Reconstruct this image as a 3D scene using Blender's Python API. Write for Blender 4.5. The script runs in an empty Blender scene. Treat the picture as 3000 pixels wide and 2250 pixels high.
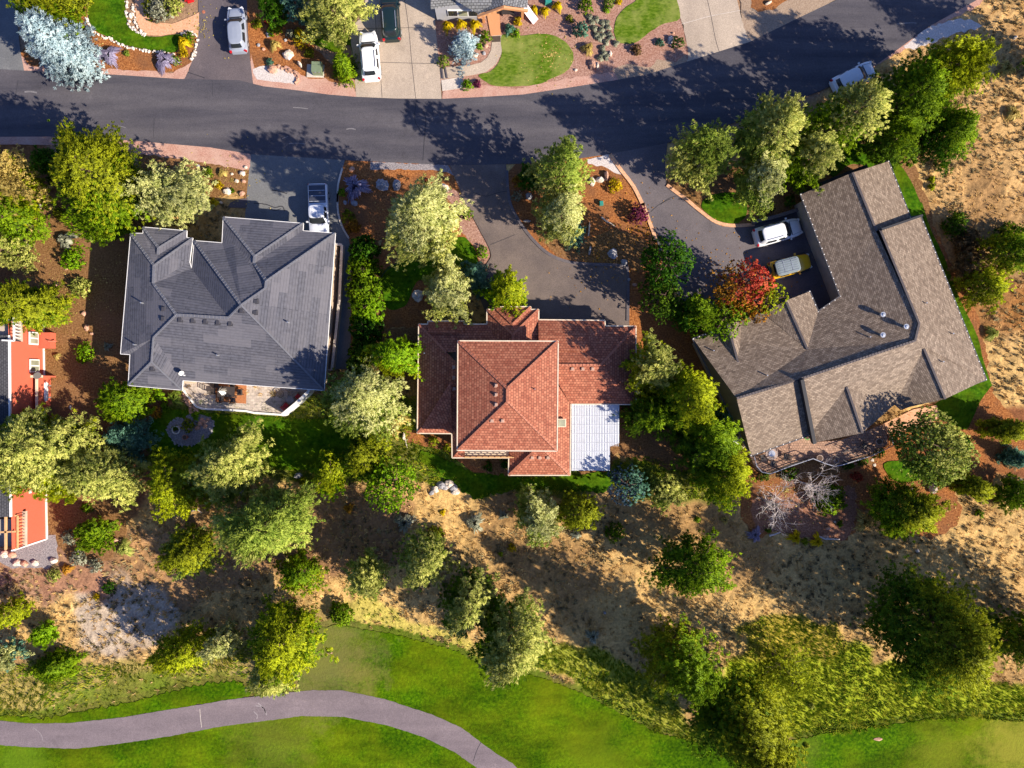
import bpy, math, random
import numpy as np
from mathutils import Vector, Matrix
from mathutils.geometry import tessellate_polygon
PI = math.pi
sc = bpy.context.scene
col = sc.collection
# ------------------------------------------------------------------ camera, sky, sun, exposure
CAM_H = 73.0            # flying height of the drone above the ground, metres
SPM = 3000.0 / 105.0    # photo pixels per metre on the ground
cam_d = bpy.data.cameras.new('camera')
cam = bpy.data.objects.new('camera', cam_d); col.objects.link(cam)
cam.location = (0, 0, CAM_H); cam.rotation_euler = (0, 0, 0)
cam_d.sensor_width = 36.0; cam_d.lens = 36.0 * CAM_H / 105.0
cam_d.clip_start = 1.0; cam_d.clip_end = 3000.0
sc.camera = cam
SUN_EL = math.radians(32.0)
SUN_AZ = math.atan2(-0.47, 0.88)     # direction towards the sun in the ground plane
w = bpy.data.worlds.new('World'); sc.world = w; w.use_nodes = True
nt = w.node_tree; nt.nodes.clear()
sky = nt.nodes.new('ShaderNodeTexSky'); sky.sky_type = 'NISHITA'; sky.sun_disc = False; sky.ozone_density = 3.0
sky.sun_elevation = SUN_EL; sky.sun_rotation = PI / 2 - SUN_AZ
bg = nt.nodes.new('ShaderNodeBackground'); bg.inputs[1].default_value = 0.074
wo = nt.nodes.new('ShaderNodeOutputWorld')
tn = nt.nodes.new('ShaderNodeMix'); tn.data_type = 'RGBA'; tn.blend_type = 'MULTIPLY'; tn.inputs[0].default_value = 1.0; tn.inputs[7].default_value = (.78, .90, 1.30, 1)     # deep blue high desert sky
nt.links.new(sky.outputs[0], tn.inputs[6]); nt.links.new(tn.outputs[2], bg.inputs[0]); nt.links.new(bg.outputs[0], wo.inputs[0])
sl = bpy.data.lights.new('sun', 'SUN'); sl.energy = 5.0; sl.angle = math.radians(0.5); sl.color = (1.0, 0.89, 0.74)
so = bpy.data.objects.new('sun', sl); col.objects.link(so)
sd = Vector((math.cos(SUN_AZ) * math.cos(SUN_EL), math.sin(SUN_AZ) * math.cos(SUN_EL), math.sin(SUN_EL)))
so.rotation_euler = sd.to_track_quat('Z', 'Y').to_euler(); so.location = (60, -40, 60)
sc.view_settings.view_transform = 'Standard'; sc.view_settings.look = 'None'
sc.view_settings.exposure = 0.92; sc.view_settings.gamma = 1.0

# ------------------------------------------------------------------ survey of the site: plan readings to metres
OFFS = {}
for r_ in range(4):
    for c_ in range(4):
        OFFS[r_ * 4 + c_ + 1] = ([0, 700, 1400, 2200][c_], [0, 550, 1100, 1650][r_])
K = 800.0 / 2212.0
def t(n, *p):
    ox, oy = OFFS[n]
    out = [(ox + p[i] * K, oy + p[i + 1] * K) for i in range(0, len(p), 2)]
    return out if len(out) > 1 else out[0]
def F(*p):
    out = [(p[i] * 1.35624, p[i + 1] * 1.35624) for i in range(0, len(p), 2)]
    return out if len(out) > 1 else out[0]
def P(*p):
    return [(p[i], p[i + 1]) for i in range(0, len(p), 2)]
def W(px, py, h=0.0):
    k = (1 - h / CAM_H) / SPM
    return Vector(((px - 1500) * k, -(py - 1125) * k, h))
def W2(pts, h=0.0):
    return [W(x, y, h) for x, y in pts]

# ------------------------------------------------------------------ helpers
def vnoise(x, y, scale, seed=0):
    r = np.random.RandomState(seed); L = r.rand(257, 257)
    u = x / scale; v = y / scale
    iu = np.floor(u).astype(int); iv = np.floor(v).astype(int)
    fu = u - iu; fv = v - iv
    fu = fu * fu * (3 - 2 * fu); fv = fv * fv * (3 - 2 * fv)
    a = L[iu % 256, iv % 256]; b = L[(iu + 1) % 256, iv % 256]; c = L[iu % 256, (iv + 1) % 256]; d = L[(iu + 1) % 256, (iv + 1) % 256]
    return (a * (1 - fu) + b * fu) * (1 - fv) + (c * (1 - fu) + d * fu) * fv
def fbm(x, y, scale, seed=0, octv=4):
    s = 0; a = 1; n = 0
    for o in range(octv):
        s = s + a * vnoise(x, y, scale / 2 ** o, seed + o * 17); n += a; a *= 0.55
    return s / n
def tagit(o, label=None, cat=None, group=None, kind=None):
    if label: o['label'] = label
    if cat: o['category'] = cat
    if group: o['group'] = group
    if kind: o['kind'] = kind
    return o
def thing(name, label, cat, loc=(0, 0, 0), rz=0.0, group=None):
    o = bpy.data.objects.new(name, None); col.objects.link(o)
    o.location = loc; o.rotation_euler = (0, 0, rz); o.empty_display_size = 0.5
    return tagit(o, label, cat, group)
class MB:
    def __init__(s): s.v = []; s.f = []; s.uv = []; s.has = False
    def add(s, vs, fs, uvs=None):
        n = len(s.v); s.v += [tuple(q) for q in vs]
        for i, f in enumerate(fs):
            s.f.append([k + n for k in f])
            s.uv.append(uvs[i] if uvs else None)
            if uvs: s.has = True
        return s
    def box(s, c, size, rz=0.0, tilt=None, taper=1.0):
        hx, hy, hz = size[0] / 2, size[1] / 2, size[2] / 2
        vs = []
        for z in (-hz, hz):
            tp = taper if z > 0 else 1.0
            for x, y in ((-hx, -hy), (hx, -hy), (hx, hy), (-hx, hy)):
                vs.append(Vector((x * tp, y * tp, z)))
        M = Matrix.Rotation(rz, 3, 'Z')
        if tilt is not None: M = M @ Matrix.Rotation(tilt, 3, 'Y')
        vs = [M @ q + Vector(c) for q in vs]
        return s.add(vs, [(0, 3, 2, 1), (4, 5, 6, 7), (0, 1, 5, 4), (1, 2, 6, 5), (2, 3, 7, 6), (3, 0, 4, 7)])
    def bar(s, a, b, wd, ht):
        a = Vector(a); b = Vector(b); d = b - a; L = d.length
        if L < 1e-5: return s
        d /= L
        sd_ = d.cross(Vector((0, 0, 1)))
        if sd_.length < 1e-3: sd_ = Vector((1, 0, 0))
        sd_.normalize(); up = sd_.cross(d).normalized()
        vs = []
        for q in (a, b):
            for i, j in ((-1, -1), (1, -1), (1, 1), (-1, 1)):
                vs.append(q + sd_ * (i * wd / 2) + up * (j * ht / 2))
        return s.add(vs, [(0, 3, 2, 1), (4, 5, 6, 7), (0, 1, 5, 4), (1, 2, 6, 5), (2, 3, 7, 6), (3, 0, 4, 7)])
    def tube(s, pts, rads, seg=6, cap=True):
        n0 = len(s.v); pts = [Vector(q) for q in pts]
        for i, q in enumerate(pts):
            d = (pts[min(i + 1, len(pts) - 1)] - pts[max(i - 1, 0)]).normalized()
            a = d.cross(Vector((0.13, 0.21, 1)) if abs(d.z) < .95 else Vector((1, 0.1, 0))).normalized(); b = d.cross(a)
            for k in range(seg):
                an = 2 * PI * k / seg
                s.v.append(tuple(q + (a * math.cos(an) + b * math.sin(an)) * rads[i]))
        for i in range(len(pts) - 1):
            for k in range(seg):
                s.f.append([n0 + i * seg + k, n0 + i * seg + (k + 1) % seg, n0 + (i + 1) * seg + (k + 1) % seg, n0 + (i + 1) * seg + k]); s.uv.append(None)
        if cap:
            s.f.append([n0 + k for k in range(seg)][::-1]); s.uv.append(None)
            s.f.append([n0 + (len(pts) - 1) * seg + k for k in range(seg)]); s.uv.append(None)
        return s
    def cyl(s, c, r, h, seg=16, r2=None):
        c = Vector(c); return s.tube([c, c + Vector((0, 0, h))], [r, r if r2 is None else r2], seg)
    def prism(s, poly, z0, z1):
        n = len(poly); vs = [(q[0], q[1], z0) for q in poly] + [(q[0], q[1], z1) for q in poly]
        tr = tessellate_polygon([[Vector((q[0], q[1], 0)) for q in poly]])
        fs = [tuple(k + n for k in f) for f in tr] + [tuple(f[::-1]) for f in tr]
        fs += [(i, (i + 1) % n, (i + 1) % n + n, i + n) for i in range(n)]
        return s.add(vs, fs)
    def build(s, name, mat, parent=None, origin=None, smooth=False, flatn=False):
        if origin is None: origin = parent.location if parent is not None else Vector((0, 0, 0))
        if parent is not None and parent.parent is not None and origin is parent.location: origin = parent.parent.location + parent.location
        ox, oy, oz = origin
        me = bpy.data.meshes.new(name)
        me.from_pydata([(x - ox, y - oy, z - oz) for x, y, z in s.v], [], s.f)
        if s.has:
            uvl = me.uv_layers.new(name='UVMap')
            for p, u in zip(me.polygons, s.uv):
                if u:
                    for li, c in zip(p.loop_indices, u): uvl.data[li].uv = c
        me.validate(); me.update()
        if smooth:
            for p in me.polygons: p.use_smooth = True
        if mat is not None:
            me.materials.append(mat)
        if flatn:
            for p in me.polygons: p.use_smooth = True
            ns = [None] * len(me.loops)
            for p in me.polygons:
                for li in p.loop_indices: ns[li] = tuple(p.normal)
            me.normals_split_custom_set(ns)
        o = bpy.data.objects.new(name, me); col.objects.link(o)
        if parent is not None: o.parent = parent
        else: o.location = origin
        return o
def np_mesh(name, V, Q, mat, tint=None, parent=None, loc=None, smooth=False, N=None):
    me = bpy.data.meshes.new(name); nv = len(V); nf, k = Q.shape
    me.vertices.add(nv); me.vertices.foreach_set('co', V.astype(np.float32).ravel())
    me.loops.add(nf * k); me.loops.foreach_set('vertex_index', Q.astype(np.int32).ravel())
    me.polygons.add(nf); me.polygons.foreach_set('loop_start', np.arange(0, nf * k, k, dtype=np.int32))
    if smooth: me.polygons.foreach_set('use_smooth', np.ones(nf, dtype=bool))
    me.update(calc_edges=True)
    if tint is not None:
        at = me.attributes.new('tint', 'FLOAT', 'FACE'); at.data.foreach_set('value', tint.astype(np.float32))
    if mat is not None: me.materials.append(mat)
    if N is not None:
        for_p = me.polygons; me.polygons.foreach_set('use_smooth', np.ones(nf, dtype=bool))
        me.normals_split_custom_set_from_vertices(N.astype(np.float32))
    o = bpy.data.objects.new(name, me); col.objects.link(o)
    if parent is not None: o.parent = parent
    if loc is not None: o.location = loc
    return o
def copy_tree(o, parent=None):
    c = o.copy(); col.objects.link(c); c.parent = parent
    for ch in list(o.children): copy_tree(ch, c)
    return c
def smooth_poly(pts, n=6, closed=True):
    out = []; m = len(pts)
    rng_ = range(m if closed else m - 1)
    for i in rng_:
        g = lambda j: np.array(pts[j % m] if closed else pts[min(max(j, 0), m - 1)], float)
        p0, p1, p2, p3 = g(i - 1), g(i), g(i + 1), g(i + 2)
        for s_ in range(n):
            u = s_ / n
            out.append(tuple(0.5 * ((2 * p1) + (-p0 + p2) * u + (2 * p0 - 5 * p1 + 4 * p2 - p3) * u * u + (-p0 + 3 * p1 - 3 * p2 + p3) * u ** 3)))
    if not closed: out.append(tuple(pts[-1]))
    return out
def densify(pts, step):
    out = []
    for i in range(len(pts)):
        a = np.array(pts[i], float); b = np.array(pts[(i + 1) % len(pts)], float)
        n = max(1, int(np.hypot(*(b - a)) / step))
        for k in range(n): out.append(tuple(a + (b - a) * k / n))
    return out
def inside(X, Y, poly):
    x0 = min(p[0] for p in poly); x1 = max(p[0] for p in poly); y0 = min(p[1] for p in poly); y1 = max(p[1] for p in poly)
    res = np.zeros(X.shape, bool)
    m = (X >= x0) & (X <= x1) & (Y >= y0) & (Y <= y1)
    if not m.any(): return res
    x = X[m]; y = Y[m]; c = np.zeros(x.shape, bool); n = len(poly)
    for i in range(n):
        xa, ya = poly[i][0], poly[i][1]; xb, yb = poly[(i + 1) % n][0], poly[(i + 1) % n][1]
        if ya == yb: continue
        cr = ((ya > y) != (yb > y)) & (x < (xb - xa) * (y - ya) / (yb - ya) + xa)
        c ^= cr
    res[m] = c
    return res
# ------------------------------------------------------------------ materials
def new_mat(name):
    m = bpy.data.materials.new(name); m.use_nodes = True
    b = m.node_tree.nodes['Principled BSDF']
    return m, m.node_tree, b
def C4(c): return (c[0], c[1], c[2], 1.0)
def plain(name, c, rough=0.6, metal=0.0, var=0.12, vscale=3.0, bump=0.0, coat=0.0):
    m, n, b = new_mat(name)
    tc = n.nodes.new('ShaderNodeTexCoord'); no = n.nodes.new('ShaderNodeTexNoise'); no.inputs['Scale'].default_value = vscale; no.inputs['Detail'].default_value = 4
    n.links.new(tc.outputs['Object'], no.inputs['Vector'])
    rp = n.nodes.new('ShaderNodeValToRGB'); rp.color_ramp.elements[0].color = C4([q * (1 - var) for q in c]); rp.color_ramp.elements[1].color = C4([min(1, q * (1 + var)) for q in c])
    rp.color_ramp.elements[0].position = .3; rp.color_ramp.elements[1].position = .7
    n.links.new(no.outputs[0], rp.inputs[0]); n.links.new(rp.outputs[0], b.inputs['Base Color'])
    b.inputs['Roughness'].default_value = rough; b.inputs['Metallic'].default_value = metal
    if coat: b.inputs['Coat Weight'].default_value = coat
    if bump:
        bp = n.nodes.new('ShaderNodeBump'); bp.inputs['Strength'].default_value = bump; bp.inputs['Distance'].default_value = 0.05
        n.links.new(no.outputs[0], bp.inputs['Height']); n.links.new(bp.outputs[0], b.inputs['Normal'])
    return m
def speckle(name, cols, fine=9.0, patch=0.25, patchcol=None, rough=0.95, bump=0.6, bd=0.06, stretch=None, pamt=0.6, dark=None):
    """fine multi-colour speckle (chips, gravel, grass) with slow patches of another tone"""
    m, n, b = new_mat(name); N = n.nodes; L = n.links
    tc = N.new('ShaderNodeTexCoord'); mp = N.new('ShaderNodeMapping'); L.new(tc.outputs['Object'], mp.inputs[0])
    if stretch: mp.inputs['Scale'].default_value = stretch[0]; mp.inputs['Rotation'].default_value = (0, 0, stretch[1])
    no = N.new('ShaderNodeTexNoise'); no.inputs['Scale'].default_value = fine; no.inputs['Detail'].default_value = 5; no.inputs['Roughness'].default_value = .7
    L.new(mp.outputs[0], no.inputs['Vector'])
    rp = N.new('ShaderNodeValToRGB'); e = rp.color_ramp.elements
    e[0].color = C4(cols[0]); e[0].position = .32; e[1].color = C4(cols[-1]); e[1].position = .68
    for i, c in enumerate(cols[1:-1]):
        q = e.new(.32 + .36 * (i + 1) / (len(cols) - 1)); q.color = C4(c)
    L.new(no.outputs[0], rp.inputs[0])
    out = rp.outputs[0]
    if patchcol:
        n2 = N.new('ShaderNodeTexNoise'); n2.inputs['Scale'].default_value = patch; n2.inputs['Detail'].default_value = 6; n2.inputs['Roughness'].default_value = .65
        L.new(tc.outputs['Object'], n2.inputs['Vector'])
        r2 = N.new('ShaderNodeValToRGB'); r2.color_ramp.elements[0].position = .42; r2.color_ramp.elements[1].position = .66
        r2.color_ramp.elements[0].color = (0, 0, 0, 1); r2.color_ramp.elements[1].color = (pamt, pamt, pamt, 1)
        L.new(n2.outputs[0], r2.inputs[0])
        mx = N.new('ShaderNodeMix'); mx.data_type = 'RGBA'; mx.inputs[7].default_value = C4(patchcol)
        L.new(r2.outputs[0], mx.inputs[0]); L.new(out, mx.inputs[6]); out = mx.outputs[2]
    if dark:      # a second, larger wander of tone
        mp3 = N.new('ShaderNodeMapping'); mp3.inputs['Location'].default_value = (31, 17, 5); mp3.inputs['Rotation'].default_value = (0, 0, .5); mp3.inputs['Scale'].default_value = (1, 2.6, 1); L.new(tc.outputs['Object'], mp3.inputs[0])
        n3 = N.new('ShaderNodeTexNoise'); n3.inputs['Scale'].default_value = dark[0]; n3.inputs['Detail'].default_value = 7; n3.inputs['Roughness'].default_value = .7; L.new(mp3.outputs[0], n3.inputs['Vector'])
        r3 = N.new('ShaderNodeValToRGB'); r3.color_ramp.elements[0].position = .38; r3.color_ramp.elements[1].position = .62; r3.color_ramp.elements[0].color = C4([dark[1]] * 3); r3.color_ramp.elements[1].color = C4([dark[2]] * 3); L.new(n3.outputs[0], r3.inputs[0])
        m3 = N.new('ShaderNodeMix'); m3.data_type = 'RGBA'; m3.blend_type = 'MULTIPLY'; m3.inputs[0].default_value = 1; L.new(out, m3.inputs[6]); L.new(r3.outputs[0], m3.inputs[7]); out = m3.outputs[2]
    L.new(out, b.inputs['Base Color']); b.inputs['Roughness'].default_value = rough; b.inputs['Specular IOR Level'].default_value = .04
    if bump:
        bp = N.new('ShaderNodeBump'); bp.inputs['Strength'].default_value = bump; bp.inputs['Distance'].default_value = bd
        L.new(no.outputs[0], bp.inputs['Height']); L.new(bp.outputs[0], b.inputs['Normal'])
    return m
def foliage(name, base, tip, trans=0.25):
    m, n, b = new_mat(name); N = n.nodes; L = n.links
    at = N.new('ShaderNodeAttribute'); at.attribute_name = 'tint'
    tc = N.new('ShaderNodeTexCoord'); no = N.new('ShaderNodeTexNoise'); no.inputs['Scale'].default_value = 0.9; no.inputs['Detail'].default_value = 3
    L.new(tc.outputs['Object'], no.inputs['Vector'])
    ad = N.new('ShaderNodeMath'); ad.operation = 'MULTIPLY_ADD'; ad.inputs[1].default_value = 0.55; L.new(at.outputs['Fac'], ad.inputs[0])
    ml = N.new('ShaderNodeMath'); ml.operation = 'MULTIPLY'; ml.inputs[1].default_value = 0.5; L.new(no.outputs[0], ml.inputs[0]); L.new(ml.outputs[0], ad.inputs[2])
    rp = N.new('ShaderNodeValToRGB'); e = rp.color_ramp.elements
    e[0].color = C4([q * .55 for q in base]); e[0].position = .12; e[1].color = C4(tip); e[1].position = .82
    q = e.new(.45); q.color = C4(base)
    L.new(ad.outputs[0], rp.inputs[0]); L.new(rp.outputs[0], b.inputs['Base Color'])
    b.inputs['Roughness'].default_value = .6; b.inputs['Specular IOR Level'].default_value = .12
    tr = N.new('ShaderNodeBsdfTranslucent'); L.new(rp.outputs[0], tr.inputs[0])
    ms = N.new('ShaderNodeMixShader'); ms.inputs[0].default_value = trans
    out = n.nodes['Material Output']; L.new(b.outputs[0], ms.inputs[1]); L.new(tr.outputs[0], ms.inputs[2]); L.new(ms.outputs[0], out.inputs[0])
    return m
def roofmat(name, c1, c2, cm, row=0.22, wid=0.34, patch=None, pa=0.5, mort=0.03, pscale=(0.12, 0.5, 1), rough=0.75, bump=0.7):
    m, n, b = new_mat(name); N = n.nodes; L = n.links
    tc = N.new('ShaderNodeTexCoord'); br = N.new('ShaderNodeTexBrick'); L.new(tc.outputs['UV'], br.inputs['Vector'])
    br.inputs['Scale'].default_value = 1.0; br.inputs['Row Height'].default_value = row; br.inputs['Brick Width'].default_value = wid
    br.inputs['Mortar Size'].default_value = mort; br.inputs['Mortar Smooth'].default_value = .3; br.inputs['Bias'].default_value = -.1
    br.inputs['Color1'].default_value = C4(c1); br.inputs['Color2'].default_value = C4(c2); br.inputs['Mortar'].default_value = C4(cm)
    out = br.outputs[0]
    n3 = N.new('ShaderNodeTexNoise'); n3.inputs['Scale'].default_value = 3.0; n3.inputs['Detail'].default_value = 6; L.new(tc.outputs['UV'], n3.inputs['Vector'])
    m3 = N.new('ShaderNodeMix'); m3.data_type = 'RGBA'; m3.blend_type = 'MULTIPLY'; m3.inputs[0].default_value = .7
    r3 = N.new('ShaderNodeValToRGB'); r3.color_ramp.elements[0].position = .3; r3.color_ramp.elements[0].color = (.6, .6, .6, 1); r3.color_ramp.elements[1].position = .7; r3.color_ramp.elements[1].color = (1.15, 1.15, 1.15, 1)
    L.new(n3.outputs[0], r3.inputs[0]); L.new(out, m3.inputs[6]); L.new(r3.outputs[0], m3.inputs[7]); out = m3.outputs[2]
    if patch:
        mp = N.new('ShaderNodeMapping'); mp.inputs['Scale'].default_value = pscale; L.new(tc.outputs['UV'], mp.inputs[0])
        n2 = N.new('ShaderNodeTexBrick'); n2.inputs['Scale'].default_value = 1.0; n2.offset = .37
        n2.inputs['Brick Width'].default_value = .5; n2.inputs['Row Height'].default_value = .25; n2.inputs['Mortar Size'].default_value = 0
        n2.inputs['Color1'].default_value = (0, 0, 0, 1); n2.inputs['Color2'].default_value = (1, 1, 1, 1); L.new(mp.outputs[0], n2.inputs['Vector'])
        r2 = N.new('ShaderNodeValToRGB'); r2.color_ramp.elements[0].position = .45; r2.color_ramp.elements[1].position = .95
        r2.color_ramp.elements[0].color = (0, 0, 0, 1); r2.color_ramp.elements[1].color = (pa, pa, pa, 1)
        L.new(n2.outputs[0], r2.inputs[0])
        mx = N.new('ShaderNodeMix'); mx.data_type = 'RGBA'; mx.inputs[7].default_value = C4(patch)
        L.new(r2.outputs[0], mx.inputs[0]); L.new(out, mx.inputs[6]); out = mx.outputs[2]
    L.new(out, b.inputs['Base Color']); b.inputs['Roughness'].default_value = rough; b.inputs['Specular IOR Level'].default_value = .3
    bp = N.new('ShaderNodeBump'); bp.inputs['Strength'].default_value = bump; bp.inputs['Distance'].default_value = 0.03; bp.invert = True
    L.new(br.outputs['Fac'], bp.inputs['Height']); L.new(bp.outputs[0], b.inputs['Normal'])
    return m
def wavy(name, c1, c2, scale, rot=0.0, bump=0.6, rough=.5, metal=0.0):
    m, n, b = new_mat(name); N = n.nodes; L = n.links
    tc = N.new('ShaderNodeTexCoord'); mp = N.new('ShaderNodeMapping'); mp.inputs['Rotation'].default_value = (0, 0, rot); L.new(tc.outputs['Object'], mp.inputs[0])
    wv = N.new('ShaderNodeTexWave'); wv.inputs['Scale'].default_value = scale; wv.inputs['Distortion'].default_value = .15; L.new(mp.outputs[0], wv.inputs[0])
    rp = N.new('ShaderNodeValToRGB'); rp.color_ramp.elements[0].color = C4(c1); rp.color_ramp.elements[1].color = C4(c2)
    L.new(wv.outputs[1], rp.inputs[0]); L.new(rp.outputs[0], b.inputs['Base Color']); b.inputs['Roughness'].default_value = rough; b.inputs['Metallic'].default_value = metal
    bp = N.new('ShaderNodeBump'); bp.inputs['Strength'].default_value = bump; bp.inputs['Distance'].default_value = .03; L.new(wv.outputs[1], bp.inputs['Height']); L.new(bp.outputs[0], b.inputs['Normal'])
    return m
def asphalt(name, c, tint2, rough=0.9, streak=None):
    """aggregate speckle, worn lanes that follow the run of the road, cracks"""
    m, n, b = new_mat(name); N = n.nodes; L = n.links
    tc = N.new('ShaderNodeTexCoord')
    f = N.new('ShaderNodeTexNoise'); f.inputs['Scale'].default_value = 14; f.inputs['Detail'].default_value = 4; L.new(tc.outputs['Object'], f.inputs['Vector'])
    mp = N.new('ShaderNodeMapping'); mp.inputs['Scale'].default_value = streak or (.06, .6, 1); L.new(tc.outputs['Object'], mp.inputs[0])
    s = N.new('ShaderNodeTexNoise'); s.inputs['Scale'].default_value = 1; s.inputs['Detail'].default_value = 5; s.inputs['Roughness'].default_value = .6; L.new(mp.outputs[0], s.inputs['Vector'])
    r1 = N.new('ShaderNodeValToRGB'); r1.color_ramp.elements[0].position = .35; r1.color_ramp.elements[1].position = .68
    r1.color_ramp.elements[0].color = C4(c); r1.color_ramp.elements[1].color = C4(tint2); L.new(s.outputs[0], r1.inputs[0])
    r2 = N.new('ShaderNodeValToRGB'); r2.color_ramp.elements[0].position = .3; r2.color_ramp.elements[1].position = .7
    r2.color_ramp.elements[0].color = (.72, .72, .72, 1); r2.color_ramp.elements[1].color = (1.2, 1.2, 1.2, 1); L.new(f.outputs[0], r2.inputs[0])
    mx = N.new('ShaderNodeMix'); mx.data_type = 'RGBA'; mx.blend_type = 'MULTIPLY'; mx.inputs[0].default_value = 1; L.new(r1.outputs[0], mx.inputs[6]); L.new(r2.outputs[0], mx.inputs[7])
    g = N.new('ShaderNodeTexNoise'); g.inputs['Scale'].default_value = .42; g.inputs['Detail'].default_value = 8; g.inputs['Roughness'].default_value = .72; L.new(tc.outputs['Object'], g.inputs['Vector'])
    r3 = N.new('ShaderNodeValToRGB'); q = r3.color_ramp.elements; q[0].position = .30; q[0].color = (.80, .80, .80, 1); q[1].position = .74; q[1].color = (1.42, 1.40, 1.36, 1); e_ = q.new(.42); e_.color = (1, 1, 1, 1); e_ = q.new(.60); e_.color = (1.05, 1.05, 1.05, 1); L.new(g.outputs[0], r3.inputs[0])
    m4 = N.new('ShaderNodeMix'); m4.data_type = 'RGBA'; m4.blend_type = 'MULTIPLY'; m4.inputs[0].default_value = 1; L.new(mx.outputs[2], m4.inputs[6]); L.new(r3.outputs[0], m4.inputs[7])
    L.new(m4.outputs[2], b.inputs['Base Color']); b.inputs['Roughness'].default_value = rough; b.inputs['Specular IOR Level'].default_value = .25
    return m
M = {}
M['asphalt'] = asphalt('asphalt', (.058, .055, .067), (.108, .099, .107))
M['drive_asphalt'] = asphalt('drive_asphalt', (.085, .072, .080), (.135, .110, .112), streak=(.2, .2, 1))
M['drive_dark'] = asphalt('drive_dark', (.105, .092, .10), (.165, .142, .145), streak=(.15, .15, 1))
M['drive_grey'] = asphalt('drive_grey', (.135, .138, .142), (.19, .19, .185), streak=(.2, .2, 1))
M['drive_tan'] = asphalt('drive_tan', (.115, .092, .085), (.20, .155, .13), streak=(.15, .15, 1))
M['path'] = asphalt('path_asphalt', (.16, .128, .135), (.22, .175, .18), streak=(.12, .5, 1))
M['concrete'] = asphalt('concrete', (.36, .29, .225), (.48, .39, .30), streak=(.3, .08, 1))
M['concrete_pale'] = asphalt('concrete_pale', (.50, .44, .38), (.62, .54, .45), streak=(.3, .3, 1))
M['joint'] = plain('joint', (.07, .06, .055), .9)
M['scuff'] = plain('road_scuff', (.17, .16, .165), .9, var=.3, vscale=9)
M['scuff_path'] = plain('path_scuff', (.28, .24, .24), .9, var=.3, vscale=9)
M['crack'] = plain('crack_sealant', (.022, .021, .026), .7)
M['mulch_orange'] = speckle('mulch_orange', [(.09, .028, .010), (.30, .11, .035), (.54, .24, .08)], fine=6, patch=.35, patchcol=(.17, .08, .04), pamt=.8)
M['mulch_brown'] = speckle('mulch_brown', [(.06, .026, .012), (.19, .098, .036), (.34, .20, .085)], fine=6, patch=.25, patchcol=(.26, .13, .07), pamt=.5)
M['mulch_red'] = speckle('mulch_red', [(.11, .045, .025), (.27, .125, .075), (.44, .25, .16)], fine=6, patch=.35, patchcol=(.24, .10, .05), pamt=.6)
M['mulch_pink'] = speckle('mulch_pink', [(.16, .08, .06), (.34, .19, .14), (.52, .34, .27)], fine=6, patch=.3, patchcol=(.30, .14, .09))
M['gravel_pink'] = speckle('gravel_pink', [(.30, .15, .11), (.44, .24, .18), (.58, .36, .28)], fine=9, patch=.5, patchcol=(.55, .38, .30), bump=.4)
M['gravel_grey'] = speckle('gravel_grey', [(.12, .11, .115), (.25, .22, .22), (.42, .38, .37)], fine=9)
M['gravel_pale'] = speckle('gravel_pale', [(.38, .33, .30), (.55, .49, .45), (.7, .64, .6)], fine=9)
M['gravel_tan'] = speckle('gravel_tan', [(.22, .15, .10), (.33, .24, .17), (.42, .32, .23)], fine=8)
M['peach'] = speckle('peach_path', [(.50, .26, .14), (.62, .34, .20), (.70, .42, .26)], fine=5, bump=.2)
M['lawn'] = speckle('lawn_turf', [(.016, .055, .002), (.040, .115, .003), (.085, .18, .006)], fine=3.2, patch=.30, patchcol=(.12, .16, .004), bump=.8, bd=.06, dark=(.5, .65, 1.15))
M['lawn_oval'] = speckle('lawn_turf_worn', [(.03, .075, .003), (.085, .15, .008), (.17, .22, .03)], fine=2.0, patch=.45, patchcol=(.27, .28, .075), bump=.5, bd=.06, stretch=((1, 2.2, 1), .5), pamt=.7)
M['fairway'] = speckle('fairway_turf', [(.014, .050, .0008), (.048, .120, .001), (.105, .20, .002)], fine=3.4, patch=.12, patchcol=(.155, .185, .004), bump=.9, bd=.07, pamt=.75, dark=(.16, .62, 1.15))
M['pavers'] = roofmat('pavers', (.50, .42, .36), (.62, .54, .46), (.33, .28, .25), row=.3, wid=.45, mort=.015, rough=.9, bump=.3)
M['deck_pavers'] = roofmat('deck_pavers', (.48, .30, .21), (.33, .19, .13), (.16, .10, .07), row=.25, wid=.25, mort=.02, rough=.9, bump=.3)
M['roof_grey'] = roofmat('roof_tile_grey', (.100, .100, .118), (.108, .106, .122), (.060, .060, .074), row=.27, wid=9.0, patch=(.155, .147, .160), pa=.6, mort=.035, pscale=(.22, .33, 1), bump=.35)
M['roof_red'] = roofmat('roof_tile_red', (.32, .095, .050), (.50, .19, .105), (.15, .042, .025), row=.25, wid=.30, mort=.025, bump=.35)
M['roof_brown'] = roofmat('roof_shingle_brown', (.175, .125, .088), (.34, .26, .19), (.10, .072, .052), row=.16, wid=.33, mort=.018, bump=.35)
M['roof_dark'] = roofmat('roof_shingle_dark', (.055, .055, .062), (.08, .08, .088), (.03, .03, .035), row=.2, wid=.3)
M['roof_slate'] = roofmat('roof_tile_slate', (.17, .175, .18), (.24, .24, .24), (.06, .06, .065), row=.25, wid=.35)
M['ridge_grey'] = plain('ridge_grey', (.15, .15, .165), .7)
M['ridge_red'] = plain('ridge_red', (.38, .13, .07), .7, var=.3, vscale=6)
M['ridge_brown'] = plain('ridge_brown', (.085, .07, .07), .8)
M['cream'] = plain('cream_trim', (.72, .60, .44), .5)
M['white'] = plain('white_paint', (.80, .78, .74), .45, var=.05)
M['dark_trim'] = plain('dark_trim', (.05, .048, .055), .5)
M['wall_tan'] = plain('wall_stucco', (.40, .31, .23), .9, vscale=1.2)
M['wall_brown'] = plain('wall_brown', (.20, .145, .11), .9, vscale=1.2)
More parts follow.
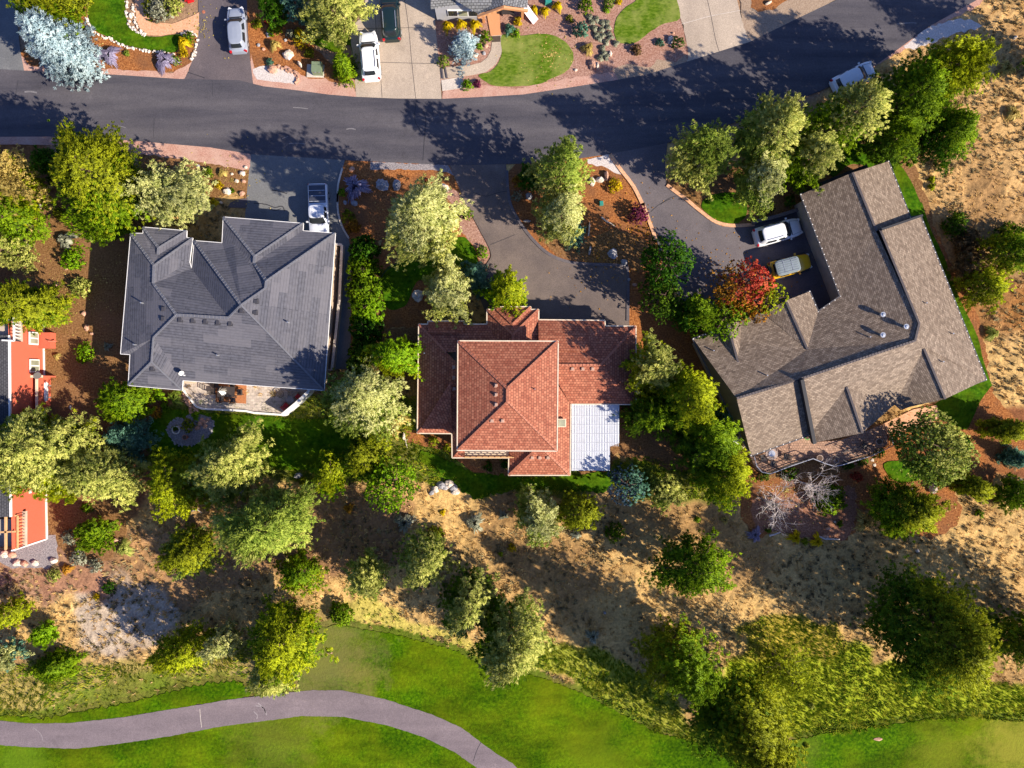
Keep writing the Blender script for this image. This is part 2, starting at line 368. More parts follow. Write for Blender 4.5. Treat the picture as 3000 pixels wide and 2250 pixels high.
M['wall_beige'] = plain('wall_beige', (.45, .37, .29), .9, vscale=1.2)
M['wall_grey'] = plain('wall_grey', (.36, .36, .38), .8, vscale=1.2, var=.06)
M['siding_red'] = wavy('siding_red', (.44, .085, .045), (.62, .14, .075), 6.0, rot=PI / 2, bump=.35, rough=.7)
M['glass'] = plain('glass', (.02, .024, .028), .12, var=.1); M['glass'].node_tree.nodes['Principled BSDF'].inputs['Specular IOR Level'].default_value = .35
M['win_pane'] = plain('window_pane', (.30, .31, .22), .15, var=.3, vscale=.8)
M['corrugated'] = wavy('corrugated_metal', (.56, .58, .62), (.64, .66, .69), 3.4, bump=.9, rough=.35)
M['wood_orange'] = wavy('wood_orange', (.50, .22, .09), (.64, .31, .14), 5.0, rot=PI / 2, bump=.3, rough=.7)
M['timber'] = plain('timber_frame', (.62, .36, .16), .7)
M['bark'] = plain('bark', (.12, .07, .045), .95, var=.4, vscale=5, bump=.5)
M['vent_tan'] = plain('vent_tan', (.46, .29, .21), .6)
M['corr_white'] = plain('corr_white', (.60, .62, .66), .4)
M['bark_white'] = plain('bark_white', (.54, .47, .43), .8, var=.12, vscale=4)
M['deadwood'] = plain('deadwood', (.60, .48, .36), .9, var=.3, vscale=4)
M['rock_pale'] = plain('rock_pale', (.62, .52, .42), .9, var=.28, vscale=2.5, bump=.8)
M['rock_grey'] = plain('rock_grey', (.30, .29, .30), .9, var=.35, vscale=2.5, bump=.8)
M['rock_rust'] = plain('rock_rust', (.48, .27, .18), .9, var=.35, vscale=2.5, bump=.8)
M['metal'] = plain('metal', (.55, .56, .58), .35, metal=.7)
M['black'] = plain('black_rubber', (.02, .02, .022), .7)
M['furn'] = plain('dark_furniture', (.045, .035, .032), .5)
M['red_cushion'] = plain('red_cushion', (.55, .03, .035), .8)
M['rug'] = plain('rug_orange', (.42, .16, .06), .95, var=.15, vscale=8)
M['util_green'] = plain('utility_green', (.17, .22, .13), .5)
M['teal_box'] = plain('teal_plastic', (.03, .25, .20), .5)
M['brick_curb'] = plain('brick_curb', (.62, .34, .19), .9, var=.25, vscale=5)
M['stone_white'] = plain('stone_white', (.62, .55, .48), .9, var=.3, vscale=6)
M['shade'] = plain('shade_fabric', (.10, .11, .15), .8)
M['flag'] = plain('slide_plastic', (.80, .66, .66), .5)
M['pot_green'] = plain('pot_green', (.06, .45, .03), .4)
M['clay'] = plain('clay_pot', (.40, .30, .25), .8)
M['brush_violet'] = plain('steel', (.35, .36, .40), .4, metal=.5)
M['carpet'] = plain('door_mat', (.07, .05, .035), .95)
M['tail_red'] = plain('tail_light_red', (.45, .01, .015), .25)
M['lamp_clear'] = plain('headlight_clear', (.65, .66, .68), .15)
M['dirt_dark'] = plain('dirt', (.1, .06, .04), .95)
# ------------------------------------------------------------------ ground sheets
SHEETS = []      # polygons (metres) under which the terrain is pressed flat
FAIRS = []
def ragged(pts, amp, step=0.35, seed=1):
    d = densify(pts, step); r = np.random.RandomState(seed); n = len(d); out = []
    ph = r.rand(4) * 6; fr = [max(1, int(n * q)) for q in (.04, .11, .23, .37)]
    for i in range(n):
        a = np.array(d[i - 1]); b = np.array(d[(i + 1) % n]); tv = b - a; l = np.hypot(*tv) + 1e-6; nv = np.array((-tv[1], tv[0])) / l
        s = sum(math.sin(2 * PI * fr[k] * i / n + ph[k]) for k in range(4)) / 4 + (r.rand() - .5)
        out.append(tuple(np.array(d[i]) + nv * s * amp))
    return out
def sheet(name, pts, z, mat, amp=0.0, smooth=0, press=True, kind='structure', uvs=False, label=None, step=.35, cat=None):
    pts = [(W(x, y).x, W(x, y).y) for x, y in pts]
    if smooth: pts = smooth_poly(pts, smooth)
    if amp: pts = ragged(pts, amp, step)
    if press: SHEETS.append(pts)
    if name == 'fairway': FAIRS.append(pts)
    v = [(x, y, z) for x, y in pts]; tr = tessellate_polygon([[Vector((x, y, 0)) for x, y in pts]])
    m = MB(); fs = []
    for f in tr:
        a, b, c = [Vector(v[k]) for k in f]
        fs.append(tuple(f) if (b - a).cross(c - a).z > 0 else tuple(f[::-1]))
    n = len(v); sk = [(x, y, z - .06) for x, y in pts]      # a shallow edge down into the ground
    ar = sum(pts[i][0] * pts[(i + 1) % n][1] - pts[(i + 1) % n][0] * pts[i][1] for i in range(n))
    side = [(i, (i + 1) % n, (i + 1) % n + n, i + n) if ar < 0 else ((i + 1) % n, i, i + n, (i + 1) % n + n) for i in range(n)]
    allf = fs + side
    m.add(v + sk, allf, [[((v + sk)[k][0], (v + sk)[k][1]) for k in f] for f in allf] if uvs else None)
    o = m.build(name, mat); tagit(o, label=label, cat=cat, kind=kind); return o
def strip(name, pts, wd, z, mat, h=0.0, smooth=4, parent=None, closed=False):
    """a ribbon or low curb of width wd following a line; h > 0 gives it a real step"""
    p = [(W(x, y).x, W(x, y).y) for x, y in pts]
    if smooth: p = smooth_poly(p, smooth, closed)
    n = len(p); m = MB(); L = []; R = []
    for i in range(n):
        a = np.array(p[max(i - 1, 0)]); b = np.array(p[min(i + 1, n - 1)]); tv = b - a; tv = tv / (np.hypot(*tv) + 1e-9); nv = np.array((-tv[1], tv[0])) * wd / 2
        L.append(np.array(p[i]) + nv); R.append(np.array(p[i]) - nv)
    vs = [(q[0], q[1], z + h) for q in L] + [(q[0], q[1], z + h) for q in R]; fs = [(i, i + n, i + n + 1, i + 1) for i in range(n - 1)]
    if h > 0:
        vs += [(q[0], q[1], -.05) for q in L] + [(q[0], q[1], -.05) for q in R]
        fs += [(i, i + 1, i + 1 + 2 * n, i + 2 * n) for i in range(n - 1)] + [(i + 1 + n, i + n, i + 3 * n, i + 1 + 3 * n) for i in range(n - 1)]
        fs += [(0, 2 * n, 3 * n, n), (n - 1, 2 * n - 1, 4 * n - 1, 3 * n - 1)]
    m.add(vs, fs); o = m.build(name, mat, parent); return o
ZR = 0.030
M['turf_dry'] = speckle('turf_dry', [(.12, .12, .03), (.22, .19, .06), (.32, .24, .11)], fine=3, patch=.5, patchcol=(.12, .14, .02), bump=.5)
# road
road_top = P(-300, 190, 0, 203) + t(1, 190, 572, 600, 588, 1000, 610, 1450, 640, 1935, 650) + P(772, 253) + P(881, 266, 960, 277, 1044, 284, 1160, 289, 1293, 290) + P(1400, 285, 1534, 277, 1660, 258, 1798, 236, 1894, 219, 2015, 180, 2196, 123, 2320, 62, 2450, 0, 2620, -110)
road_bot = P(3080, -130, 2862, 0, 2721, 78, 2645, 134, 2560, 195, 2400, 268, 2200, 345, 1952, 420, 1783, 452, 1600, 478, 1400, 483, 1315, 484, 1062, 472, 1022, 470, 736, 452, 615, 432, 372, 411, 145, 400, 0, 401, -300, 405)
sheet('road', road_top + road_bot, ZR, M['asphalt'])
# driveways (each laid a few millimetres lower than the road they meet)
sheet('driveway', P(-150, -100, 48, -100, 50, 60, 60, 150, 72, 212, -150, 212), ZR - .008, M['drive_grey'])
sheet('driveway', P(580, -80, 582, 65, 575, 145, 553, 208, 540, 232, 640, 245, 745, 262, 741, 239, 734, 181, 727, 100, 720, -80), ZR - .008, M['drive_asphalt'])
d2 = sheet('driveway', P(1085, -80, 1062, 47, 1022, 87, 1029, 145, 1038, 217, 1044, 290, 1160, 296, 1294, 296, 1288, 203, 1275, 69, 1279, -80), ZR - .008, M['concrete'])
d3 = sheet('driveway', P(1982, -60) + t(3, 1610, 0, 1640, 150, 1680, 290, 1705, 420, 1700, 480, 1670, 530) + P(2020, 195, 2200, 135) + t(3, 2225, 335, 2170, 250, 2130, 130, 2100, 0) + P(2150, -60), ZR - .008, M['concrete'])
sheet('driveway', P(736, 445, 1012, 462, 1004, 494, 991, 542, 989, 593, 991, 622, 1004, 666, 1022, 698, 1030, 760, 1026, 1080, 940, 1085, 940, 700, 718, 680, 718, 637, 725, 550), ZR - .008, M['drive_grey'])
sheet('driveway', P(1315, 478, 1329, 513, 1351, 564, 1373, 604, 1409, 669, 1438, 731, 1443, 756, 1430, 790, 1412, 815, 1400, 860, 1440, 960, 1560, 980, 1845, 975, 1839, 875, 1838, 781, 1816, 776, 1707, 771, 1653, 763, 1603, 742, 1559, 702, 1519, 648, 1494, 597, 1485, 542, 1483, 478), ZR - .008, M['drive_tan'])
sheet('driveway', P(1783, 444, 1856, 546, 1881, 595, 1899, 644, 1917, 680, 1926, 710, 1940, 760, 1960, 830, 2040, 930, 2270, 920, 2400, 915, 2480, 900, 2440, 640, 2345, 600, 2337, 617, 2201, 658, 2149, 662, 2098, 651, 2051, 619, 2008, 583, 1953, 542, 1948, 480, 1956, 414), ZR - .008, M['drive_dark'])
# beds
def bed(pts, mat, z=.014, amp=.12, name='mulch_bed', **k): return sheet(name, pts, z, mat, amp=amp, **k)
bed(t(1, 165, 430, 200, 380, 400, 100, 500, -200, 700, -200, 705, 150, 745, 225, 820, 280, 1000, 370, 1250, 420, 1420, 430, 1560, 265, 1600, 290, 1590, 400, 1545, 520, 1450, 590, 1200, 575, 850, 560, 600, 552, 300, 560, 190, 555), M['mulch_orange'])
bed(t(1, 150, 430, 160, 520, 190, 600, 600, 610, 1000, 640, 1440, 665, 1500, 630, 1560, 500, 1500, 540, 1400, 590, 1200, 575, 600, 540, 250, 535, 200, 470), M['gravel_pink'], z=.02, name='gravel_verge')
bed(t(1, 1990, 60, 2212, 60, 2330, 60, 2330, 900, 2060, 660, 2035, 500), M['mulch_orange'], z=.012)
bed(t(2, 20, -100, 470, -100, 560, 100, 620, 400, 800, 560, 935, 600, 950, 790, 700, 765, 500, 740, 200, 700, 90, 640, 60, 300), M['mulch_orange'])
bed(t(2, 100, 430, 130, 560, 300, 560, 380, 530, 480, 590, 560, 640, 700, 640, 800, 680, 930, 640, 950, 800, 500, 760, 200, 712, 90, 672), M['gravel_pink'], z=.02, name='gravel_verge')
bed(t(2, 250, 520, 400, 560, 470, 640, 440, 680, 300, 670, 150, 640, 110, 560), M['gravel_pale'], z=.026, name='gravel_patch')
bed(t(2, 1590, 160, 2140, 120, 2640, -150, 3300, -150, 3300, 800) + t(3, 1300, 620, 1100, 650, 500, 760, 370, 775, 0, 792) + t(2, 1650, 805, 1640, 720, 1600, 540), M['mulch_pink'], z=.012)
bed(t(3, 0, 680, 300, 720, 600, 660, 900, 610, 1060, 590, 1360, 600, 1100, 662, 500, 768, 0, 800) + t(2, 1650, 805, 1650, 740, 1820, 720), M['gravel_pink'], z=.020, name='gravel_verge')
bed(t(3, 1290, 560, 1280, 450, 1150, 360, 1380, 270, 1500, 190, 1645, 150, 1680, 290, 1705, 420, 1690, 500, 1600, 540), M['mulch_pink'], z=.022)
bed(t(3, 1080, 560, 1200, 520, 1400, 545, 1450, 480, 1600, 500, 1690, 440, 1700, 500, 1650, 540, 1365, 615, 1140, 640), M['gravel_tan'], z=.026, name='gravel_verge')
bed(P(2165, -40, 2175, 60, 2190, 110, 2215, 128, 2330, 75, 2460, -10, 2500, -60), M['gravel_tan'], z=.024, name='gravel_verge')
bed(t(4, 0, -50, 280, -60, 300, 0, 200, 70, 60, 90, 0, 60), M['mulch_orange'], z=.028)
bed(P(368, 408, 615, 430, 725, 440, 736, 462, 731, 500, 560, 470, 400, 450), M['gravel_pink'], z=.024, name='gravel_verge')
bed(P(400, 445, 560, 462, 700, 488, 733, 495, 725, 560, 722, 590, 700, 560, 610, 590, 560, 640, 440, 600), M['mulch_brown'], z=.018)
sheet('concrete_pad', t(5, 1840, 160, 1870, 120, 1930, 95, 2005, 85, 2000, 165), .03, M['drive_asphalt'])
bed(P(1012, 465, 1062, 468, 1315, 480, 1329, 510, 1351, 564, 1373, 604, 1409, 669, 1438, 731, 1443, 756, 1412, 815, 1300, 930, 1230, 960, 1130, 960, 1110, 760, 1120, 700, 1030, 720, 1004, 666, 991, 622, 992, 542), M['mulch_orange'], z=.012)
bed(t(2, 1065, 1308, 1700, 1338, 1735, 1415, 1650, 1385, 1400, 1375, 1060, 1372), M['gravel_grey'], z=.022, name='gravel_verge')
bed(t(6, 1640, -20, 1760, 20, 1870, 160, 1960, 330, 2040, 500, 2055, 570, 2020, 640, 1970, 690, 1930, 500, 1850, 420, 1790, 340, 1790, 200, 1700, 100), M['mulch_pink'], z=.018)
bed(P(1012, 700, 1110, 700, 1120, 960, 1230, 960, 1230, 1100, 1000, 1200, 1015, 1080, 1028, 900), M['mulch_brown'], z=.010)
bed(P(1490, 500, 1520, 470, 1783, 452, 1856, 546, 1881, 595, 1899, 644, 1917, 680, 1924, 710, 1960, 830, 1990, 930, 2060, 1000, 2100, 1090, 2090, 1150, 1990, 1180, 1840, 1150, 1840, 900, 1836, 781, 1816, 774, 1707, 770, 1653, 762, 1603, 741, 1559, 701, 1519, 647, 1496, 597, 1487, 542), M['mulch_orange'], z=.012)
bed(t(7, 440, 330, 700, 430, 900, 420, 1100, 330, 1300, 400, 1420, 470, 1300, 700, 1220, 620, 850, 600, 640, 560), M['mulch_brown'], z=.020)
bed(t(3, 880, 1290, 1070, 1250, 1230, 1450, 1160, 1420, 1000, 1340, 890, 1330), M['gravel_pale'], z=.022, name='gravel_patch')
bed(t(4, 0, 1240, 1000, 1180, 1300, 1280, 1450, 1659, 1500, 1900, 1400, 1900, 0, 1700), M['mulch_brown'], z=.010, amp=.3)
bed(P(1953, 545, 2008, 583, 2051, 619, 2098, 651, 2149, 662, 2201, 658, 2337, 617, 2350, 560, 2400, 500, 2200, 480, 1960, 500), M['mulch_brown'], z=.014)
# red-brown bark beds round the brown house
bed(t(8, 1330, 0, 1440, 130, 1480, 300, 1650, 700, 1800, 880, 1900, 1300, 1960, 1659) + t(12, 2100, 300, 2212, 500, 2212, 760, 2000, 800, 1900, 940, 1650, 930, 1720, 1100, 1690, 1200, 1550, 1290, 1400, 1310, 1240, 1270, 1000, 1100, 870, 1080, 850, 1200, 780, 1330, 600, 1330, 350, 1300, 200, 1260, 60, 1310, -60, 1200, -100, 950, -200, 900, 0, 700, 700, 700, 1200, 400, 1400, 250, 1900, 100) + t(8, 1850, 1300, 1650, 900, 1400, 300), M['mulch_orange'], z=.008, amp=.3)
bed(t(12, 0, 1000, 250, 950, 850, 900, 860, 1100, 840, 1250, 760, 1330, 560, 1330, 350, 1300, 150, 1250, 50, 1290), M['mulch_red'], z=.014, amp=.25)
bed(P(2230, 1310, 2480, 1310, 2600, 1270, 2560, 1360, 2400, 1400, 2220, 1400), M['mulch_brown'], z=.012)
# brown soil yard between the red and the grey houses
bed(P(60, 560, 190, 560, 420, 560, 460, 700, 460, 1180, 440, 1330, 330, 1400, 400, 1500, 320, 1640, 200, 1640, 150, 1560, 100, 1480, 130, 1000, 30, 900), M['mulch_brown'], z=.006, amp=.4)
bed(t(9, -200, 1395, 210, 1390, 380, 1300, 450, 1290, 470, 1500, 400, 1560, 100, 1560, 0, 1520, -200, 1500), M['gravel_grey'], z=.014, name='gravel_patch')
bed(t(10, 1340, 430, 1500, 460, 1720, 470, 1730, 660, 2200, 660, 2190, 800, 1900, 790, 1650, 600, 1450, 560, 1370, 540), M['mulch_orange'], z=.010)
bed(P(1370, 1330, 1500, 1340, 1500, 1400, 1450, 1395, 1380, 1360), M['mulch_brown'], z=.012)
bed(P(1670, 1180, 1900, 1150, 2080, 1200, 2160, 1330, 2000, 1380, 1800, 1330, 1790, 1380, 1700, 1400), M['mulch_brown'], z=.006, amp=.3)
# lawns
LAWNS = []
def lawn(pts, mat='lawn', z=.045, amp=.03, smooth=4, **k):
    LAWNS.append(1); z += .003 * len(LAWNS)
    return sheet('lawn', pts, z, M[mat], amp=amp, smooth=smooth, step=.25, **k)
lawn(t(1, 720, -200, 722, 0, 722, 150, 748, 215, 800, 265, 900, 310, 1000, 360, 1100, 385, 1250, 410, 1390, 425, 1440, 400, 1450, 340, 1465, 280, 1300, 298, 1180, 292, 1090, 250, 1040, 200, 1020, 100, 1015, 0, 1015, -200))
lawn(t(2, 540, 140, 552, 220, 580, 290, 620, 360, 700, 395, 790, 425, 850, 380, 900, 370, 925, 460, 905, 320, 900, 260, 870, 190, 800, 160, 600, 120))
lawn(t(3, 195, 285, 350, 290, 480, 275, 600, 285, 700, 335, 755, 400, 775, 460, 755, 530, 700, 590, 600, 635, 500, 680, 400, 695, 250, 700, 130, 695, 60, 660, 5, 610, 100, 580, 160, 520, 195, 430), 'lawn_oval')
lawn(t(3, 1290, -80, 1285, 0, 1200, 60, 1130, 140, 1105, 230, 1110, 290, 1150, 350, 1280, 345, 1380, 270, 1500, 195, 1635, 150, 1610, 0, 1600, -80), 'lawn_oval')
lawn(t(6, 1700, 500, 1740, 420, 1820, 400, 1870, 440, 1920, 520, 1930, 620, 1860, 680, 1700, 640))
lawn(t(6, 1170, 880, 1150, 760, 1170, 680, 1300, 600, 1700, 520, 1900, 560, 1900, 700, 1500, 740, 1420, 800, 1380, 900, 1340, 960, 1250, 990, 1190, 960))
lawn(t(7, 1810, 150, 1850, 80, 2000, 40, 2150, 60, 2180, 200, 2130, 270, 2060, 292, 1930, 262, 1850, 200))
lawn(t(4, 600, 1290, 560, 1200, 700, 1130, 1000, 1200, 1120, 1270, 1200, 1330, 1290, 1460, 1370, 1640) + t(8, 1385, 130, 1450, 330, 1560, 560, 1680, 880, 1830, 1200, 1880, 1400, 1945, 1590) + t(12, 1940, 90, 1860, 200, 1800, 330, 1740, 440, 1640, 400, 1500, 330, 1480, 240, 1700, 60) + P(2800, 1020, 2600, 560, 2500, 480, 2440, 520), smooth=3)
lawn(t(12, 1075, 745, 1090, 705, 1200, 690, 1500, 700, 1640, 740, 1610, 790, 1500, 830, 1350, 850, 1210, 868, 1130, 825))
lawn(F(435, 890, 660, 905, 745, 905, 760, 960, 745, 1010, 620, 1015, 560, 1000, 500, 960, 455, 985, 350, 990, 320, 920, 370, 885), smooth=3, amp=.08)
# golf course
fair = P(872, 2030, 880, 1960, 900, 1890, 935, 1840, 989, 1830, 1149, 1858, 1243, 1881, 1344, 1910, 1400, 1945, 1527, 1968, 1653, 2008, 1762, 2059, 1845, 2106, 1924, 2145, 2029, 2174, 2200, 2190, 2327, 2167, 2453, 2142, 2569, 2129, 2706, 2109, 2851, 2098, 3000, 2116, 3200, 2130, 3200, 2500, -200, 2500, -200, 2170, 0, 2182, 700, 2118, 800, 2050, 872, 2036)
sheet('fairway', fair, .020, M['fairway'], amp=.14, step=.2)
sheet('fairway', P(-100, 2120, 0, 2096, 120, 2106, 260, 2080, 420, 2050, 560, 2010, 700, 1995, 745, 2030, 690, 2052, 542, 2075, 362, 2105, 203, 2122, 83, 2123), .016, M['fairway'], amp=.25, step=.25)
fn_ = M['fairway'].node_tree; fb_ = fn_.nodes['Principled BSDF']; cur = fb_.inputs['Base Color'].links[0].from_socket
for (wx_, wy_c, rr_, cc_, am_) in ((940, 1930, 6.0, (.165, .150, .045), .75), (2980, 2190, 4.5, (.27, .25, .03), .75), (2760, 2230, 3.5, (.17, .18, .015), .5), (1060, 1985, 2.2, (.20, .17, .04), .5), (60, 2235, 3.0, (.12, .2, .01), .6), (800, 2160, 5.0, (.15, .16, .02), .5), (1750, 2230, 4.0, (.12, .17, .006), .5), (2330, 2200, 3.0, (.14, .16, .02), .4)):
    c_ = W(wx_, wy_c); tc_ = fn_.nodes.new('ShaderNodeTexCoord'); nn_ = fn_.nodes.new('ShaderNodeTexNoise'); nn_.inputs['Scale'].default_value = .5; nn_.inputs['Detail'].default_value = 7; nn_.inputs['Roughness'].default_value = .75
    fn_.links.new(tc_.outputs['Object'], nn_.inputs['Vector']); ds = fn_.nodes.new('ShaderNodeVectorMath'); ds.operation = 'DISTANCE'; ds.inputs[1].default_value = (c_.x, c_.y, 0); fn_.links.new(tc_.outputs['Object'], ds.inputs[0])
    ma = fn_.nodes.new('ShaderNodeMath'); ma.operation = 'MULTIPLY_ADD'; ma.inputs[1].default_value = rr_ * 2.4; fn_.links.new(nn_.outputs[0], ma.inputs[0]); fn_.links.new(ds.outputs['Value'], ma.inputs[2])
    mr = fn_.nodes.new('ShaderNodeMapRange'); mr.inputs[1].default_value = rr_ * 1.55; mr.inputs[2].default_value = rr_ * 2.4; mr.inputs[3].default_value = am_; mr.inputs[4].default_value = 0; fn_.links.new(ma.outputs[0], mr.inputs[0])
    mm = fn_.nodes.new('ShaderNodeMix'); mm.data_type = 'RGBA'; mm.inputs[7].default_value = C4(cc_); fn_.links.new(mr.outputs[0], mm.inputs[0]); fn_.links.new(cur, mm.inputs[6]); cur = mm.outputs[2]
fn_.links.new(cur, fb_.inputs['Base Color'])
lawn(t(10, 1480, 600, 1730, 700, 1900, 795, 2200, 805) + t(11, 250, 812, 760, 805, 1080, 780, 1030, 950, 700, 925, 300, 935, 0, 990) + t(10, 1900, 1000, 1650, 830, 1500, 720), amp=.25, smooth=2, z=.03)
path_up = P(-200, 2090, 0, 2111, 83, 2119, 203, 2118, 362, 2101, 542, 2071, 669, 2050, 700, 2046, 827, 2030, 917, 2022, 1007, 2022, 1127, 2048, 1261, 2091, 1351, 2131, 1409, 2174, 1440, 2198, 1500, 2236, 1600, 2330)
path_lo = P(1500, 2350, 1398, 2250, 1333, 2203, 1243, 2160, 1134, 2124, 1007, 2100, 881, 2097, 800, 2109, 651, 2127, 506, 2155, 326, 2182, 217, 2193, 72, 2188, 0, 2182, -200, 2165)
sheet('golf_path', path_up + path_lo, .034, M['path'], amp=.035, step=.3)
strip('path_crack', t(14, 1960, 1450, 1925, 1520, 1900, 1600), .05, .040, M['crack'], smooth=3)['kind'] = 'structure'
strip('path_crack', t(13, 1620, 1180, 1625, 1250, 1635, 1330), .05, .040, M['concrete_pale'], smooth=3)['kind'] = 'structure'
# paved bits
sheet('garden_path', t(1, 1092, -200, 1092, 0, 1105, 150, 1130, 225, 1195, 282, 1300, 290, 1460, 262, 1540, 258, 1606, 300, 1614, 100, 1560, 130, 1450, 175, 1390, 195, 1250, 182, 1190, 110, 1160, 0, 1160, -200), .040, M['peach'], amp=.02)
sheet('garden_path', t(2, 1680, 545, 1740, 540, 1880, 528, 1960, 508, 2010, 470, 2042, 410, 2050, 340, 2048, 285, 2132, 285, 2137, 360, 2125, 440, 2080, 522, 2000, 585, 1890, 610, 1700, 635, 1638, 642, 1628, 556), .050, M['concrete'])
sheet('concrete_pad', t(2, 1640, 650, 1812, 622, 1815, 715, 1648, 738), .046, M['concrete_pale'])
for a in (t(2, 1645, 560, 1655, 640), t(2, 1672, 548, 1688, 636)):
    m_ = MB(); p0 = W(*a[0]); p1 = W(*a[1]); m_.bar(p0 + Vector((0, 0, .07)), p1 + Vector((0, 0, .07)), .14, .16); m_.build('garden_step', M['drive_asphalt'])['kind'] = 'structure'
sheet('gravel_patch', t(4, 1230, 375, 1290, 330, 1440, 220, 1600, 160, 1700, 155, 1840, 175, 1880, 210, 1840, 240, 1700, 250, 1500, 330, 1350, 380, 1250, 400), .020, M['gravel_pale'], amp=.2)
sheet('gravel_verge', t(4, 1200, 380, 1440, 212, 1850, -20, 1900, -20, 1850, 40, 1600, 170, 1450, 230, 1260, 390, 1100, 480, 950, 560, 700, 620), .012, M['gravel_pink'], amp=.15)
sheet('gravel_verge', P(-100, 400, 145, 399, 372, 410, 400, 440, 200, 425, -100, 422), .016, M['gravel_pink'], amp=.05)
# joints in the concrete and sealed cracks in the asphalt
def line(n_, pts, wd=.05, mat='joint', z=.029):
    o = strip(n_, pts, wd, z, M[mat], smooth=3); o['kind'] = 'structure'; return o
line('expansion_joint', t(2, 1105, 60, 1110, 220, 1140, 500, 1160, 792)); line('expansion_joint', t(2, 1340, -20, 1375, 230, 1400, 500, 1432, 797))
line('expansion_joint', t(2, 920, 232, 1110, 230, 1370, 226, 1590, 228)); line('expansion_joint', t(2, 940, 508, 1140, 505, 1390, 512, 1610, 515))
line('expansion_joint', t(3, 1850, -40, 1890, 140, 1925, 320, 1960, 435)); line('expansion_joint', t(3, 1650, 195, 1760, 165, 1890, 130, 2125, 85), mat='concrete_pale')
line('road_crack', t(2, 1440, 810, 1425, 910, 1430, 990, 1470, 1055), .07, 'crack', .035); line('road_crack', t(2, 1495, 905, 1515, 975, 1505, 1080, 1490, 1300), .07, 'crack', .035)
line('road_crack', t(1, 150, 650, 130, 760, 120, 860), .04, 'crack', .035); line('road_crack', t(1, 1720, 650, 1722, 775), .04, 'crack', .035)
line('road_crack', t(1, 1250, 960, 1245, 1110), .035, 'crack', .035); line('road_crack', t(1, 1520, 585, 1600, 612, 1660, 632), .07, 'crack', .026)
line('driveway_crack', t(6, 120, 125, 220, 135, 290, 160, 350, 150, 370, 190), .09, 'crack'); line('driveway_crack', t(6, 240, 160, 290, 185, 340, 170), .07, 'crack'); line('driveway_crack', t(2, 265, 1540, 330, 1550, 390, 1570), .08, 'crack')
line('driveway_crack', t(7, 1400, 195, 1470, 135, 1560, 90), .06, 'crack'); line('driveway_crack', t(7, 90, 465, 180, 430, 300, 380), .05, 'crack'); line('driveway_crack', t(3, 1480, 1659, 1560, 1600, 1690, 1580), .05, 'crack')
line('driveway_crack', t(2, 1900, 1560, 2000, 1590, 2100, 1560, 2212, 1545), .05, 'crack')
for pts_, wd_ in ((t(2, 405, 1164, 470, 1160, 540, 1168), .07), (t(1, 200, 745, 250, 742, 300, 752), .16), (t(2, 440, 872, 490, 874, 560, 882), .10), (t(2, 870, 1048, 910, 1042, 945, 1050), .12), (t(2, 350, 1125, 380, 1112, 400, 1106), .06), (t(1, 960, 1020, 1000, 1030, 1020, 1034), .08), (t(4, 1180, 195, 1300, 185, 1340, 190), .12), (t(2, 1560, 960, 1600, 950, 1620, 945), .05)):
    line('road_scuff', pts_, wd_, 'scuff', .034)
for pts_, wd_ in ((t(13, 2090, 1130, 2140, 1180, 2160, 1230), .12), (t(14, 130, 1150, 200, 1170, 215, 1215), .10), (t(14, 120, 1200, 150, 1230, 145, 1260), .10), (t(13, 270, 1330, 330, 1380, 350, 1440), .06)):
    line('path_scuff', pts_, wd_, 'scuff_path', .038)
# curbs and edging
def curb(label, pts, wd, h, mat, cat='curb'):
    o = strip('curb', pts, wd, .0, M[mat], h=h, smooth=4); tagit(o, label, cat); return o
curb('white concrete curb curving along the right side of the pickup truck driveway', t(2, 840, 1365, 805, 1500, 800, 1640) + t(6, 800, 50, 805, 200, 840, 320, 893, 412), .17, .16, 'concrete_pale')
curb('orange brick curb on the right edge of the orange mulch island', t(3, 1070, 1252, 1160, 1380, 1260, 1512, 1335, 1659) + t(7, 1335, 130, 1382, 260, 1420, 360, 1440, 430), .36, .13, 'brick_curb')
curb('orange brick curb in front of the small lawn and the conifer group', t(3, 1530, 1500, 1620, 1570) + t(7, 1680, 90, 1800, 190, 1930, 280, 2070, 308, 2240, 298), .34, .13, 'brick_curb')
curb('dark pebbled curb on the inner edge of the mulch island', P(1485, 500, 1487, 545, 1496, 600, 1522, 650, 1562, 703, 1606, 743, 1656, 765, 1710, 773, 1818, 778, 1838, 790, 1839, 940), .30, .10, 'drive_dark')
curb('grey pebbled curb round the tip of the bed by the winding driveway', t(6, 1800, 60, 1865, 160, 1960, 340, 2030, 470, 2050, 530, 2045, 580, 1975, 680), .26, .10, 'drive_tan')
curb('thin black edging round the small shaded lawn beside the hedge', t(6, 1300, 600, 1200, 665, 1150, 750, 1155, 905), .08, .09, 'black')
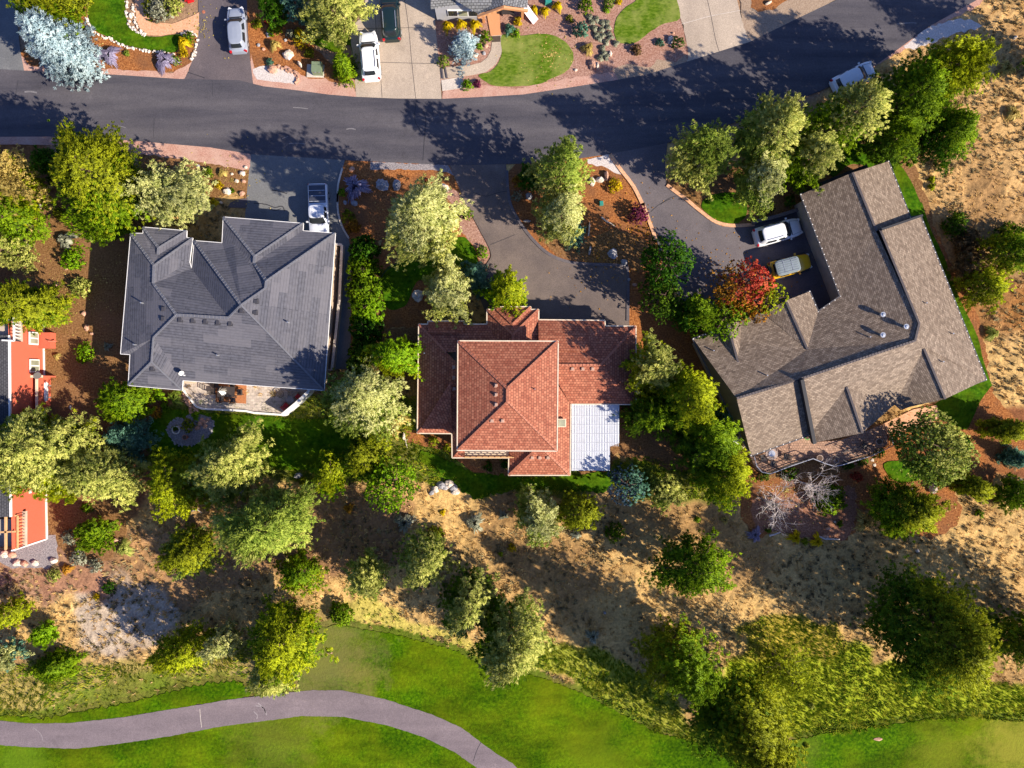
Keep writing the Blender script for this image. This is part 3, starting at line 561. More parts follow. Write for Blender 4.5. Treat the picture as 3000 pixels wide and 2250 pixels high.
# white rubble edging round the first lawn: uncountable little stones
def rubble(name, label, lines, n_per_m, size, mat, seed=3):
    r = random.Random(seed); m = MB()
    for pts in lines:
        p = smooth_poly([(W(x, y).x, W(x, y).y) for x, y in pts], 8, False)
        for i in range(len(p) - 1):
            L = math.hypot(p[i + 1][0] - p[i][0], p[i + 1][1] - p[i][1]); k = max(1, int(L * n_per_m + r.random()))
            for j in range(k):
                u = r.random(); x = p[i][0] + (p[i + 1][0] - p[i][0]) * u + r.uniform(-.12, .12); y = p[i][1] + (p[i + 1][1] - p[i][1]) * u + r.uniform(-.12, .12)
                s = size * r.uniform(.5, 1.3); m.box((x, y, .05 + s * .2), (s, s * r.uniform(.6, 1), s * .7), r.random() * 3, r.uniform(-.4, .4), taper=.65)
    o = m.build(name, mat); tagit(o, label, 'edging', kind='stuff'); return o
rubble('stone_edging', 'white rubble edging round the curved front lawn at the top left', [t(1, 700, 150, 725, 215, 790, 275, 900, 322, 1000, 372, 1100, 397, 1250, 420, 1420, 437), t(1, 1025, 0, 1030, 100, 1050, 200, 1095, 250, 1180, 290), t(1, 1085, 40, 1085, 130, 1110, 200, 1150, 260, 1185, 285), t(1, 1465, 275, 1520, 262, 1570, 275, 1600, 310, 1590, 400, 1555, 480)], 8, .2, M['stone_white'])
rubble('stone_edging', 'broken pink stones forming a dry stream below the pale boulder', [t(2, 230, 560, 300, 530, 380, 570, 450, 590, 480, 610, 475, 680)], 9, .26, M['rock_rust'], 5)
rubble('stone_retaining', 'tan rubble bank under the slanting patio edge of the grey house', [t(9, 1490, 150, 1520, 200, 1570, 260, 1600, 290), t(9, 1510, 180, 1540, 250, 1560, 300)], 14, .3, M['rock_rust'], 6)

# ------------------------------------------------------------------ terrain (one sheet reaching far beyond the frame)
xs = np.concatenate([[-1200, -500, -220, -110, -75], np.arange(-60, 60.01, .2), [75, 110, 220, 500, 1200]])
ys = np.concatenate([[-1200, -500, -200, -90, -58], np.arange(-46, 46.01, .2), [58, 90, 200, 500, 1200]])
X, Y = np.meshgrid(xs, ys); nx, ny = len(xs), len(ys)
wx = X + (fbm(X + 300, Y + 300, 3.0, 11) - .5) * 3.2; wy = Y + (fbm(X + 300, Y + 300, 3.0, 12) - .5) * 3.2
def reg(pts): return inside(wx, wy, [(W(x, y).x, W(x, y).y) for x, y in pts])
TAN = (.54, .355, .14)
colr = np.zeros(X.shape + (3,)); colr[:] = TAN
drym = np.ones(X.shape); greenm = np.zeros(X.shape)
def paint(pts, c, g=0.0, d=None):
    m = reg(pts); colr[m] = c
    greenm[m] = g
    drym[m] = (1 - g) if d is None else d
paint(P(-900, -900, 3900, -900, 3900, 300, 2700, 100, 2200, 400, -900, 700), (.30, .19, .12), 0, .1)
paint(P(2660, 60, 3900, -300, 3900, 1000, 2900, 1000, 2720, 560, 2800, 400), (.52, .33, .14), 0, 1)
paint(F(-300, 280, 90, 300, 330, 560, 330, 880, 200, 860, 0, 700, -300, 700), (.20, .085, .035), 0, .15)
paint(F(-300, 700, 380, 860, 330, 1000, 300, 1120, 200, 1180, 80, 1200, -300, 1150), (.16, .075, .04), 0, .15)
paint(F(0, 1190, 250, 1180, 330, 1260, 300, 1330, 150, 1300, 0, 1290, -300, 1300, -300, 1180), (.34, .20, .13), 0, .8)     # bare brownish scrub
paint(F(150, 1300, 290, 1230, 420, 1260, 400, 1330, 330, 1400, 260, 1440, 180, 1400), (.44, .355, .27), 0, .8)            # pale violet scree
paint(F(60, 1240, 240, 1210, 250, 1300, 120, 1290), (.36, .19, .12), 0, .6)
paint(F(300, 880, 800, 860, 900, 840, 900, 1000, 1290, 1030, 1480, 920, 1600, 1000, 1600, 1060, 1480, 1090, 1300, 1050, 1220, 1080, 900, 1050, 640, 1060, 560, 1020, 300, 1010), (.15, .17, .03), .8)
paint(F(885, 905, 960, 950, 1100, 1000, 1300, 1010, 1440, 950, 1440, 1040, 1290, 1060, 1130, 1050, 960, 1030, 900, 1000), (.12, .17, .02), .9)
paint(F(200, 1170, 560, 1090, 640, 1120, 640, 1200, 400, 1330, 280, 1240), (.36, .21, .10), 0)
paint(F(500, 1080, 800, 1060, 900, 1090, 860, 1200, 760, 1240, 600, 1250), (.28, .16, .08), 0)
paint(F(2100, 900, 2400, 880, 2400, 1100, 2200, 1040, 2080, 1040, 2060, 960), (.22, .09, .04), 0, .4)
paint(F(2020, 560, 2300, 620, 2400, 700, 2100, 720), (.34, .16, .05), 0, .9)
# greener strips towards the golf course
paint(F(-300, 1440, 90, 1430, 330, 1440, 380, 1400, 540, 1380, 620, 1470, 560, 1505, 300, 1540, 0, 1560, -300, 1560), (.38, .31, .09), .62)
paint(F(230, 1480, 380, 1450, 500, 1450, 545, 1500, 400, 1530, 120, 1560, -300, 1565, -300, 1550, 60, 1545), (.12, .20, .01), .45)
paint(F(500, 1460, 560, 1410, 680, 1330, 745, 1330, 735, 1420, 700, 1500, 560, 1500), (.30, .27, .12), .5)
paint(F(640, 1440, 660, 1350, 735, 1340, 740, 1420, 700, 1500, 640, 1500), (.34, .24, .14), .3)
paint(F(740, 1300, 800, 1300, 1000, 1370, 1060, 1420, 1200, 1400, 1290, 1430, 1400, 1480, 1440, 1560, 1510, 1600, 1400, 1560, 1280, 1500, 1180, 1440, 1050, 1430, 950, 1390, 740, 1345), (.50, .42, .10), .45)
paint(F(1040, 1395, 1260, 1390, 1330, 1430, 1440, 1500, 1520, 1600, 1900, 1660, 1640, 1640, 1520, 1620, 1390, 1570, 1260, 1500, 1150, 1440, 1040, 1430), (.30, .33, .04), .8)
paint(F(1500, 1500, 1560, 1440, 1620, 1370, 1740, 1350, 1840, 1390, 1900, 1430, 2100, 1470, 2500, 1500, 2500, 1560, 2000, 1570, 1780, 1590, 1600, 1620, 1500, 1600), (.30, .36, .02), .95)
paint(F(1590, 1350, 1690, 1330, 1800, 1350, 1840, 1400, 1700, 1440, 1600, 1420), (.42, .33, .05), .7)
# soften borders
def blur(a, n=2):
    for _ in range(n):
        b = a.copy(); b[1:-1, 1:-1] = (a[1:-1, 1:-1] * 2 + a[:-2, 1:-1] + a[2:, 1:-1] + a[1:-1, :-2] + a[1:-1, 2:]) / 6; a = b
    return a
for q in range(3): colr[..., q] = blur(colr[..., q], 3)
greenm = blur(greenm, 3); drym = blur(drym, 3)
nz = fbm(X + 300, Y + 300, 1.1, 21, 3); nz2 = fbm(X + 300, Y + 300, 6.0, 22, 3); nz3 = vnoise(X + 300, Y + 300, .45, 23)
colr *= (0.78 + .5 * nz)[..., None]
FW = [s_ for s_ in FAIRS]; near = np.zeros(X.shape, bool)
for s_ in FW:
    for dx, dy in ((.7, 0), (-.7, 0), (0, .7), (0, -.7), (.5, .5), (-.5, .5), (.5, -.5), (-.5, -.5)): near |= inside(X + dx, Y + dy, s_)
colr[near] = np.array((.10, .14, .012)) * (0.78 + .5 * nz)[near][:, None]
c_ = W(900, 1950); dry_ = np.clip(1.5 - (np.hypot(X - c_.x, Y - c_.y) + (nz - .5) * 3) / 5.5, 0, 1)[..., None]; colr = colr * (1 - dry_) + np.array((.20, .165, .055)) * dry_
# earth of three tones in the dry land: straw, red-brown soil, grey
mix = np.clip((nz2 - .48) * 5, 0, 1) * .7 * drym
colr = colr * (1 - mix[..., None]) + np.array((.24, .135, .06)) * mix[..., None]
Z = -.03 + (fbm(X + 300, Y + 300, 1.6, 31, 3) - .5) * .22 * (.35 + .65 * drym) + np.maximum(0, nz3 - .55) * .38 * (.25 + .75 * drym)
pressed = np.zeros(X.shape, bool)
for s_ in SHEETS:
    for dx, dy in ((0, 0), (.28, 0), (-.28, 0), (0, .28), (0, -.28)): pressed |= inside(X + dx, Y + dy, s_)
Z = np.where(pressed, -.04, Z); Z = np.where((abs(X) > 59) | (abs(Y) > 45), -.06, Z)
Z = np.where(pressed, Z, np.clip(Z, -.08, .3))
idx = np.arange(nx * ny).reshape(ny, nx)
Q = np.stack([idx[:-1, :-1], idx[:-1, 1:], idx[1:, 1:], idx[1:, :-1]], -1).reshape(-1, 4)
gm, gn, gb = new_mat('ground_soil')
va = gn.nodes.new('ShaderNodeVertexColor'); va.layer_name = 'soil'
no = gn.nodes.new('ShaderNodeTexNoise'); no.inputs['Scale'].default_value = 4.2; no.inputs['Detail'].default_value = 6; no.inputs['Roughness'].default_value = .75
tc = gn.nodes.new('ShaderNodeTexCoord'); gn.links.new(tc.outputs['Object'], no.inputs['Vector'])
rp = gn.nodes.new('ShaderNodeValToRGB'); rp.color_ramp.elements[0].position = .33; rp.color_ramp.elements[0].color = (.58, .55, .54, 1); rp.color_ramp.elements[1].position = .66; rp.color_ramp.elements[1].color = (1.3, 1.28, 1.2, 1)
gn.links.new(no.outputs[0], rp.inputs[0])
mx = gn.nodes.new('ShaderNodeMix'); mx.data_type = 'RGBA'; mx.blend_type = 'MULTIPLY'; mx.inputs[0].default_value = 1
gn.links.new(va.outputs[0], mx.inputs[6]); gn.links.new(rp.outputs[0], mx.inputs[7]); gn.links.new(mx.outputs[2], gb.inputs['Base Color'])
gb.inputs['Roughness'].default_value = 1; gb.inputs['Specular IOR Level'].default_value = .1
bp = gn.nodes.new('ShaderNodeBump'); bp.inputs['Strength'].default_value = .8; bp.inputs['Distance'].default_value = .09; gn.links.new(no.outputs[0], bp.inputs['Height']); gn.links.new(bp.outputs[0], gb.inputs['Normal'])
V = np.stack([X, Y, Z], -1).reshape(-1, 3)
ground = np_mesh('ground', V, Q, gm, smooth=True); ground['kind'] = 'structure'
ca = ground.data.color_attributes.new('soil', 'FLOAT_COLOR', 'POINT')
ca.data.foreach_set('color', np.concatenate([colr.reshape(-1, 3), np.ones((nx * ny, 1))], 1).astype(np.float32).ravel())

pressed_in = pressed.copy()
for _ in range(3):
    q_ = pressed_in.copy(); q_[1:-1, 1:-1] = pressed_in[1:-1, 1:-1] & pressed_in[:-2, 1:-1] & pressed_in[2:, 1:-1] & pressed_in[1:-1, :-2] & pressed_in[1:-1, 2:]; pressed_in = q_
# ------------------------------------------------------------------ loose grasses (uncountable)
def sample(field, x, y):
    ix = np.clip(np.searchsorted(xs, x) - 1, 0, nx - 1); iy = np.clip(np.searchsorted(ys, y) - 1, 0, ny - 1); return field[iy, ix]
def grass_stuff(name, label, field, n, K_, L_, wd, spread, mat, seed, thr=.5, swirl=0.0, clump=None):
    r = np.random.RandomState(seed)
    x = r.uniform(-56, 56, n * 4); y = r.uniform(-43, 43, n * 4)
    ok = (sample(field, x, y) * r.uniform(.6, 1.0, n * 4) > thr) & (~sample(pressed if not swirl else pressed_in, x, y))
    if clump: ok &= (fbm(x + 300, y + 300, clump, seed + 5, 3) > .47)
    x = x[ok][:n]; y = y[ok][:n]; m = len(x); z = sample(Z, x, y)
    s = r.uniform(.55, 1.3, m)
    c = np.repeat(np.stack([x, y, z], 1), K_, 0); S_ = np.repeat(s, K_)
    a = r.uniform(0, 2 * PI, m * K_)
    lean = np.stack([np.cos(a), np.sin(a)], 1) * spread
    if swirl:
        an = fbm(x + 300, y + 300, 5.0, seed + 9, 2) * 12
        lean += np.repeat(np.stack([np.cos(an), np.sin(an)], 1), K_, 0) * swirl
    d = np.concatenate([lean, np.ones((m * K_, 1))], 1); d /= np.linalg.norm(d, axis=1)[:, None]
    ln = (L_ * S_ * r.uniform(.7, 1.2, m * K_))[:, None]
    sd_ = np.stack([-d[:, 1], d[:, 0], np.zeros(m * K_)], 1); sd_ /= np.linalg.norm(sd_, axis=1)[:, None] + 1e-6
    base = c + sd_ * 0 + r.uniform(-.06, .06, (m * K_, 3)) * np.array((1, 1, 0)) * S_[:, None] * 2
    V = np.stack([base - sd_ * wd, base + sd_ * wd, base + d * ln], 1).reshape(-1, 3)
    Qd = np.arange(m * K_ * 3).reshape(-1, 3)
    o = np_mesh(name, V, Qd, mat, tint=np.repeat(r.rand(m), K_)); tagit(o, label, 'grass', kind='stuff'); return o
M['straw'] = foliage('straw', (.52, .33, .12), (.74, .52, .22), .3)
M['scrub'] = foliage('scrub', (.20, .15, .07), (.40, .33, .17), .2)
M['wildgrass'] = foliage('wildgrass', (.12, .21, .004), (.50, .46, .04), .3)
grass_stuff('dry_grass', 'straw coloured bunch grass scattered over the dry slope', drym, 9000, 7, .34, .045, .9, M['straw'], 41, thr=.5)
grass_stuff('low_scrub', 'small grey brown scrub tufts dotted over the dry land', drym, 5200, 12, .36, .05, .8, M['scrub'], 43, thr=.55, clump=9)
grass_stuff('rough_grass', 'long yellow green grass swept into waves beside the golf course', greenm, 60000, 4, .36, .042, .45, M['wildgrass'], 45, thr=.42, swirl=.6)
from mathutils.bvhtree import BVHTree
# ------------------------------------------------------------------ houses
def vz(pt, h): return W(pt[0], pt[1], h)
def roof_faces(m, V_, faces):
    for f in faces:
        p = [V_[k] if not isinstance(k, Vector) else k for k in f]
        n = Vector((0, 0, 0))
        for i in range(len(p)):
            a, b = p[i], p[(i + 1) % len(p)]
            n += Vector(((a.y - b.y) * (a.z + b.z), (a.z - b.z) * (a.x + b.x), (a.x - b.x) * (a.y + b.y)))
        if n.z < 0: p = p[::-1]; n = -n
        n.normalize()
        dn = Vector((n.x, n.y, 0))
        if dn.length < 1e-3: uh = Vector((1, 0, 0)); vh = Vector((0, 1, 0))
        else:
            uh = Vector((0, 0, 1)).cross(dn.normalized()); vh = n.cross(uh)
        uv = [(q.dot(uh), q.dot(vh)) for q in p]
        if len(p) <= 4: m.add(p, [tuple(range(len(p)))], [uv])
        else:
            tr = tessellate_polygon([[Vector((q.x, q.y, 0)) for q in p]])
            fs = []
            for f3 in tr:
                a, b, c = [p[k] for k in f3]
                fs.append(tuple(f3) if (b - a).cross(c - a).z > 0 else tuple(f3[::-1]))
            m.add(p, fs, [[uv[k] for k in f3] for f3 in fs])
BVH = []
def remember(*mbs):      # the roof now being fitted, so that vents stand exactly on it
    BVH.clear()
    for mb in mbs: BVH.append(BVHTree.FromPolygons([Vector(v) for v in mb.v], mb.f))
def on_roof(px, py, h=3.5):
    o_ = Vector((0, 0, CAM_H)); d_ = (W(px, py, 0) - o_).normalized(); best = None
    for b_ in BVH:
        hit = b_.ray_cast(o_, d_)
        if hit[0] is not None and (best is None or hit[0].z > best.z): best = hit[0]
    return best if best is not None else W(px, py, h)
def caps(parent, V_, lines, mat, step=.33, wd=.26, name='ridge_cap'):
    for a, b in lines:
        m = MB()
        a = V_[a] if not isinstance(a, Vector) else a; b = V_[b] if not isinstance(b, Vector) else b
        L = (b - a).length; n = max(1, int(L / step)); d = (b - a) / n
        for i in range(n):
            p = a + d * i; q = a + d * (i + 1) * 1.0
            up = Vector((0, 0, 1)); m.bar(p + up * .035, p + d * 1.02 + up * .075, wd, .07)
        m.build(name, mat, parent)
def inset(poly, d):
    n = len(poly); ar = sum(poly[i][0] * poly[(i + 1) % n][1] - poly[(i + 1) % n][0] * poly[i][1] for i in range(n)); sg = 1 if ar > 0 else -1
    out = []
    for i in range(n):
        p0 = np.array(poly[i - 1][:2]); p1 = np.array(poly[i][:2]); p2 = np.array(poly[(i + 1) % n][:2])
        d1 = (p1 - p0) / (np.hypot(*(p1 - p0)) + 1e-9); d2 = (p2 - p1) / (np.hypot(*(p2 - p1)) + 1e-9)
        n1 = np.array((-d1[1], d1[0])) * sg; n2 = np.array((-d2[1], d2[0])) * sg
        b = n1 + n2; l = max(.5, np.dot(b, n1)); out.append(tuple(p1 + b / l * d))
    return out
def shell(parent, outline, he, wall_mat, fascia_mat, over=.55, gut_mat=None, fh=.2, gut=.11, z0=0.0, straps=None):
    """walls under the eave outline, a fascia and soffit, and a gutter running round the eave"""
    m = MB(); m.prism(inset(outline, over), z0 - .1, he - fh + .01); m.build('wall', wall_mat, parent)
    m = MB(); n = len(outline)
    vs = [(q[0], q[1], he - fh) for q in outline] + [(q[0], q[1], he - .012) for q in outline]
    fs = [(i, (i + 1) % n, (i + 1) % n + n, i + n) for i in range(n)]
    tr = tessellate_polygon([[Vector((q[0], q[1], 0)) for q in outline]])
    m.add(vs, fs + [tuple(f) for f in tr]); m.build('fascia', fascia_mat, parent)
    if gut_mat:
        m = MB(); o2 = inset(outline, -gut * .5)
        for i in range(n):
            a = Vector((o2[i][0], o2[i][1], he - .03)); b = Vector((o2[(i + 1) % n][0], o2[(i + 1) % n][1], he - .03)); m.bar(a, b, gut, .09)
        m.build('gutter', gut_mat, parent)
    if straps:
        sm = None
        for i in straps:
            a = Vector((outline[i][0], outline[i][1], he + .03)); b = Vector((outline[(i + 1) % n][0], outline[(i + 1) % n][1], he + .03)); L = (b - a).length; k = int(L / .62)
            for j in range(k + 1):
                p = a + (b - a) * j / max(1, k)
                if sm is None: m = MB(); m.box((0, 0, 0), (.09, .09, .04)); sm = m.build('gutter_strap', M['white'], parent, origin=(0, 0, 0))
                else: sm = sm.copy(); col.objects.link(sm); sm.parent = parent
                sm.location = p - parent.location; sm.rotation_euler = (0, 0, math.atan2((b - a).y, (b - a).x))
def zat(a, b, c, x, y):
    n = (b - a).cross(c - a); return a.z - (n.x * (x - a.x) + n.y * (y - a.y)) / n.z
def box_vent(parent, px, py, h, mat, size=(.42, .36, .22), rz=0, name='roof_vent'):
    p = on_roof(px, py, h); m = MB(); m.box((p.x, p.y, p.z + size[2] / 2 - .08), size, rz, taper=.75); m.box((p.x, p.y, p.z - .03), (size[0] * 1.25, size[1] * 1.25, .08), rz); return m.build(name, mat, parent)
def pipe(parent, px, py, h, r=.06, L=.5, mat=None, cap=False, name='vent_pipe'):
    p = on_roof(px, py, h); m = MB(); m.cyl((p.x, p.y, p.z - .2), r, L + .2, 12)
    o = m.build(name, mat or M['metal'], parent)
    return o

# ---- grey tile-roofed house (left)
g = thing('grey_tile_house', 'large house with a dark grey ribbed tile hip roof and a pale patio below', 'house', W(650, 900, 0))
he = 4.3
h_ = lambda d: he + .0041 * d
GV = {}
def gv(k, n, x, y, h): GV[k] = W(*t(n, x, y), h)
gv('A', 5, 1060, 370, he); gv('A2', 5, 1160, 371, he); gv('A3', 5, 1160, 320, he); gv('A4', 5, 1512, 350, he); gv('A5', 5, 1510, 406, he)
gv('A6', 5, 1560, 410, he); gv('A7', 5, 1535, 602, he); gv('B0', 5, 1552, 655, he); gv('B1', 5, 1575, 430, he); gv('B2', 5, 1800, 448, he); gv('B3', 5, 1893, 456, he + .35)
gv('C1', 5, 1810, 238, he); gv('C2', 6, 520, 290, he); gv('C3', 6, 517, 350, he); gv('C4', 6, 780, 370, he); gv('D1', 6, 690, 1640, he)
gv('D2', 5, 1480, 1560, he); gv('E1', 5, 1475, 1638, he); gv('E2', 5, 1040, 1600, he); gv('E3', 5, 1055, 1350, he); gv('E4', 5, 978, 1345, he)
gv('R1', 5, 1287, 487, h_(130)); gv('R2', 5, 1283, 542, h_(130))
gv('P1', 5, 1250, 630, h_(245)); gv('P2', 5, 1245, 775, h_(245)); gv('P3', 5, 1430, 1030, h_(450)); gv('P4', 5, 1850, 1055, h_(480)); gv('P5', 5, 1245, 1215, h_(270)); gv('P6', 5, 1230, 1410, h_(195))
gv('P7', 5, 1955, 950, h_(620)); gv('P8', 5, 2160, 755, h_(520)); gv('P9', 5, 2155, 812, h_(515)); gv('Q1', 5, 2065, 555, h_(265)); gv('Q2', 5, 2060, 612, h_(275))
roof_outline = ['A', 'A2', 'A3', 'A4', 'A5', 'A6', 'A7', 'B0', 'B1', 'B2', 'C1', 'C2', 'C3', 'C4', 'D1', 'D2', 'E1', 'E2', 'E3', 'E4']
gout = [(GV[k].x, GV[k].y) for k in roof_outline]
shell(g, gout, he, M['wall_tan'], M['dark_trim'], over=.6, gut_mat=M['white'], gut=.05)
m = MB()
roof_faces(m, GV, [['A', 'P1', 'P2', 'P3', 'P5', 'P6', 'E2', 'E3', 'E4'], ['A', 'A2', 'R2', 'A5', 'A6', 'P1'], ['A2', 'A3', 'R1', 'R2'], ['A3', 'A4', 'R1'], ['A4', 'A5', 'R2', 'R1'],
    ['A6', 'A7', 'P2', 'P1'], ['P2', 'A7', 'B0', 'P4', 'P3'], ['B0', 'B1', 'P7', 'P4'], ['B1', 'B2', 'B3', 'P9', 'P7'], ['B2', 'C1', 'Q1', 'Q2', 'P8', 'P9', 'B3'],
    ['C1', 'C2', 'Q1'], ['C2', 'C3', 'Q2', 'Q1'], ['C3', 'C4', 'P8', 'Q2'], ['C4', 'D1', 'P7', 'P9', 'P8'], ['P7', 'D1', 'D2', 'P5', 'P3', 'P4'], ['P5', 'D2', 'E1', 'P6'], ['P6', 'E1', 'E2']])
m.build('roof', M['roof_grey'], g); remember(m)
caps(g, GV, [('A', 'P1'), ('P2', 'P3'), ('P3', 'P4'), ('B1', 'P7'), ('C1', 'Q1'), ('A3', 'R1'), ('Q2', 'P8'), ('R1', 'R2'), ('P1', 'P2'), ('Q1', 'Q2'), ('P8', 'P9')], M['ridge_grey'])
caps(g, GV, [('P3', 'P5'), ('P5', 'P6'), ('P6', 'E2'), ('P6', 'E1'), ('P4', 'P7'), ('P7', 'P9'), ('P7', 'D1'), ('C4', 'P8'), ('C2', 'Q1'), ('A4', 'R1'), ('A6', 'P1')], M['ridge_grey'], wd=.16)
for n_, x, y, d in ((5, 1460, 1068, 400), (5, 1562, 1076, 410), (5, 1664, 1082, 415), (5, 1765, 1092, 420), (5, 1865, 1100, 430), (5, 1957, 995, 560), (5, 2073, 920, 500), (5, 2065, 1010, 500), (5, 1235, 1465, 140), (5, 1325, 980, 300), (5, 1322, 1058, 310)):
    box_vent(g, *t(n_, x, y), h_(d) - .05, M['dark_trim'], (.40, .40, .2))
for n_, x, y, d in ((5, 1772, 1358, 190), (6, 405, 1092, 370), (5, 1160, 935, 130), (5, 1103, 1272, 90)):
    pipe(g, *t(n_, x, y), h_(d), .07, .5)
# ---- low white wall and fence strip along its right side
o = thing('side_wall', 'long low white-topped wall running beside the right wall of the grey roofed house', 'wall', W(*t(6, 820, 1000)))
m = MB(); pts = [W(*t(6, *q)) for q in ((856, 480), (836, 900), (805, 1200), (775, 1478))]
for a, b in zip(pts, pts[1:]): m.bar(a + Vector((0, 0, .55)), b + Vector((0, 0, .55)), .14, 1.1)
m.bar(pts[0] + Vector((0, 0, .55)), W(*t(6, 780, 470)) + Vector((0, 0, .55)), .14, 1.1); m.bar(pts[-1] + Vector((0, 0, .55)), W(*t(6, 700, 1476)) + Vector((0, 0, .55)), .14, 1.1)
m.build('wall_panel', M['wall_beige'], o)
m = MB()
for a, b in zip(pts, pts[1:]): m.bar(a + Vector((0, 0, 1.13)), b + Vector((0, 0, 1.13)), .26, .07)
m.bar(pts[0] + Vector((0, 0, 1.133)), W(*t(6, 780, 470)) + Vector((0, 0, 1.133)), .24, .07)
m.build('wall_cap', M['concrete_pale'], o)
# ---- patio of the grey house
pat = P(*sum([list(q) for q in t(9, 1480, 20, 1475, 95, 1600, 250, 1650, 268, 2000, 285) + t(10, 130, 300, 370, 318, 400, 318, 600, 130, 600, 60)], []), 900, 1060, 540, 1060)
sheet('patio', pat, .16, M['pavers'], uvs=True, press=True)
m_ = MB(); ps = [W(*q) for q in t(9, 1475, 95, 1600, 252, 1650, 268, 2000, 287) + t(10, 130, 302, 385, 320)]
o = None
for a, b in zip(ps, ps[1:]): m_.bar(a + Vector((0, 0, .13)), b + Vector((0, 0, .13)), .2, .34)
tagit(m_.build('patio_edge', M['white'], None, origin=ps[2]), 'white coping along the lower edge of the grey house patio', 'edging')
m_ = MB(); ps = [W(*q) for q in t(10, 390, 315, 500, 225, 600, 130, 610, 100)]
for a, b in zip(ps, ps[1:]): m_.bar(a + Vector((0, 0, .85)), b + Vector((0, 0, .85)), .3, 1.7)
tagit(m_.build('screen_wall', M['white'], None, origin=ps[1]), 'angled white screen wall at the right end of the grey house patio', 'wall')
sheet('patio_rug', t(9, 1755, 60, 2003, 80, 1998, 228, 1752, 212), .172, M['rug'], press=False, kind=None, label='rust orange rug under the outdoor dining table', cat='rug')
def patio_chair(name, label, px, py, rz, mat, cushion=None, group=None):
    b = W(px, py); b.z = .16; o = thing(name, label, 'chair', b, rz, group); R_ = o.location
    def loc(mb, nm, mt): q = mb.build(nm, mt, None, origin=(0, 0, 0)); q.parent = o; return q
    m = MB(); m.box((0, 0, .43), (.52, .52, .05)); m.box((0, 0, .475), (.46, .46, .05)) if cushion else None; loc(m, 'seat', cushion or mat)
    m = MB(); m.bar((-.27, -.24, .45), (-.36, -.24, 1.0), .05, .05); m.bar((-.27, .24, .45), (-.36, .24, 1.0), .05, .05)
    for k in range(4): z = .55 + k * .14; m.bar((-.28 - .1 * (z - .45) / .55, -.24, z), (-.28 - .1 * (z - .45) / .55, .24, z), .03, .07)
    loc(m, 'backrest', cushion or mat)
    for sx, sy in ((1, 1), (1, -1), (-1, 1), (-1, -1)):
        m = MB(); m.bar((sx * .24, sy * .25, 0), (sx * .24, sy * .25, .42), .045, .045); loc(m, 'leg', mat)
    for sy in (1, -1):
        m = MB(); m.bar((.26, sy * .29, .66), (-.3, sy * .29, .70), .06, .04); m.bar((.26, sy * .29, .43), (.26, sy * .29, .66), .04, .04); loc(m, 'armrest', mat)
    return o
o = thing('dining_table', 'dark rectangular patio dining table carrying a white folded cover', 'table', W(*t(9, 1860, 130)) + Vector((0, 0, .172)), -.05)
m = MB(); m.box((0, 0, .73), (1.75, 1.05, .05)); q = m.build('tabletop', M['furn'], None, origin=(0, 0, 0)); q.parent = o
for sx in (-1, 1):
    for sy in (-1, 1): m = MB(); m.bar((sx * .8, sy * .46, 0), (sx * .8, sy * .46, .71), .07, .07); q = m.build('leg', M['furn'], None, origin=(0, 0, 0)); q.parent = o
# closed white parasol over the table
c = W(*t(9, 1840, 125)); m = MB(); o = thing('parasol', 'closed white parasol standing in the middle of the patio table', 'parasol', c + Vector((0, 0, .17)))
m.cyl(c + Vector((0, 0, .17)), .025, 2.2, 8); m.build('pole', M['metal'], o, origin=c + Vector((0, 0, .17)))
r = random.Random(5); m = MB()
for k in range(14):
    a = 2 * PI * k / 14; l = r.uniform(.3, .52); p = c + Vector((0, 0, 2.2)); e = c + Vector((math.cos(a) * l, math.sin(a) * l, 1.0 + r.random() * .2)); e2 = c + Vector((math.cos(a + .45) * l * .7, math.sin(a + .45) * l * .7, .95)); m.add([p, e, e2], [(0, 1, 2), (2, 1, 0)])
m.build('canopy', M['white'], o, origin=c + Vector((0, 0, .17)))
cpos = [(1770, 75, 0, 'leftmost'), (1745, 130, 0, ''), (1810, 190, PI / 2, ''), (1905, 198, PI / 2, ''), (1960, 135, PI, ''), (1900, 85, -PI / 2, '')]
clab = ['dark metal patio chair at the upper left corner of the dining table', 'dark metal patio chair at the left end of the dining table', 'dark metal patio chair below the dining table, nearer its left end', 'dark metal patio chair below the dining table, nearer its right end', 'dark metal patio chair at the right end of the dining table', 'dark metal patio chair above the dining table, against the roof edge']
for (x, y, a, _), lb in zip(cpos, clab): patio_chair('patio_chair', lb, *t(9, x, y), a, M['furn'], group='chairs round the patio dining table')
patio_chair('patio_chair', 'red cushioned chair beside the angled white wall, nearer the grey roof edge', *t(10, 495, 170), 2.4, M['furn'], M['red_cushion'])
patio_chair('patio_chair', 'red cushioned chair at the lower corner of the angled white wall', *t(10, 395, 245), .9, M['furn'], M['red_cushion'])
c = W(*t(10, 430, 195)); m = MB(); m.cyl((c.x, c.y, .16), .2, .4, 12); m.cyl((c.x, c.y, .56), .38, .05, 20)
tagit(m.build('fire_bowl', M['rock_grey'], None, origin=(c.x, c.y, .16)), 'small round grey side table between the two red patio chairs', 'table')
m = MB(); m.cyl((0, 0, 0), .05, .5, 8)
c = W(*t(10, 348, 150)); m = MB()
for k in range(10):
    a = 2 * PI * k / 10; m.bar((c.x, c.y, .55), (c.x + .36 * math.cos(a), c.y + .36 * math.sin(a), .55), .03, .03)
    a2 = 2 * PI * (k + 1) / 10; m.bar((c.x + .36 * math.cos(a), c.y + .36 * math.sin(a), .55), (c.x + .36 * math.cos(a2), c.y + .36 * math.sin(a2), .55), .05, .05)
m.cyl((c.x, c.y, .16), .04, .4, 8); tagit(m.build('wagon_wheel_stand', M['furn'], None, origin=(c.x, c.y, .16)), 'spoked round iron table half hidden by the roof edge', 'table')
c = W(*t(9, 1490, 1510)) ; 
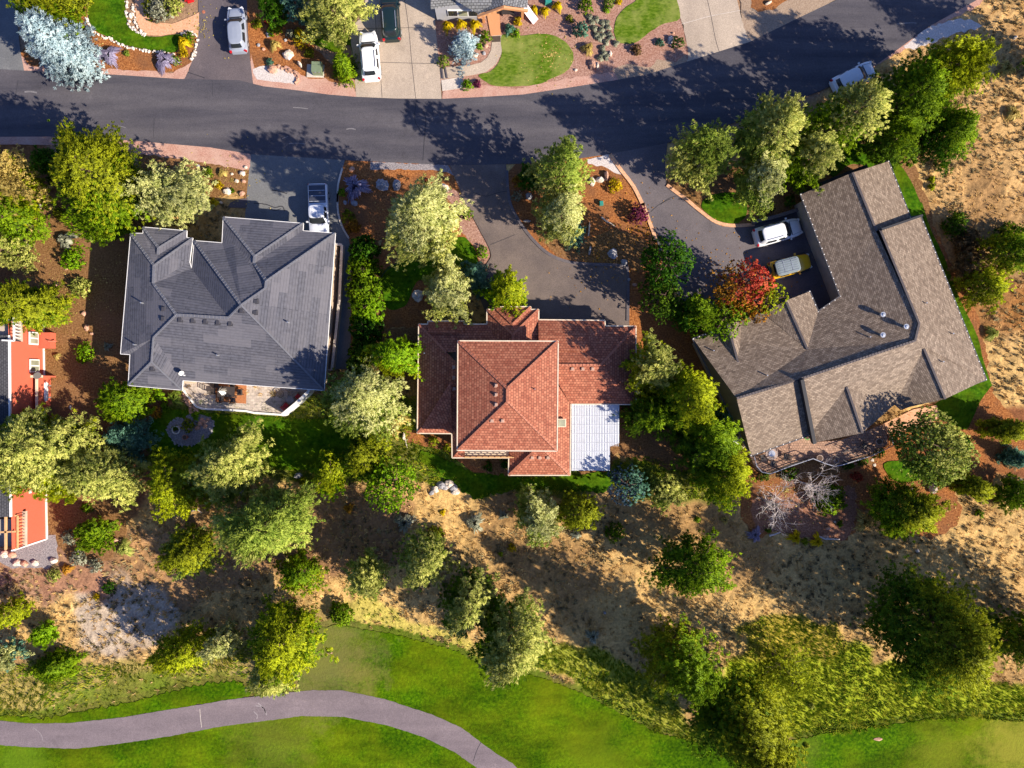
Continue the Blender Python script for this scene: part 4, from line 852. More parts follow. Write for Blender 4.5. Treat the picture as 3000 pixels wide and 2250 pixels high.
# satellite dish on the corner of the grey roof
p = on_roof(*t(5, 1485, 1500)) + Vector((0, 0, .45))
o = thing('satellite_dish', 'small white satellite dish on the lower edge of the grey tile roof', 'satellite dish', p - Vector((0, 0, .35)))
m = MB(); m.tube([p - Vector((0, 0, .4)), p], [.03, .03], 6); m.build('mast', M['metal'], o)
m = MB(); dv = Vector((.6, -.5, .62)).normalized(); m.tube([p, p + dv * .03, p + dv * .08], [.08, .18, .25], 16, cap=False); m.tube([p - dv * .0, p + dv * .002], [.08, .08], 12); m.build('dish', M['white'], o)
m = MB(); m.bar(p, p + dv * .5 + Vector((.1, 0, -.1)), .03, .03); m.box(p + dv * .5 + Vector((.1, 0, -.1)), (.14, .1, .1)); m.build('feed_arm', M['white'], o)

# ---- red tile house (centre)
rh = thing('red_tile_house', 'rust red tile house with two roof levels and cream gutters', 'house', W(1500, 1140, 0))
h1, h2 = 3.1, 5.9
RV = {}
def rv(k, px, py, h): RV[k] = W(px, py, h)
lower = [(1228, 951), (1255, 951), (1255, 942), (1358, 942), (1358, 951), (1428, 951), (1428, 908), (1450, 908), (1450, 900), (1554, 900), (1554, 908), (1577, 908), (1577, 938), (1771, 940), (1772, 956), (1862, 957), (1862, 1184), (1671, 1182), (1669, 1391), (1491, 1391), (1492, 1340), (1326, 1340), (1325, 1269), (1224, 1268)]
lw = [W(x, y, h1) for x, y in lower]
shell(rh, [(q.x, q.y) for q in lw], h1, M['wall_tan'], M['wall_beige'], over=.55, gut_mat=M['cream'], gut=.10, fh=.25)
up_ = [W(x, y, h2) for x, y in ((1343, 1000), (1634, 1001), (1631, 1320), (1341, 1318))]
uo = [(q.x, q.y) for q in up_]
m = MB(); m.prism(inset(uo, .6), h1 - .3, h2 - .24); m.build('upper_wall', M['wall_tan'], rh)
n = 4; m = MB(); m.add([(q[0], q[1], h2 - .25) for q in uo] + [(q[0], q[1], h2 - .012) for q in uo], [(i, (i + 1) % n, (i + 1) % n + n, i + n) for i in range(n)] + [(0, 1, 2, 3)]); m.build('fascia', M['cream'], rh)
m = MB(); o2 = inset(uo, -.05)
for i in range(4): m.bar(Vector((*o2[i], h2 - .03)), Vector((*o2[(i + 1) % 4], h2 - .03)), .10, .10)
m.build('gutter', M['cream'], rh)
UV_ = {'a': up_[0], 'b': up_[1], 'c': up_[2], 'd': up_[3], 'e': W(1487, 1138, h2 + 1.45), 'f': W(1487, 1176, h2 + 1.45)}
m = MB(); roof_faces(m, UV_, [['a', 'b', 'e'], ['b', 'c', 'f', 'e'], ['c', 'd', 'f'], ['d', 'a', 'e', 'f']]); m.build('upper_roof', M['roof_red'], rh); mu = m
caps(rh, UV_, [('a', 'e'), ('b', 'e'), ('e', 'f')], M['ridge_red']); caps(rh, UV_, [('c', 'f'), ('d', 'f')], M['ridge_red'], wd=.16)
uw = inset(uo, .6)      # upper wall corners: NW, NE, SE, SW
hw = h1 + 1.75
LV = {}
def lv(k, px, py, h): LV[k] = W(px, py, h)
def lw_(k, x, y, h): LV[k] = Vector((x, y, h))
lv('a', 1228, 951, h1); lv('b', 1224, 1268, h1); lv('c', 1325, 1269, h1); lv('d', 1326, 1340, h1); lv('n', 1577, 951, h1)
xw, yn = LV['a'].x, LV['a'].y
ys_ = LV['b'].y
X1 = uw[0][0] + .3; run = X1 - xw; LV['a1'] = Vector((X1, yn - run, h1 + run * .26)); LV['b1'] = Vector((X1, ys_ + run, h1 + run * .26))
ynw = uw[0][1] - .3; LV['n1'] = Vector((X1, ynw, h1 + (yn - ynw) * .26)); 
xe = W(1700, 1000, h1).x
hip_in = Vector((xw + (yn - ynw), ynw, h1 + (yn - ynw) * .26))
east = W(1862, 957, h1); se = W(1862, 1184, h1); ymid = (east.y + se.y) / 2; hr = h1 + (east.y - se.y) / 2 * .35
ridge_e = Vector((east.x - (east.y - se.y) / 2 * .95, ymid, hr)); xin = uw[1][0] - .3; ridge_w = Vector((xin, ymid, hr))
y956 = east.y
m = MB()
deep = ynw
roof_faces(m, LV, [['a', 'a1', 'b1', 'b'], [LV['a'], LV['n'], Vector((LV['n'].x, ynw, hip_in.z)), hip_in], [LV['a'], hip_in, Vector((X1, LV['a1'].y, LV['a1'].z))]])
# south strip left of the balcony
s_in = uw[3][1] + .3
roof_faces(m, LV, [[LV['b'], LV['b1'], Vector((X1, ys_ + .5, h1 + .9)), Vector((LV['c'].x, ys_, h1))], [LV['c'], Vector((LV['c'].x, ys_ + run, h1 + run * .42)), LV['b1'], LV['b']],
    [LV['c'], LV['d'], W(1362, 1340, h1), W(1362, 1300, h1 + .9), W(1330, 1269, h1 + .2)]])
# north-east block: north, east, south slopes
nw0 = Vector((W(1577, 951, h1).x, y956, h1))
roof_faces(m, LV, [[nw0, east, ridge_e, Vector((nw0.x, ymid, hr))], [east, se, ridge_e],
    [se, W(1671, 1184, h1), Vector((xin, ymid, hr)), ridge_e]])
# strip right of the upper storey running south with hipped end
sL = W(1491, 1391, h1); sR = W(1669, 1391, h1); wid = (sR.x - sL.x) / 2; pk = Vector(((sL.x + sR.x) / 2, sL.y + wid, h1 + wid * .42)); pk2 = Vector((pk.x, uw[2][1] + .3, pk.z))
eR = W(1671, 1182, h1)
roof_faces(m, LV, [[sL, sR, pk], [sR, Vector((sR.x, ymid, h1)), Vector((pk.x, ymid, pk.z)), pk], [sL, pk, pk2, Vector((sL.x, pk2.y, h1))]])
# front gables over the entrance, garage dormers
def hipbump(px0, px1, py0, depth, he_, pitch=.42, inn=0.0):
    a = W(px0, py0, he_ + inn); b = W(px1, py0, he_ + inn); wd_ = (b.x - a.x) / 2; top = Vector(((a.x + b.x) / 2, a.y - wd_, he_ + inn + wd_ * pitch)); back = Vector((top.x, a.y - depth, top.z))
    roof_faces(m, LV, [[a, b, top], [a, top, back, Vector((a.x, a.y - depth, a.z))], [b, top, back, Vector((b.x, b.y - depth, b.z))]])
    return a, b, top, back
b1 = hipbump(1428, 1577, 908, 4.5, h1); b2 = hipbump(1450, 1554, 900, 3.2, h1, inn=.0)
a_ = W(1577, 938, h1); b_ = W(1771, 940, h1); dd = .8
roof_faces(m, LV, [[a_, b_, Vector((b_.x - 1.6, b_.y - 1.6, h1 + 1.6 * .42)), Vector((a_.x, a_.y - 1.6, h1 + 1.6 * .42))], [b_, Vector((b_.x, b_.y - 3.0, h1 + .02)), Vector((b_.x - 1.6, b_.y - 3.0, h1 + .7)), Vector((b_.x - 1.6, b_.y - 1.6, h1 + 1.6 * .42))],
    [Vector((a_.x, a_.y - 1.6, h1 + .672)), Vector((b_.x - 1.6, b_.y - 1.6, h1 + .672)), Vector((b_.x - 1.6, b_.y - 3.0, h1 + 1.0)), Vector((a_.x, a_.y - 3.0, h1 + 1.0))]])
a_ = W(1255, 942, h1); b_ = W(1358, 942, h1); roof_faces(m, LV, [[a_, b_, Vector((b_.x, b_.y - 1.2, h1 + .5)), Vector((a_.x, a_.y - 1.2, h1 + .5))]])
lr = m.build('lower_roof', M['roof_red'], rh); remember(mu, m)
caps(rh, LV, [(LV['a'], hip_in), (b1[0], b1[2]), (b1[1], b1[2]), (b2[0], b2[2]), (b2[1], b2[2]), (b1[2], b1[3]), (ridge_e, ridge_w), (east, ridge_e), (sL, pk), (sR, pk), (LV['b'], LV['b1'])], M['ridge_red'], wd=.22)
def rvent(px, py, h): return box_vent(rh, px, py, h, M['vent_tan'], (.30, .30, .24))
for x, y, h in ((1454, 1129, h2 + 1.75), (1454, 1156, h2 + 1.75), (1454, 1185, h2 + 1.75), (1441, 1232, h2 + 1.2), (1472, 1232, h2 + 1.2), (1559, 1340, h1 + .8), (1581, 1340, h1 + .8), (1605, 1340, h1 + .8), (1331, 1076, h1 + 1.25), (1331, 1107, h1 + 1.25), (1331, 1138, h1 + 1.25), (1677, 1080, hr - .35), (1707, 1080, hr - .35), (1736, 1080, hr - .35)): rvent(x, y, h)
pipe(rh, 1567, 1140, h2 + .9, .05, .35); pipe(rh, 1244, 1035, h1 + .3, .05, .4)
c = W(1646, 1239, h1 + .55); m = MB(); m.box((c.x, c.y, h1 + .62), (.80, .80, .22)); sk_ = m.build('skylight', M['cream'], rh); m = MB(); m.box((c.x, c.y, h1 + .74), (.64, .64, .03)); m.build('pane', M['win_pane'], sk_, origin=rh.location)
# balcony under the south eave
bal = [W(x, y, 2.9) for x, y in ((1362, 1322), (1505, 1322), (1505, 1338), (1362, 1338))]
m = MB(); m.prism([(q.x, q.y) for q in bal], 2.7, 2.9); m.build('balcony_floor', M['cream'], rh)
m = MB()
for z in (3.1, 3.35, 3.6, 3.8): m.bar(Vector((bal[3].x, bal[3].y, z)), Vector((bal[2].x, bal[2].y, z)), .07, .05)
for k in range(9): q = bal[3].lerp(bal[2], k / 8); m.bar(Vector((q.x, q.y, 2.9)), Vector((q.x, q.y, 3.8)), .06, .06)
m.build('balcony_railing', M['timber'], rh)
# corrugated white patio cover
cov = [W(x, y, 2.9) for x, y in ((1673, 1183), (1814, 1183), (1814, 1298), (1787, 1308), (1787, 1379), (1673, 1379))]
o = thing('patio_cover', 'white corrugated metal patio cover attached to the right of the red tile house', 'canopy', Vector((cov[0].x, cov[3].y, 0)))
n = len(cov); m = MB(); vs = [Vector((q.x, q.y, 2.98 - (cov[0].y - q.y) * .015)) for q in cov]; m.add(vs + [v - Vector((0, 0, .06)) for v in vs], [tuple(range(n))[::-1], tuple(range(n, 2 * n))] + [(i, (i + 1) % n, (i + 1) % n + n, i + n) for i in range(n)])
m.build('metal_roof', M['corrugated'], o)
m = MB(); x0 = cov[0].x
for k in range(34):
    x = x0 + .08 + k * .147; yb = cov[3].y if x > cov[3].x else cov[5].y
    if x > cov[1].x: break
    m.bar((x, cov[0].y - .02, 2.99), (x, yb + .02, 2.99 - (cov[0].y - yb) * .015), .04, .022)
m.build('rib', M['corr_white'], o)
m = MB()
for k in range(8):
    y = cov[0].y - .35 - k * .87; xe_ = cov[1].x if y > cov[2].y else cov[3].x; m.bar((x0 + .03, y, 3.002 - k * .012), (xe_, y, 3.002 - k * .012), .045, .012)
m.build('batten', M['corr_white'], o)
for q in (cov[5], cov[4], cov[2], (cov[5] + cov[0]) / 2, cov[1]):
    m = MB(); m.bar((q.x - .05 if q.x > x0 + 1 else q.x + .1, q.y + .1, 0), (q.x - .05 if q.x > x0 + 1 else q.x + .1, q.y + .1, 2.8), .12, .12); m.build('post', M['white'], o)

# ---- brown shingle house (right)
b = thing('brown_shingle_house', 'large L-shaped house with a pinkish brown shingle gable roof on the right', 'house', W(2500, 900, 0))
hb = 3.3
BV = {}
def bv(k, px, py, h): BV[k] = W(px, py, hb + (h - hb) * .8)
for k, x, y in (('N1', 2346, 570), ('N3', 2603, 473), ('S1', 2667, 637), ('T1', 2697, 633), ('SE', 2889, 1112), ('H', 2397, 913), ('CR', 2462, 868), ('G3L', 2236, 918), ('NW', 2031, 993), ('SW', 2200, 1335), ('STEP', 2370, 1275), ('G2L', 2384, 1297), ('G2R', 2623, 1183), ('G1L', 2640, 1198), ('G4a', 2098, 968), ('G4b', 2172, 940)): bv(k, x, y, hb)
bv('N2', 2497, 506, hb + 2.4); bv('J1', 2567, 677, hb + 2.4); bv('J2', 2578, 674, hb + 2.7); bv('K', 2692, 948, hb + 3.0); bv('Kw', 2680, 998, hb + 3.0)
bv('WE', 2158, 1167, hb + 2.7); bv('WM', 2337, 1112, hb + 2.75); bv('WM2', 2345, 1110, hb + 3.0)
bv('G3E', 2301, 881, hb + 1.0); bv('G3R', 2372, 854, hb); bv('G3V', 2365, 1024, hb + 1.35)
bv('G2E', 2526, 1269, hb + 1.7); bv('G2V', 2480, 1134, hb + 1.9); bv('G1E', 2768, 1169, hb + 1.9); bv('G1V', 2706, 1022, hb + 2.3)
bv('G4E', 2131, 950, hb + 1.0); bv('G4V', 2165, 1073, hb + 1.2)
outl = ['N1', 'N3', 'S1', 'T1', 'SE', 'G1E0', 'G1L', 'G2R', 'G2L', 'STEP', 'SW', 'NW', 'G4b', 'G3L', 'G3R', 'H', 'CR']
BV['G1E0'] = Vector((BV['G1E'].x * .5 + (BV['G1L'].x + BV['SE'].x) * .25, (BV['G1L'].y + BV['SE'].y) / 2, hb)); BV['G1E0'] = (BV['G1L'] + BV['SE']) / 2
oo = [(BV[k].x, BV[k].y) for k in outl]
shell(b, oo, hb, M['wall_beige'], M['dark_trim'], over=.5, gut_mat=M['dark_trim'], gut=.10, straps=[0 + 16, 1, 3, 9, 11, 14, 15] )
m = MB()
roof_faces(m, BV, [['N1', 'N2', 'J1', 'K', 'Kw', 'WM2', 'WM', 'WE', 'NW', 'G4b', 'G3L', 'G3R', 'H', 'CR'], ['N2', 'N3', 'S1', 'J1'], ['J2', 'T1', 'SE', 'G1E', 'G1V', 'Kw', 'K'], ['Kw', 'G1V', 'G1L', 'G2R', 'G2V', 'G2L', 'STEP', 'WM2'],
    ['WM', 'STEP', 'SW', 'WE'], ['G1V', 'G1L', 'G1E']][1:])
roof_faces(m, BV, [['N1', 'N2', 'J1', 'K', 'Kw', 'CR']])
roof_faces(m, BV, [['CR', 'Kw', 'WM2', 'G3V', 'H'], ['WM2', 'WE', 'NW', 'G4b', 'G3L', 'G3V']])
roof_faces(m, BV, [['G2V', 'G2L', 'G2E'], ['G2V', 'G2E', 'G2R'], ['G3V', 'G3E', 'G3R', 'H'], ['G4E', 'G4V', 'G4b']])
e1 = BV['G3E']; roof_faces(m, BV, [[BV['G3V'] + Vector((0, 0, .02)), BV['G3E'], BV['G3L'] + Vector((0, 0, .05))]])
roof_faces(m, BV, [[BV['G4V'] + Vector((0, 0, .02)), BV['G4E'], BV['G4a'] + Vector((0, 0, .05))]])
m.build('roof', M['roof_brown'], b); remember(m)
# gable ends and the little step walls where one roof stands above the next
m = MB()
for f in (['G1L', 'G1E', 'SE'], ['G2L', 'G2E', 'G2R'], ['N1', 'N2', 'N3'], ['NW', 'WE', 'SW'], ['G3L', 'G3E', 'G3R'], ['G4a', 'G4E', 'G4b']):
    p = [BV[k] for k in f]; m = MB(); m.add(p + p, [(0, 1, 2), (5, 4, 3)]); m.build('gable_wall', M['wall_brown'], b)
m = MB()
m.add([BV['J1'], BV['S1'], BV['T1'], BV['J2']], [(0, 1, 2, 3), (3, 2, 1, 0)]); m.add([BV['WM'], BV['STEP'], BV['G2L'], BV['WM2']], [(0, 1, 2, 3), (3, 2, 1, 0)]); m.build('step_wall', M['roof_dark'], b)
m = MB(); m.bar(BV['WM2'] + Vector((0, 0, .16)), BV['G2L'] + Vector((-.1, 0, .22)), .34, .5); m.build('parapet', M['roof_dark'], b); m = MB(); m.bar(BV['J2'] + Vector((0, 0, .12)), BV['T1'] + Vector((0, 0, .18)), .2, .3); m.build('parapet', M['roof_dark'], b)
caps(b, BV, [('N2', 'J1'), ('J2', 'K'), ('K', 'Kw'), ('Kw', 'WM2'), ('WM', 'WE'), ('G3E', 'G3V'), ('G1V', 'G1E'), ('G2V', 'G2E'), ('G4E', 'G4V')], M['ridge_brown'], wd=.2, step=.3)
for x, y, h in ((*t(8, 1053, 1030), hb + 1.9), (*t(8, 1240, 1127), hb + 2.5), (*t(8, 1052, 1195), hb + 2.2)):
    p = on_roof(x, y, h)
    m = MB(); m.cyl((p.x, p.y, p.z - .4), .15, .75, 16); m.cyl((p.x, p.y, p.z + .34), .25, .10, 20); m.cyl((p.x, p.y, p.z + .44), .16, .08, 16, r2=.08); m.build('flue', M['metal'], b)
for n_, x, y in ((8, 955, 1210), (8, 125, 1520), (8, 1410, 935), (8, 1625, 1182), (8, 1545, 1410), (7, 1905, 1320)):
    pipe(b, *t(n_, x, y), hb + 1.2, .06, .35)
# low front wing roof behind the gable end and dark porch roof
o2_ = [W(*q, 2.6) for q in t(4, 555, 1480, 940, 1330, 960, 1380, 600, 1540)]
m = MB(); m.add([v for v in o2_] + [Vector((v.x, v.y, 0)) for v in o2_], [(0, 1, 2, 3), (3, 2, 1, 0), (0, 4, 5, 1), (3, 0, 4, 7)]); m.build('porch_roof', M['roof_dark'], b)
lo = [W(*q, 2.9) for q in t(7, 1780, 1420, 1850, 1660) + t(11, 1990, 180, 2090, 190)]
# ---- deck of the brown house
deck = t(12, -10, 640, 470, 487, 500, 545, 740, 520, 1060, 400, 1100, 480, 1110, 560, 940, 640, 700, 715, 640, 725, 560, 700, 470, 665, 420, 680, 300, 720, 130, 785, 60, 770, 20, 720)
dz = .9
dk = thing('deck', 'raised brick paved deck with a wavy railing below the brown shingle house', 'deck', W(*t(12, 500, 620)))
dp = [W(x, y, dz) for x, y in deck]
m = MB(); dp2 = [(v.x, v.y) for v in dp]; tr = tessellate_polygon([[Vector((x, y, 0)) for x, y in dp2]])
fs = []
for f3 in tr:
    a_, b_, c_ = [dp[k] for k in f3]; fs.append(tuple(f3) if (b_ - a_).cross(c_ - a_).z > 0 else tuple(f3[::-1]))
n = len(dp); allf = fs + [(i, (i + 1) % n, (i + 1) % n + n, i + n) for i in range(n)]
vs = dp + [Vector((v.x, v.y, 0)) for v in dp]; m.add(vs, allf, [[(vs[k].x, vs[k].y) for k in f] for f in allf]); m.build('deck_floor', M['deck_pavers'], dk)
rail = t(12, 0, 650, 20, 725, 60, 772, 130, 787, 300, 722, 420, 682, 470, 665, 560, 702, 640, 727, 700, 717, 940, 642, 1110, 562, 1100, 480, 1055, 405)
rp_ = [W(x, y, dz) for x, y in rail]; m = MB()
for zz in (.15, .55):
    for a_, b_ in zip(rp_, rp_[1:]): m.bar(a_ + Vector((0, 0, zz)), b_ + Vector((0, 0, zz)), .05 if zz < 1 else .09, .05)
for a_, b_ in zip(rp_, rp_[1:]):
    k = max(1, int((b_ - a_).length / .35))
    for j in range(k): q = a_.lerp(b_, j / k); m.bar(q, q + Vector((0, 0, 1.0)), .035, .035)
m.build('railing', M['furn'], dk)
m = MB()
for a_, b_ in zip(rp_, rp_[1:]): m.bar(a_ + Vector((0, 0, 1.0)), b_ + Vector((0, 0, 1.0)), .07, .05)
m.build('handrail', M['brush_violet'], dk)
m = MB()
for q in (t(12, 720, 590, 830, 650), t(12, 640, 640, 760, 700), t(12, 700, 620, 880, 560), t(12, 30, 690, 160, 650)): m = MB(); m.bar(W(*q[0], dz) + Vector((0, 0, .9)), W(*q[1], dz) + Vector((0, 0, .9)), .06, .06); m.build('stair_rail', M['furn'], dk)
def round_table(px, py, r, z, top, label, cat='table', name='round_table'):
    c = W(px, py, z + .5); c.z = z; o = thing(name, label, cat, c)
    m = MB(); m.cyl(c + Vector((0, 0, .68)), r, .05, 28); m.build('tabletop', top, o)
    m = MB(); m.cyl(c + Vector((0, 0, .735)), r * .55, .03, 24); m.build('inset_ring', M['metal'], o)
    m = MB(); m.cyl(c, r * .5, .06, 16); m.cyl(c + Vector((0, 0, .05)), .06, .65, 10); m.build('pedestal', M['furn'], o); return o
round_table(*t(12, 163, 632), .62, dz, M['clay'], 'large round pale topped table in the left corner of the brick deck')
def pot(px, py, r, z, label, mat=None, plant=True, name='plant_pot'):
    c = W(px, py, z + .3); c.z = z; o = thing(name, label, 'plant pot', c)
    m = MB(); m.tube([c, c + Vector((0, 0, .25)), c + Vector((0, 0, .5)), c + Vector((0, 0, .55))], [r * .65, r * .85, r, r * 1.1], 16); m.build('pot', mat or M['clay'], o)
    m = MB(); m.cyl(c + Vector((0, 0, .54)), r * .85, .03, 14); m.build('soil', M['dirt_dark'], o); return o
pot(*t(12, 552, 668), .30, dz, 'round grey clay pot against the railing in the middle of the brick deck')
pot(*t(12, 685, 688), .20, dz, 'small dark pot by the deck railing, right of the middle clay pot', M['rock_grey'])
pot(*t(12, 1030, 535), .32, dz, 'large clay pot in the shaded right corner of the brick deck')
pot(*t(12, 450, 502), .22, dz, 'bright green pot under the gutter corner of the brown house', M['pot_green'])
patio_chair('patio_chair', 'dark chair left of the large round deck table', *t(12, 60, 655), 0.2, M['furn']).location.z = dz
patio_chair('patio_chair', 'dark chair between the large round deck table and the roof edge on its right', *t(12, 245, 650), 3.0, M['furn']).location.z = dz
patio_chair('patio_chair', 'dark chair below the large round deck table', *t(12, 140, 700), 1.4, M['furn']).location.z = dz
patio_chair('patio_chair', 'dark chair in the shaded right corner of the deck beside the clay pot', *t(12, 870, 560), 1.0, M['furn']).location.z = dz
tagit(sheet('patio', t(12, 1310, 275, 1500, 240, 1520, 330, 1450, 400, 1100, 480, 1050, 400), .12, M['peach'], press=False), None)

# ---- red sided house at the left edge
r_ = thing('red_sided_house', 'tall house with bright red siding, white windows and dark roof at the left edge', 'house', (-48.3, -8, 0))
hl = 5.1
zb = lambda px, base: max(0.0, CAM_H * (1 - abs(base) / abs((px - 1500) / SPM)))
c1 = W(127, 951, 0); c2 = W(137, 1579, 0)
def on_wall(px, py):      # a reading on the tall east wall back to its point in space
    base = (c1.x + c2.x) / 2; z = zb(px, base); p = W(px, py, z); p.x = base; return p
m = MB(); m.add([(c1.x, c1.y, 0), (c2.x, c2.y, 0), (c2.x, c2.y, hl), (c1.x, c1.y, hl), (c1.x - 8, c1.y, 0), (c1.x - 8, c1.y, hl), (c2.x - 8, c2.y, 0), (c2.x - 8, c2.y, hl)],
    [(0, 3, 2, 1), (0, 1, 2, 3), (0, 4, 5, 3), (3, 5, 4, 0), (1, 2, 7, 6), (6, 7, 2, 1)]); m.build('wall', M['siding_red'], r_)
n0 = on_wall(26, 982); n1 = on_wall(36, 1500)
m = MB(); A_ = Vector((c1.x + .12, n0.y, hl)); B_ = Vector((c1.x + .25, n1.y - .4, hl)); C_ = Vector((c1.x - 9, B_.y, hl + 2.6)); D_ = Vector((c1.x - 9, A_.y, hl + 2.6))
roof_faces(m, {}, [[A_, B_, C_, D_]]); m.build('roof', M['roof_dark'], r_)
m = MB(); m.bar(A_, B_, .12, .22); m.build('fascia', M['white'], r_)
m = MB(); m.bar((c2.x, c2.y, .06), (c2.x, c2.y, hl), .14, .14); m.bar((c1.x + .05, c1.y, .05), (c2.x + .05, c2.y, .05), .12, .2); m.bar((c1.x, c1.y, 0), (c1.x, c1.y, hl), .14, .14); m.bar((c2.x, c2.y, .05), (c2.x - 3, c2.y, .05), .1, .2); m.build('corner_trim', M['white'], r_)
def window(p1, p2, parent):
    a_ = on_wall(*p1); b_ = on_wall(*p2); y0, y1 = min(a_.y, b_.y), max(a_.y, b_.y); z0, z1 = min(a_.z, b_.z), max(a_.z, b_.z); x = a_.x
    m = MB(); m.box((x + .04, (y0 + y1) / 2, (z0 + z1) / 2), (.10, y1 - y0, z1 - z0)); f = m.build('window', M['white'], parent)
    for k in (0, 1):
        ya = y0 + .12 + k * (y1 - y0 - .12) / 2; yb = y0 + (k + 1) * (y1 - y0 - .12) / 2
        m = MB(); m.box((x + .10, (ya + yb) / 2, (z0 + z1) / 2), (.03, yb - ya, (z1 - z0) - .22)); m.build('pane', M['win_pane'], f, origin=parent.location)
window(t(5, 232, 1165), t(5, 305, 1275), r_); window(t(5, 238, 1388), t(5, 313, 1497), r_); 
p = on_wall(*t(9, 235, 940)); m = MB(); m.box((p.x + .06, p.y, p.z), (.12, .35, .4)); m.build('wall_vent', M['white'], r_)
p = on_wall(*t(5, 328, 1233)); m = MB(); m.box((p.x + .06, p.y, p.z), (.12, .22, .22)); m.build('wall_vent', M['white'], r_)
p = W(*t(5, 300, 1520), 2.6); m = MB(); dv = Vector((.7, -.4, .6)).normalized(); m.tube([p, p + dv * .08], [.15, .36], 16, cap=True); m.bar(p, p + Vector((-.5, .1, -.2)), .05, .05); m.build('satellite_dish', M['furn'], r_)
# upper balcony at its north end
q = [W(*k, 4.6) for k in t(5, -60, 1060, 165, 1060, 168, 1245, 70, 1240, 65, 1195, -60, 1190)]
m = MB(); m.prism([(v.x, v.y) for v in q], 4.3, 4.6); m.build('balcony_floor', M['wall_beige'], r_)
m = MB()
for a_, b_ in zip(q[1:], q[2:4]):
    m.bar(a_ + Vector((0, 0, .9)), b_ + Vector((0, 0, .9)), .14, .1)
    for j in range(8): k_ = a_.lerp(b_, j / 7); m.bar(k_, k_ + Vector((0, 0, .9)), .06, .06)
m.build('balcony_railing', M['white'], r_)
# gable dormer on the lower wall, rear balcony with timber frame
q = [W(*k, 4.4) for k in t(9, 165, 805, 265, 860, 200, 925)]
m = MB(); top_ = [v + Vector((0, 0, 0)) for v in q]; m.add([*q, *[v - Vector((0, 0, .25)) for v in q]], [(0, 1, 2), (2, 1, 0), (0, 1, 4, 3), (1, 2, 5, 4), (2, 0, 3, 5)]); m.build('dormer_roof', M['roof_dark'], r_)
q = [W(*k, 3.6) for k in t(9, -60, 1165, 105, 1165, 105, 1105, 205, 1100, 205, 1385, -60, 1395)]
m = MB(); m.prism([(v.x, v.y) for v in q], 3.3, 3.6); m.build('rear_deck_floor', M['wall_beige'], r_)
m = MB(); pts = [W(*k, 3.6) for k in t(9, 110, 1120, 200, 1120, 200, 1380, -60, 1392)]
for a_, b_ in zip(pts, pts[1:]):
    m.bar(a_ + Vector((0, 0, 1)), b_ + Vector((0, 0, 1)), .14, .1)
    k_ = int((b_ - a_).length / .3)
    for j in range(k_ + 1): v = a_.lerp(b_, j / k_); m.bar(v, v + Vector((0, 0, 1)), .05, .05)
m.bar(W(*t(9, 130, 1120), 3.6) + Vector((0, 0, 1.4)), W(*t(9, 130, 1390), 3.6) + Vector((0, 0, 1.4)), .2, .14); m.bar(W(*t(9, 85, 1245), 3.6) + Vector((0, 0, 1.4)), W(*t(9, 205, 1240), 3.6) + Vector((0, 0, 1.4)), .16, .14)
m.build('timber_railing', M['timber'], r_)
# fenced alcove with a white propane tank, and a small red bay
o = thing('alcove_fence', 'L-shaped red and cream fence against the red sided house, shielding a white tank', 'fence', W(*t(5, 400, 1560)))
pa, pb, pc, pd = [W(*k) for k in t(5, 355, 1530, 452, 1530, 452, 1659, 405, 1530)]; pe = W(*t(9, 410, 260))
m = MB(); m.bar(pa + Vector((0, 0, 1)), pb + Vector((0, 0, 1)), .16, 2.0); m.bar(pd + Vector((0, 0, 1)), Vector((pd.x, pe.y, 1)), .16, 2.0); m.build('panel', M['siding_red'], o)
m = MB(); m.bar(pa + Vector((0, 0, 2.04)), pb + Vector((0, 0, 2.04)), .24, .08); m.bar(pd + Vector((0, 0, 2.043)), Vector((pd.x, pe.y, 2.043)), .24, .08); m.build('cap_rail', M['cream'], o)
c = W(*t(9, 368, 130), .6); m = MB(); 
m.tube([(c.x, c.y + 1.1, .75), (c.x, c.y + .95, .75), (c.x, c.y + .8, .75), (c.x, c.y - .8, .75), (c.x, c.y - .95, .75), (c.x, c.y - 1.1, .75)], [.05, .26, .34, .34, .26, .05], 18)
o = thing('propane_tank', 'white horizontal gas tank behind the cream topped fence of the red house', 'tank', Vector((c.x, c.y, 0))); m.build('tank', M['white'], o, smooth=True)
for s_ in (-.6, .6): m = MB(); m.box((c.x, c.y + s_, .22), (.4, .12, .45)); m.build('leg', M['metal'], o)
m = MB(); m.cyl((c.x, c.y, 1.08), .12, .14, 12); m.build('valve_cap', M['rock_grey'], o)
c = W(*t(5, 400, 1240)); m = MB(); m.box((c.x, c.y, .45), (1.3, 1.6, .9)); o = thing('red_bay', 'small flat-topped red wooden landing beside the red sided wall', 'landing', c); m.build('landing', M['siding_red'], o)
m = MB(); m.bar((c.x + .6, c.y - .1, 1.2), (c.x + 1.1, c.y - .1, .6), .1, .1); m.build('handrail', M['siding_red'], o)

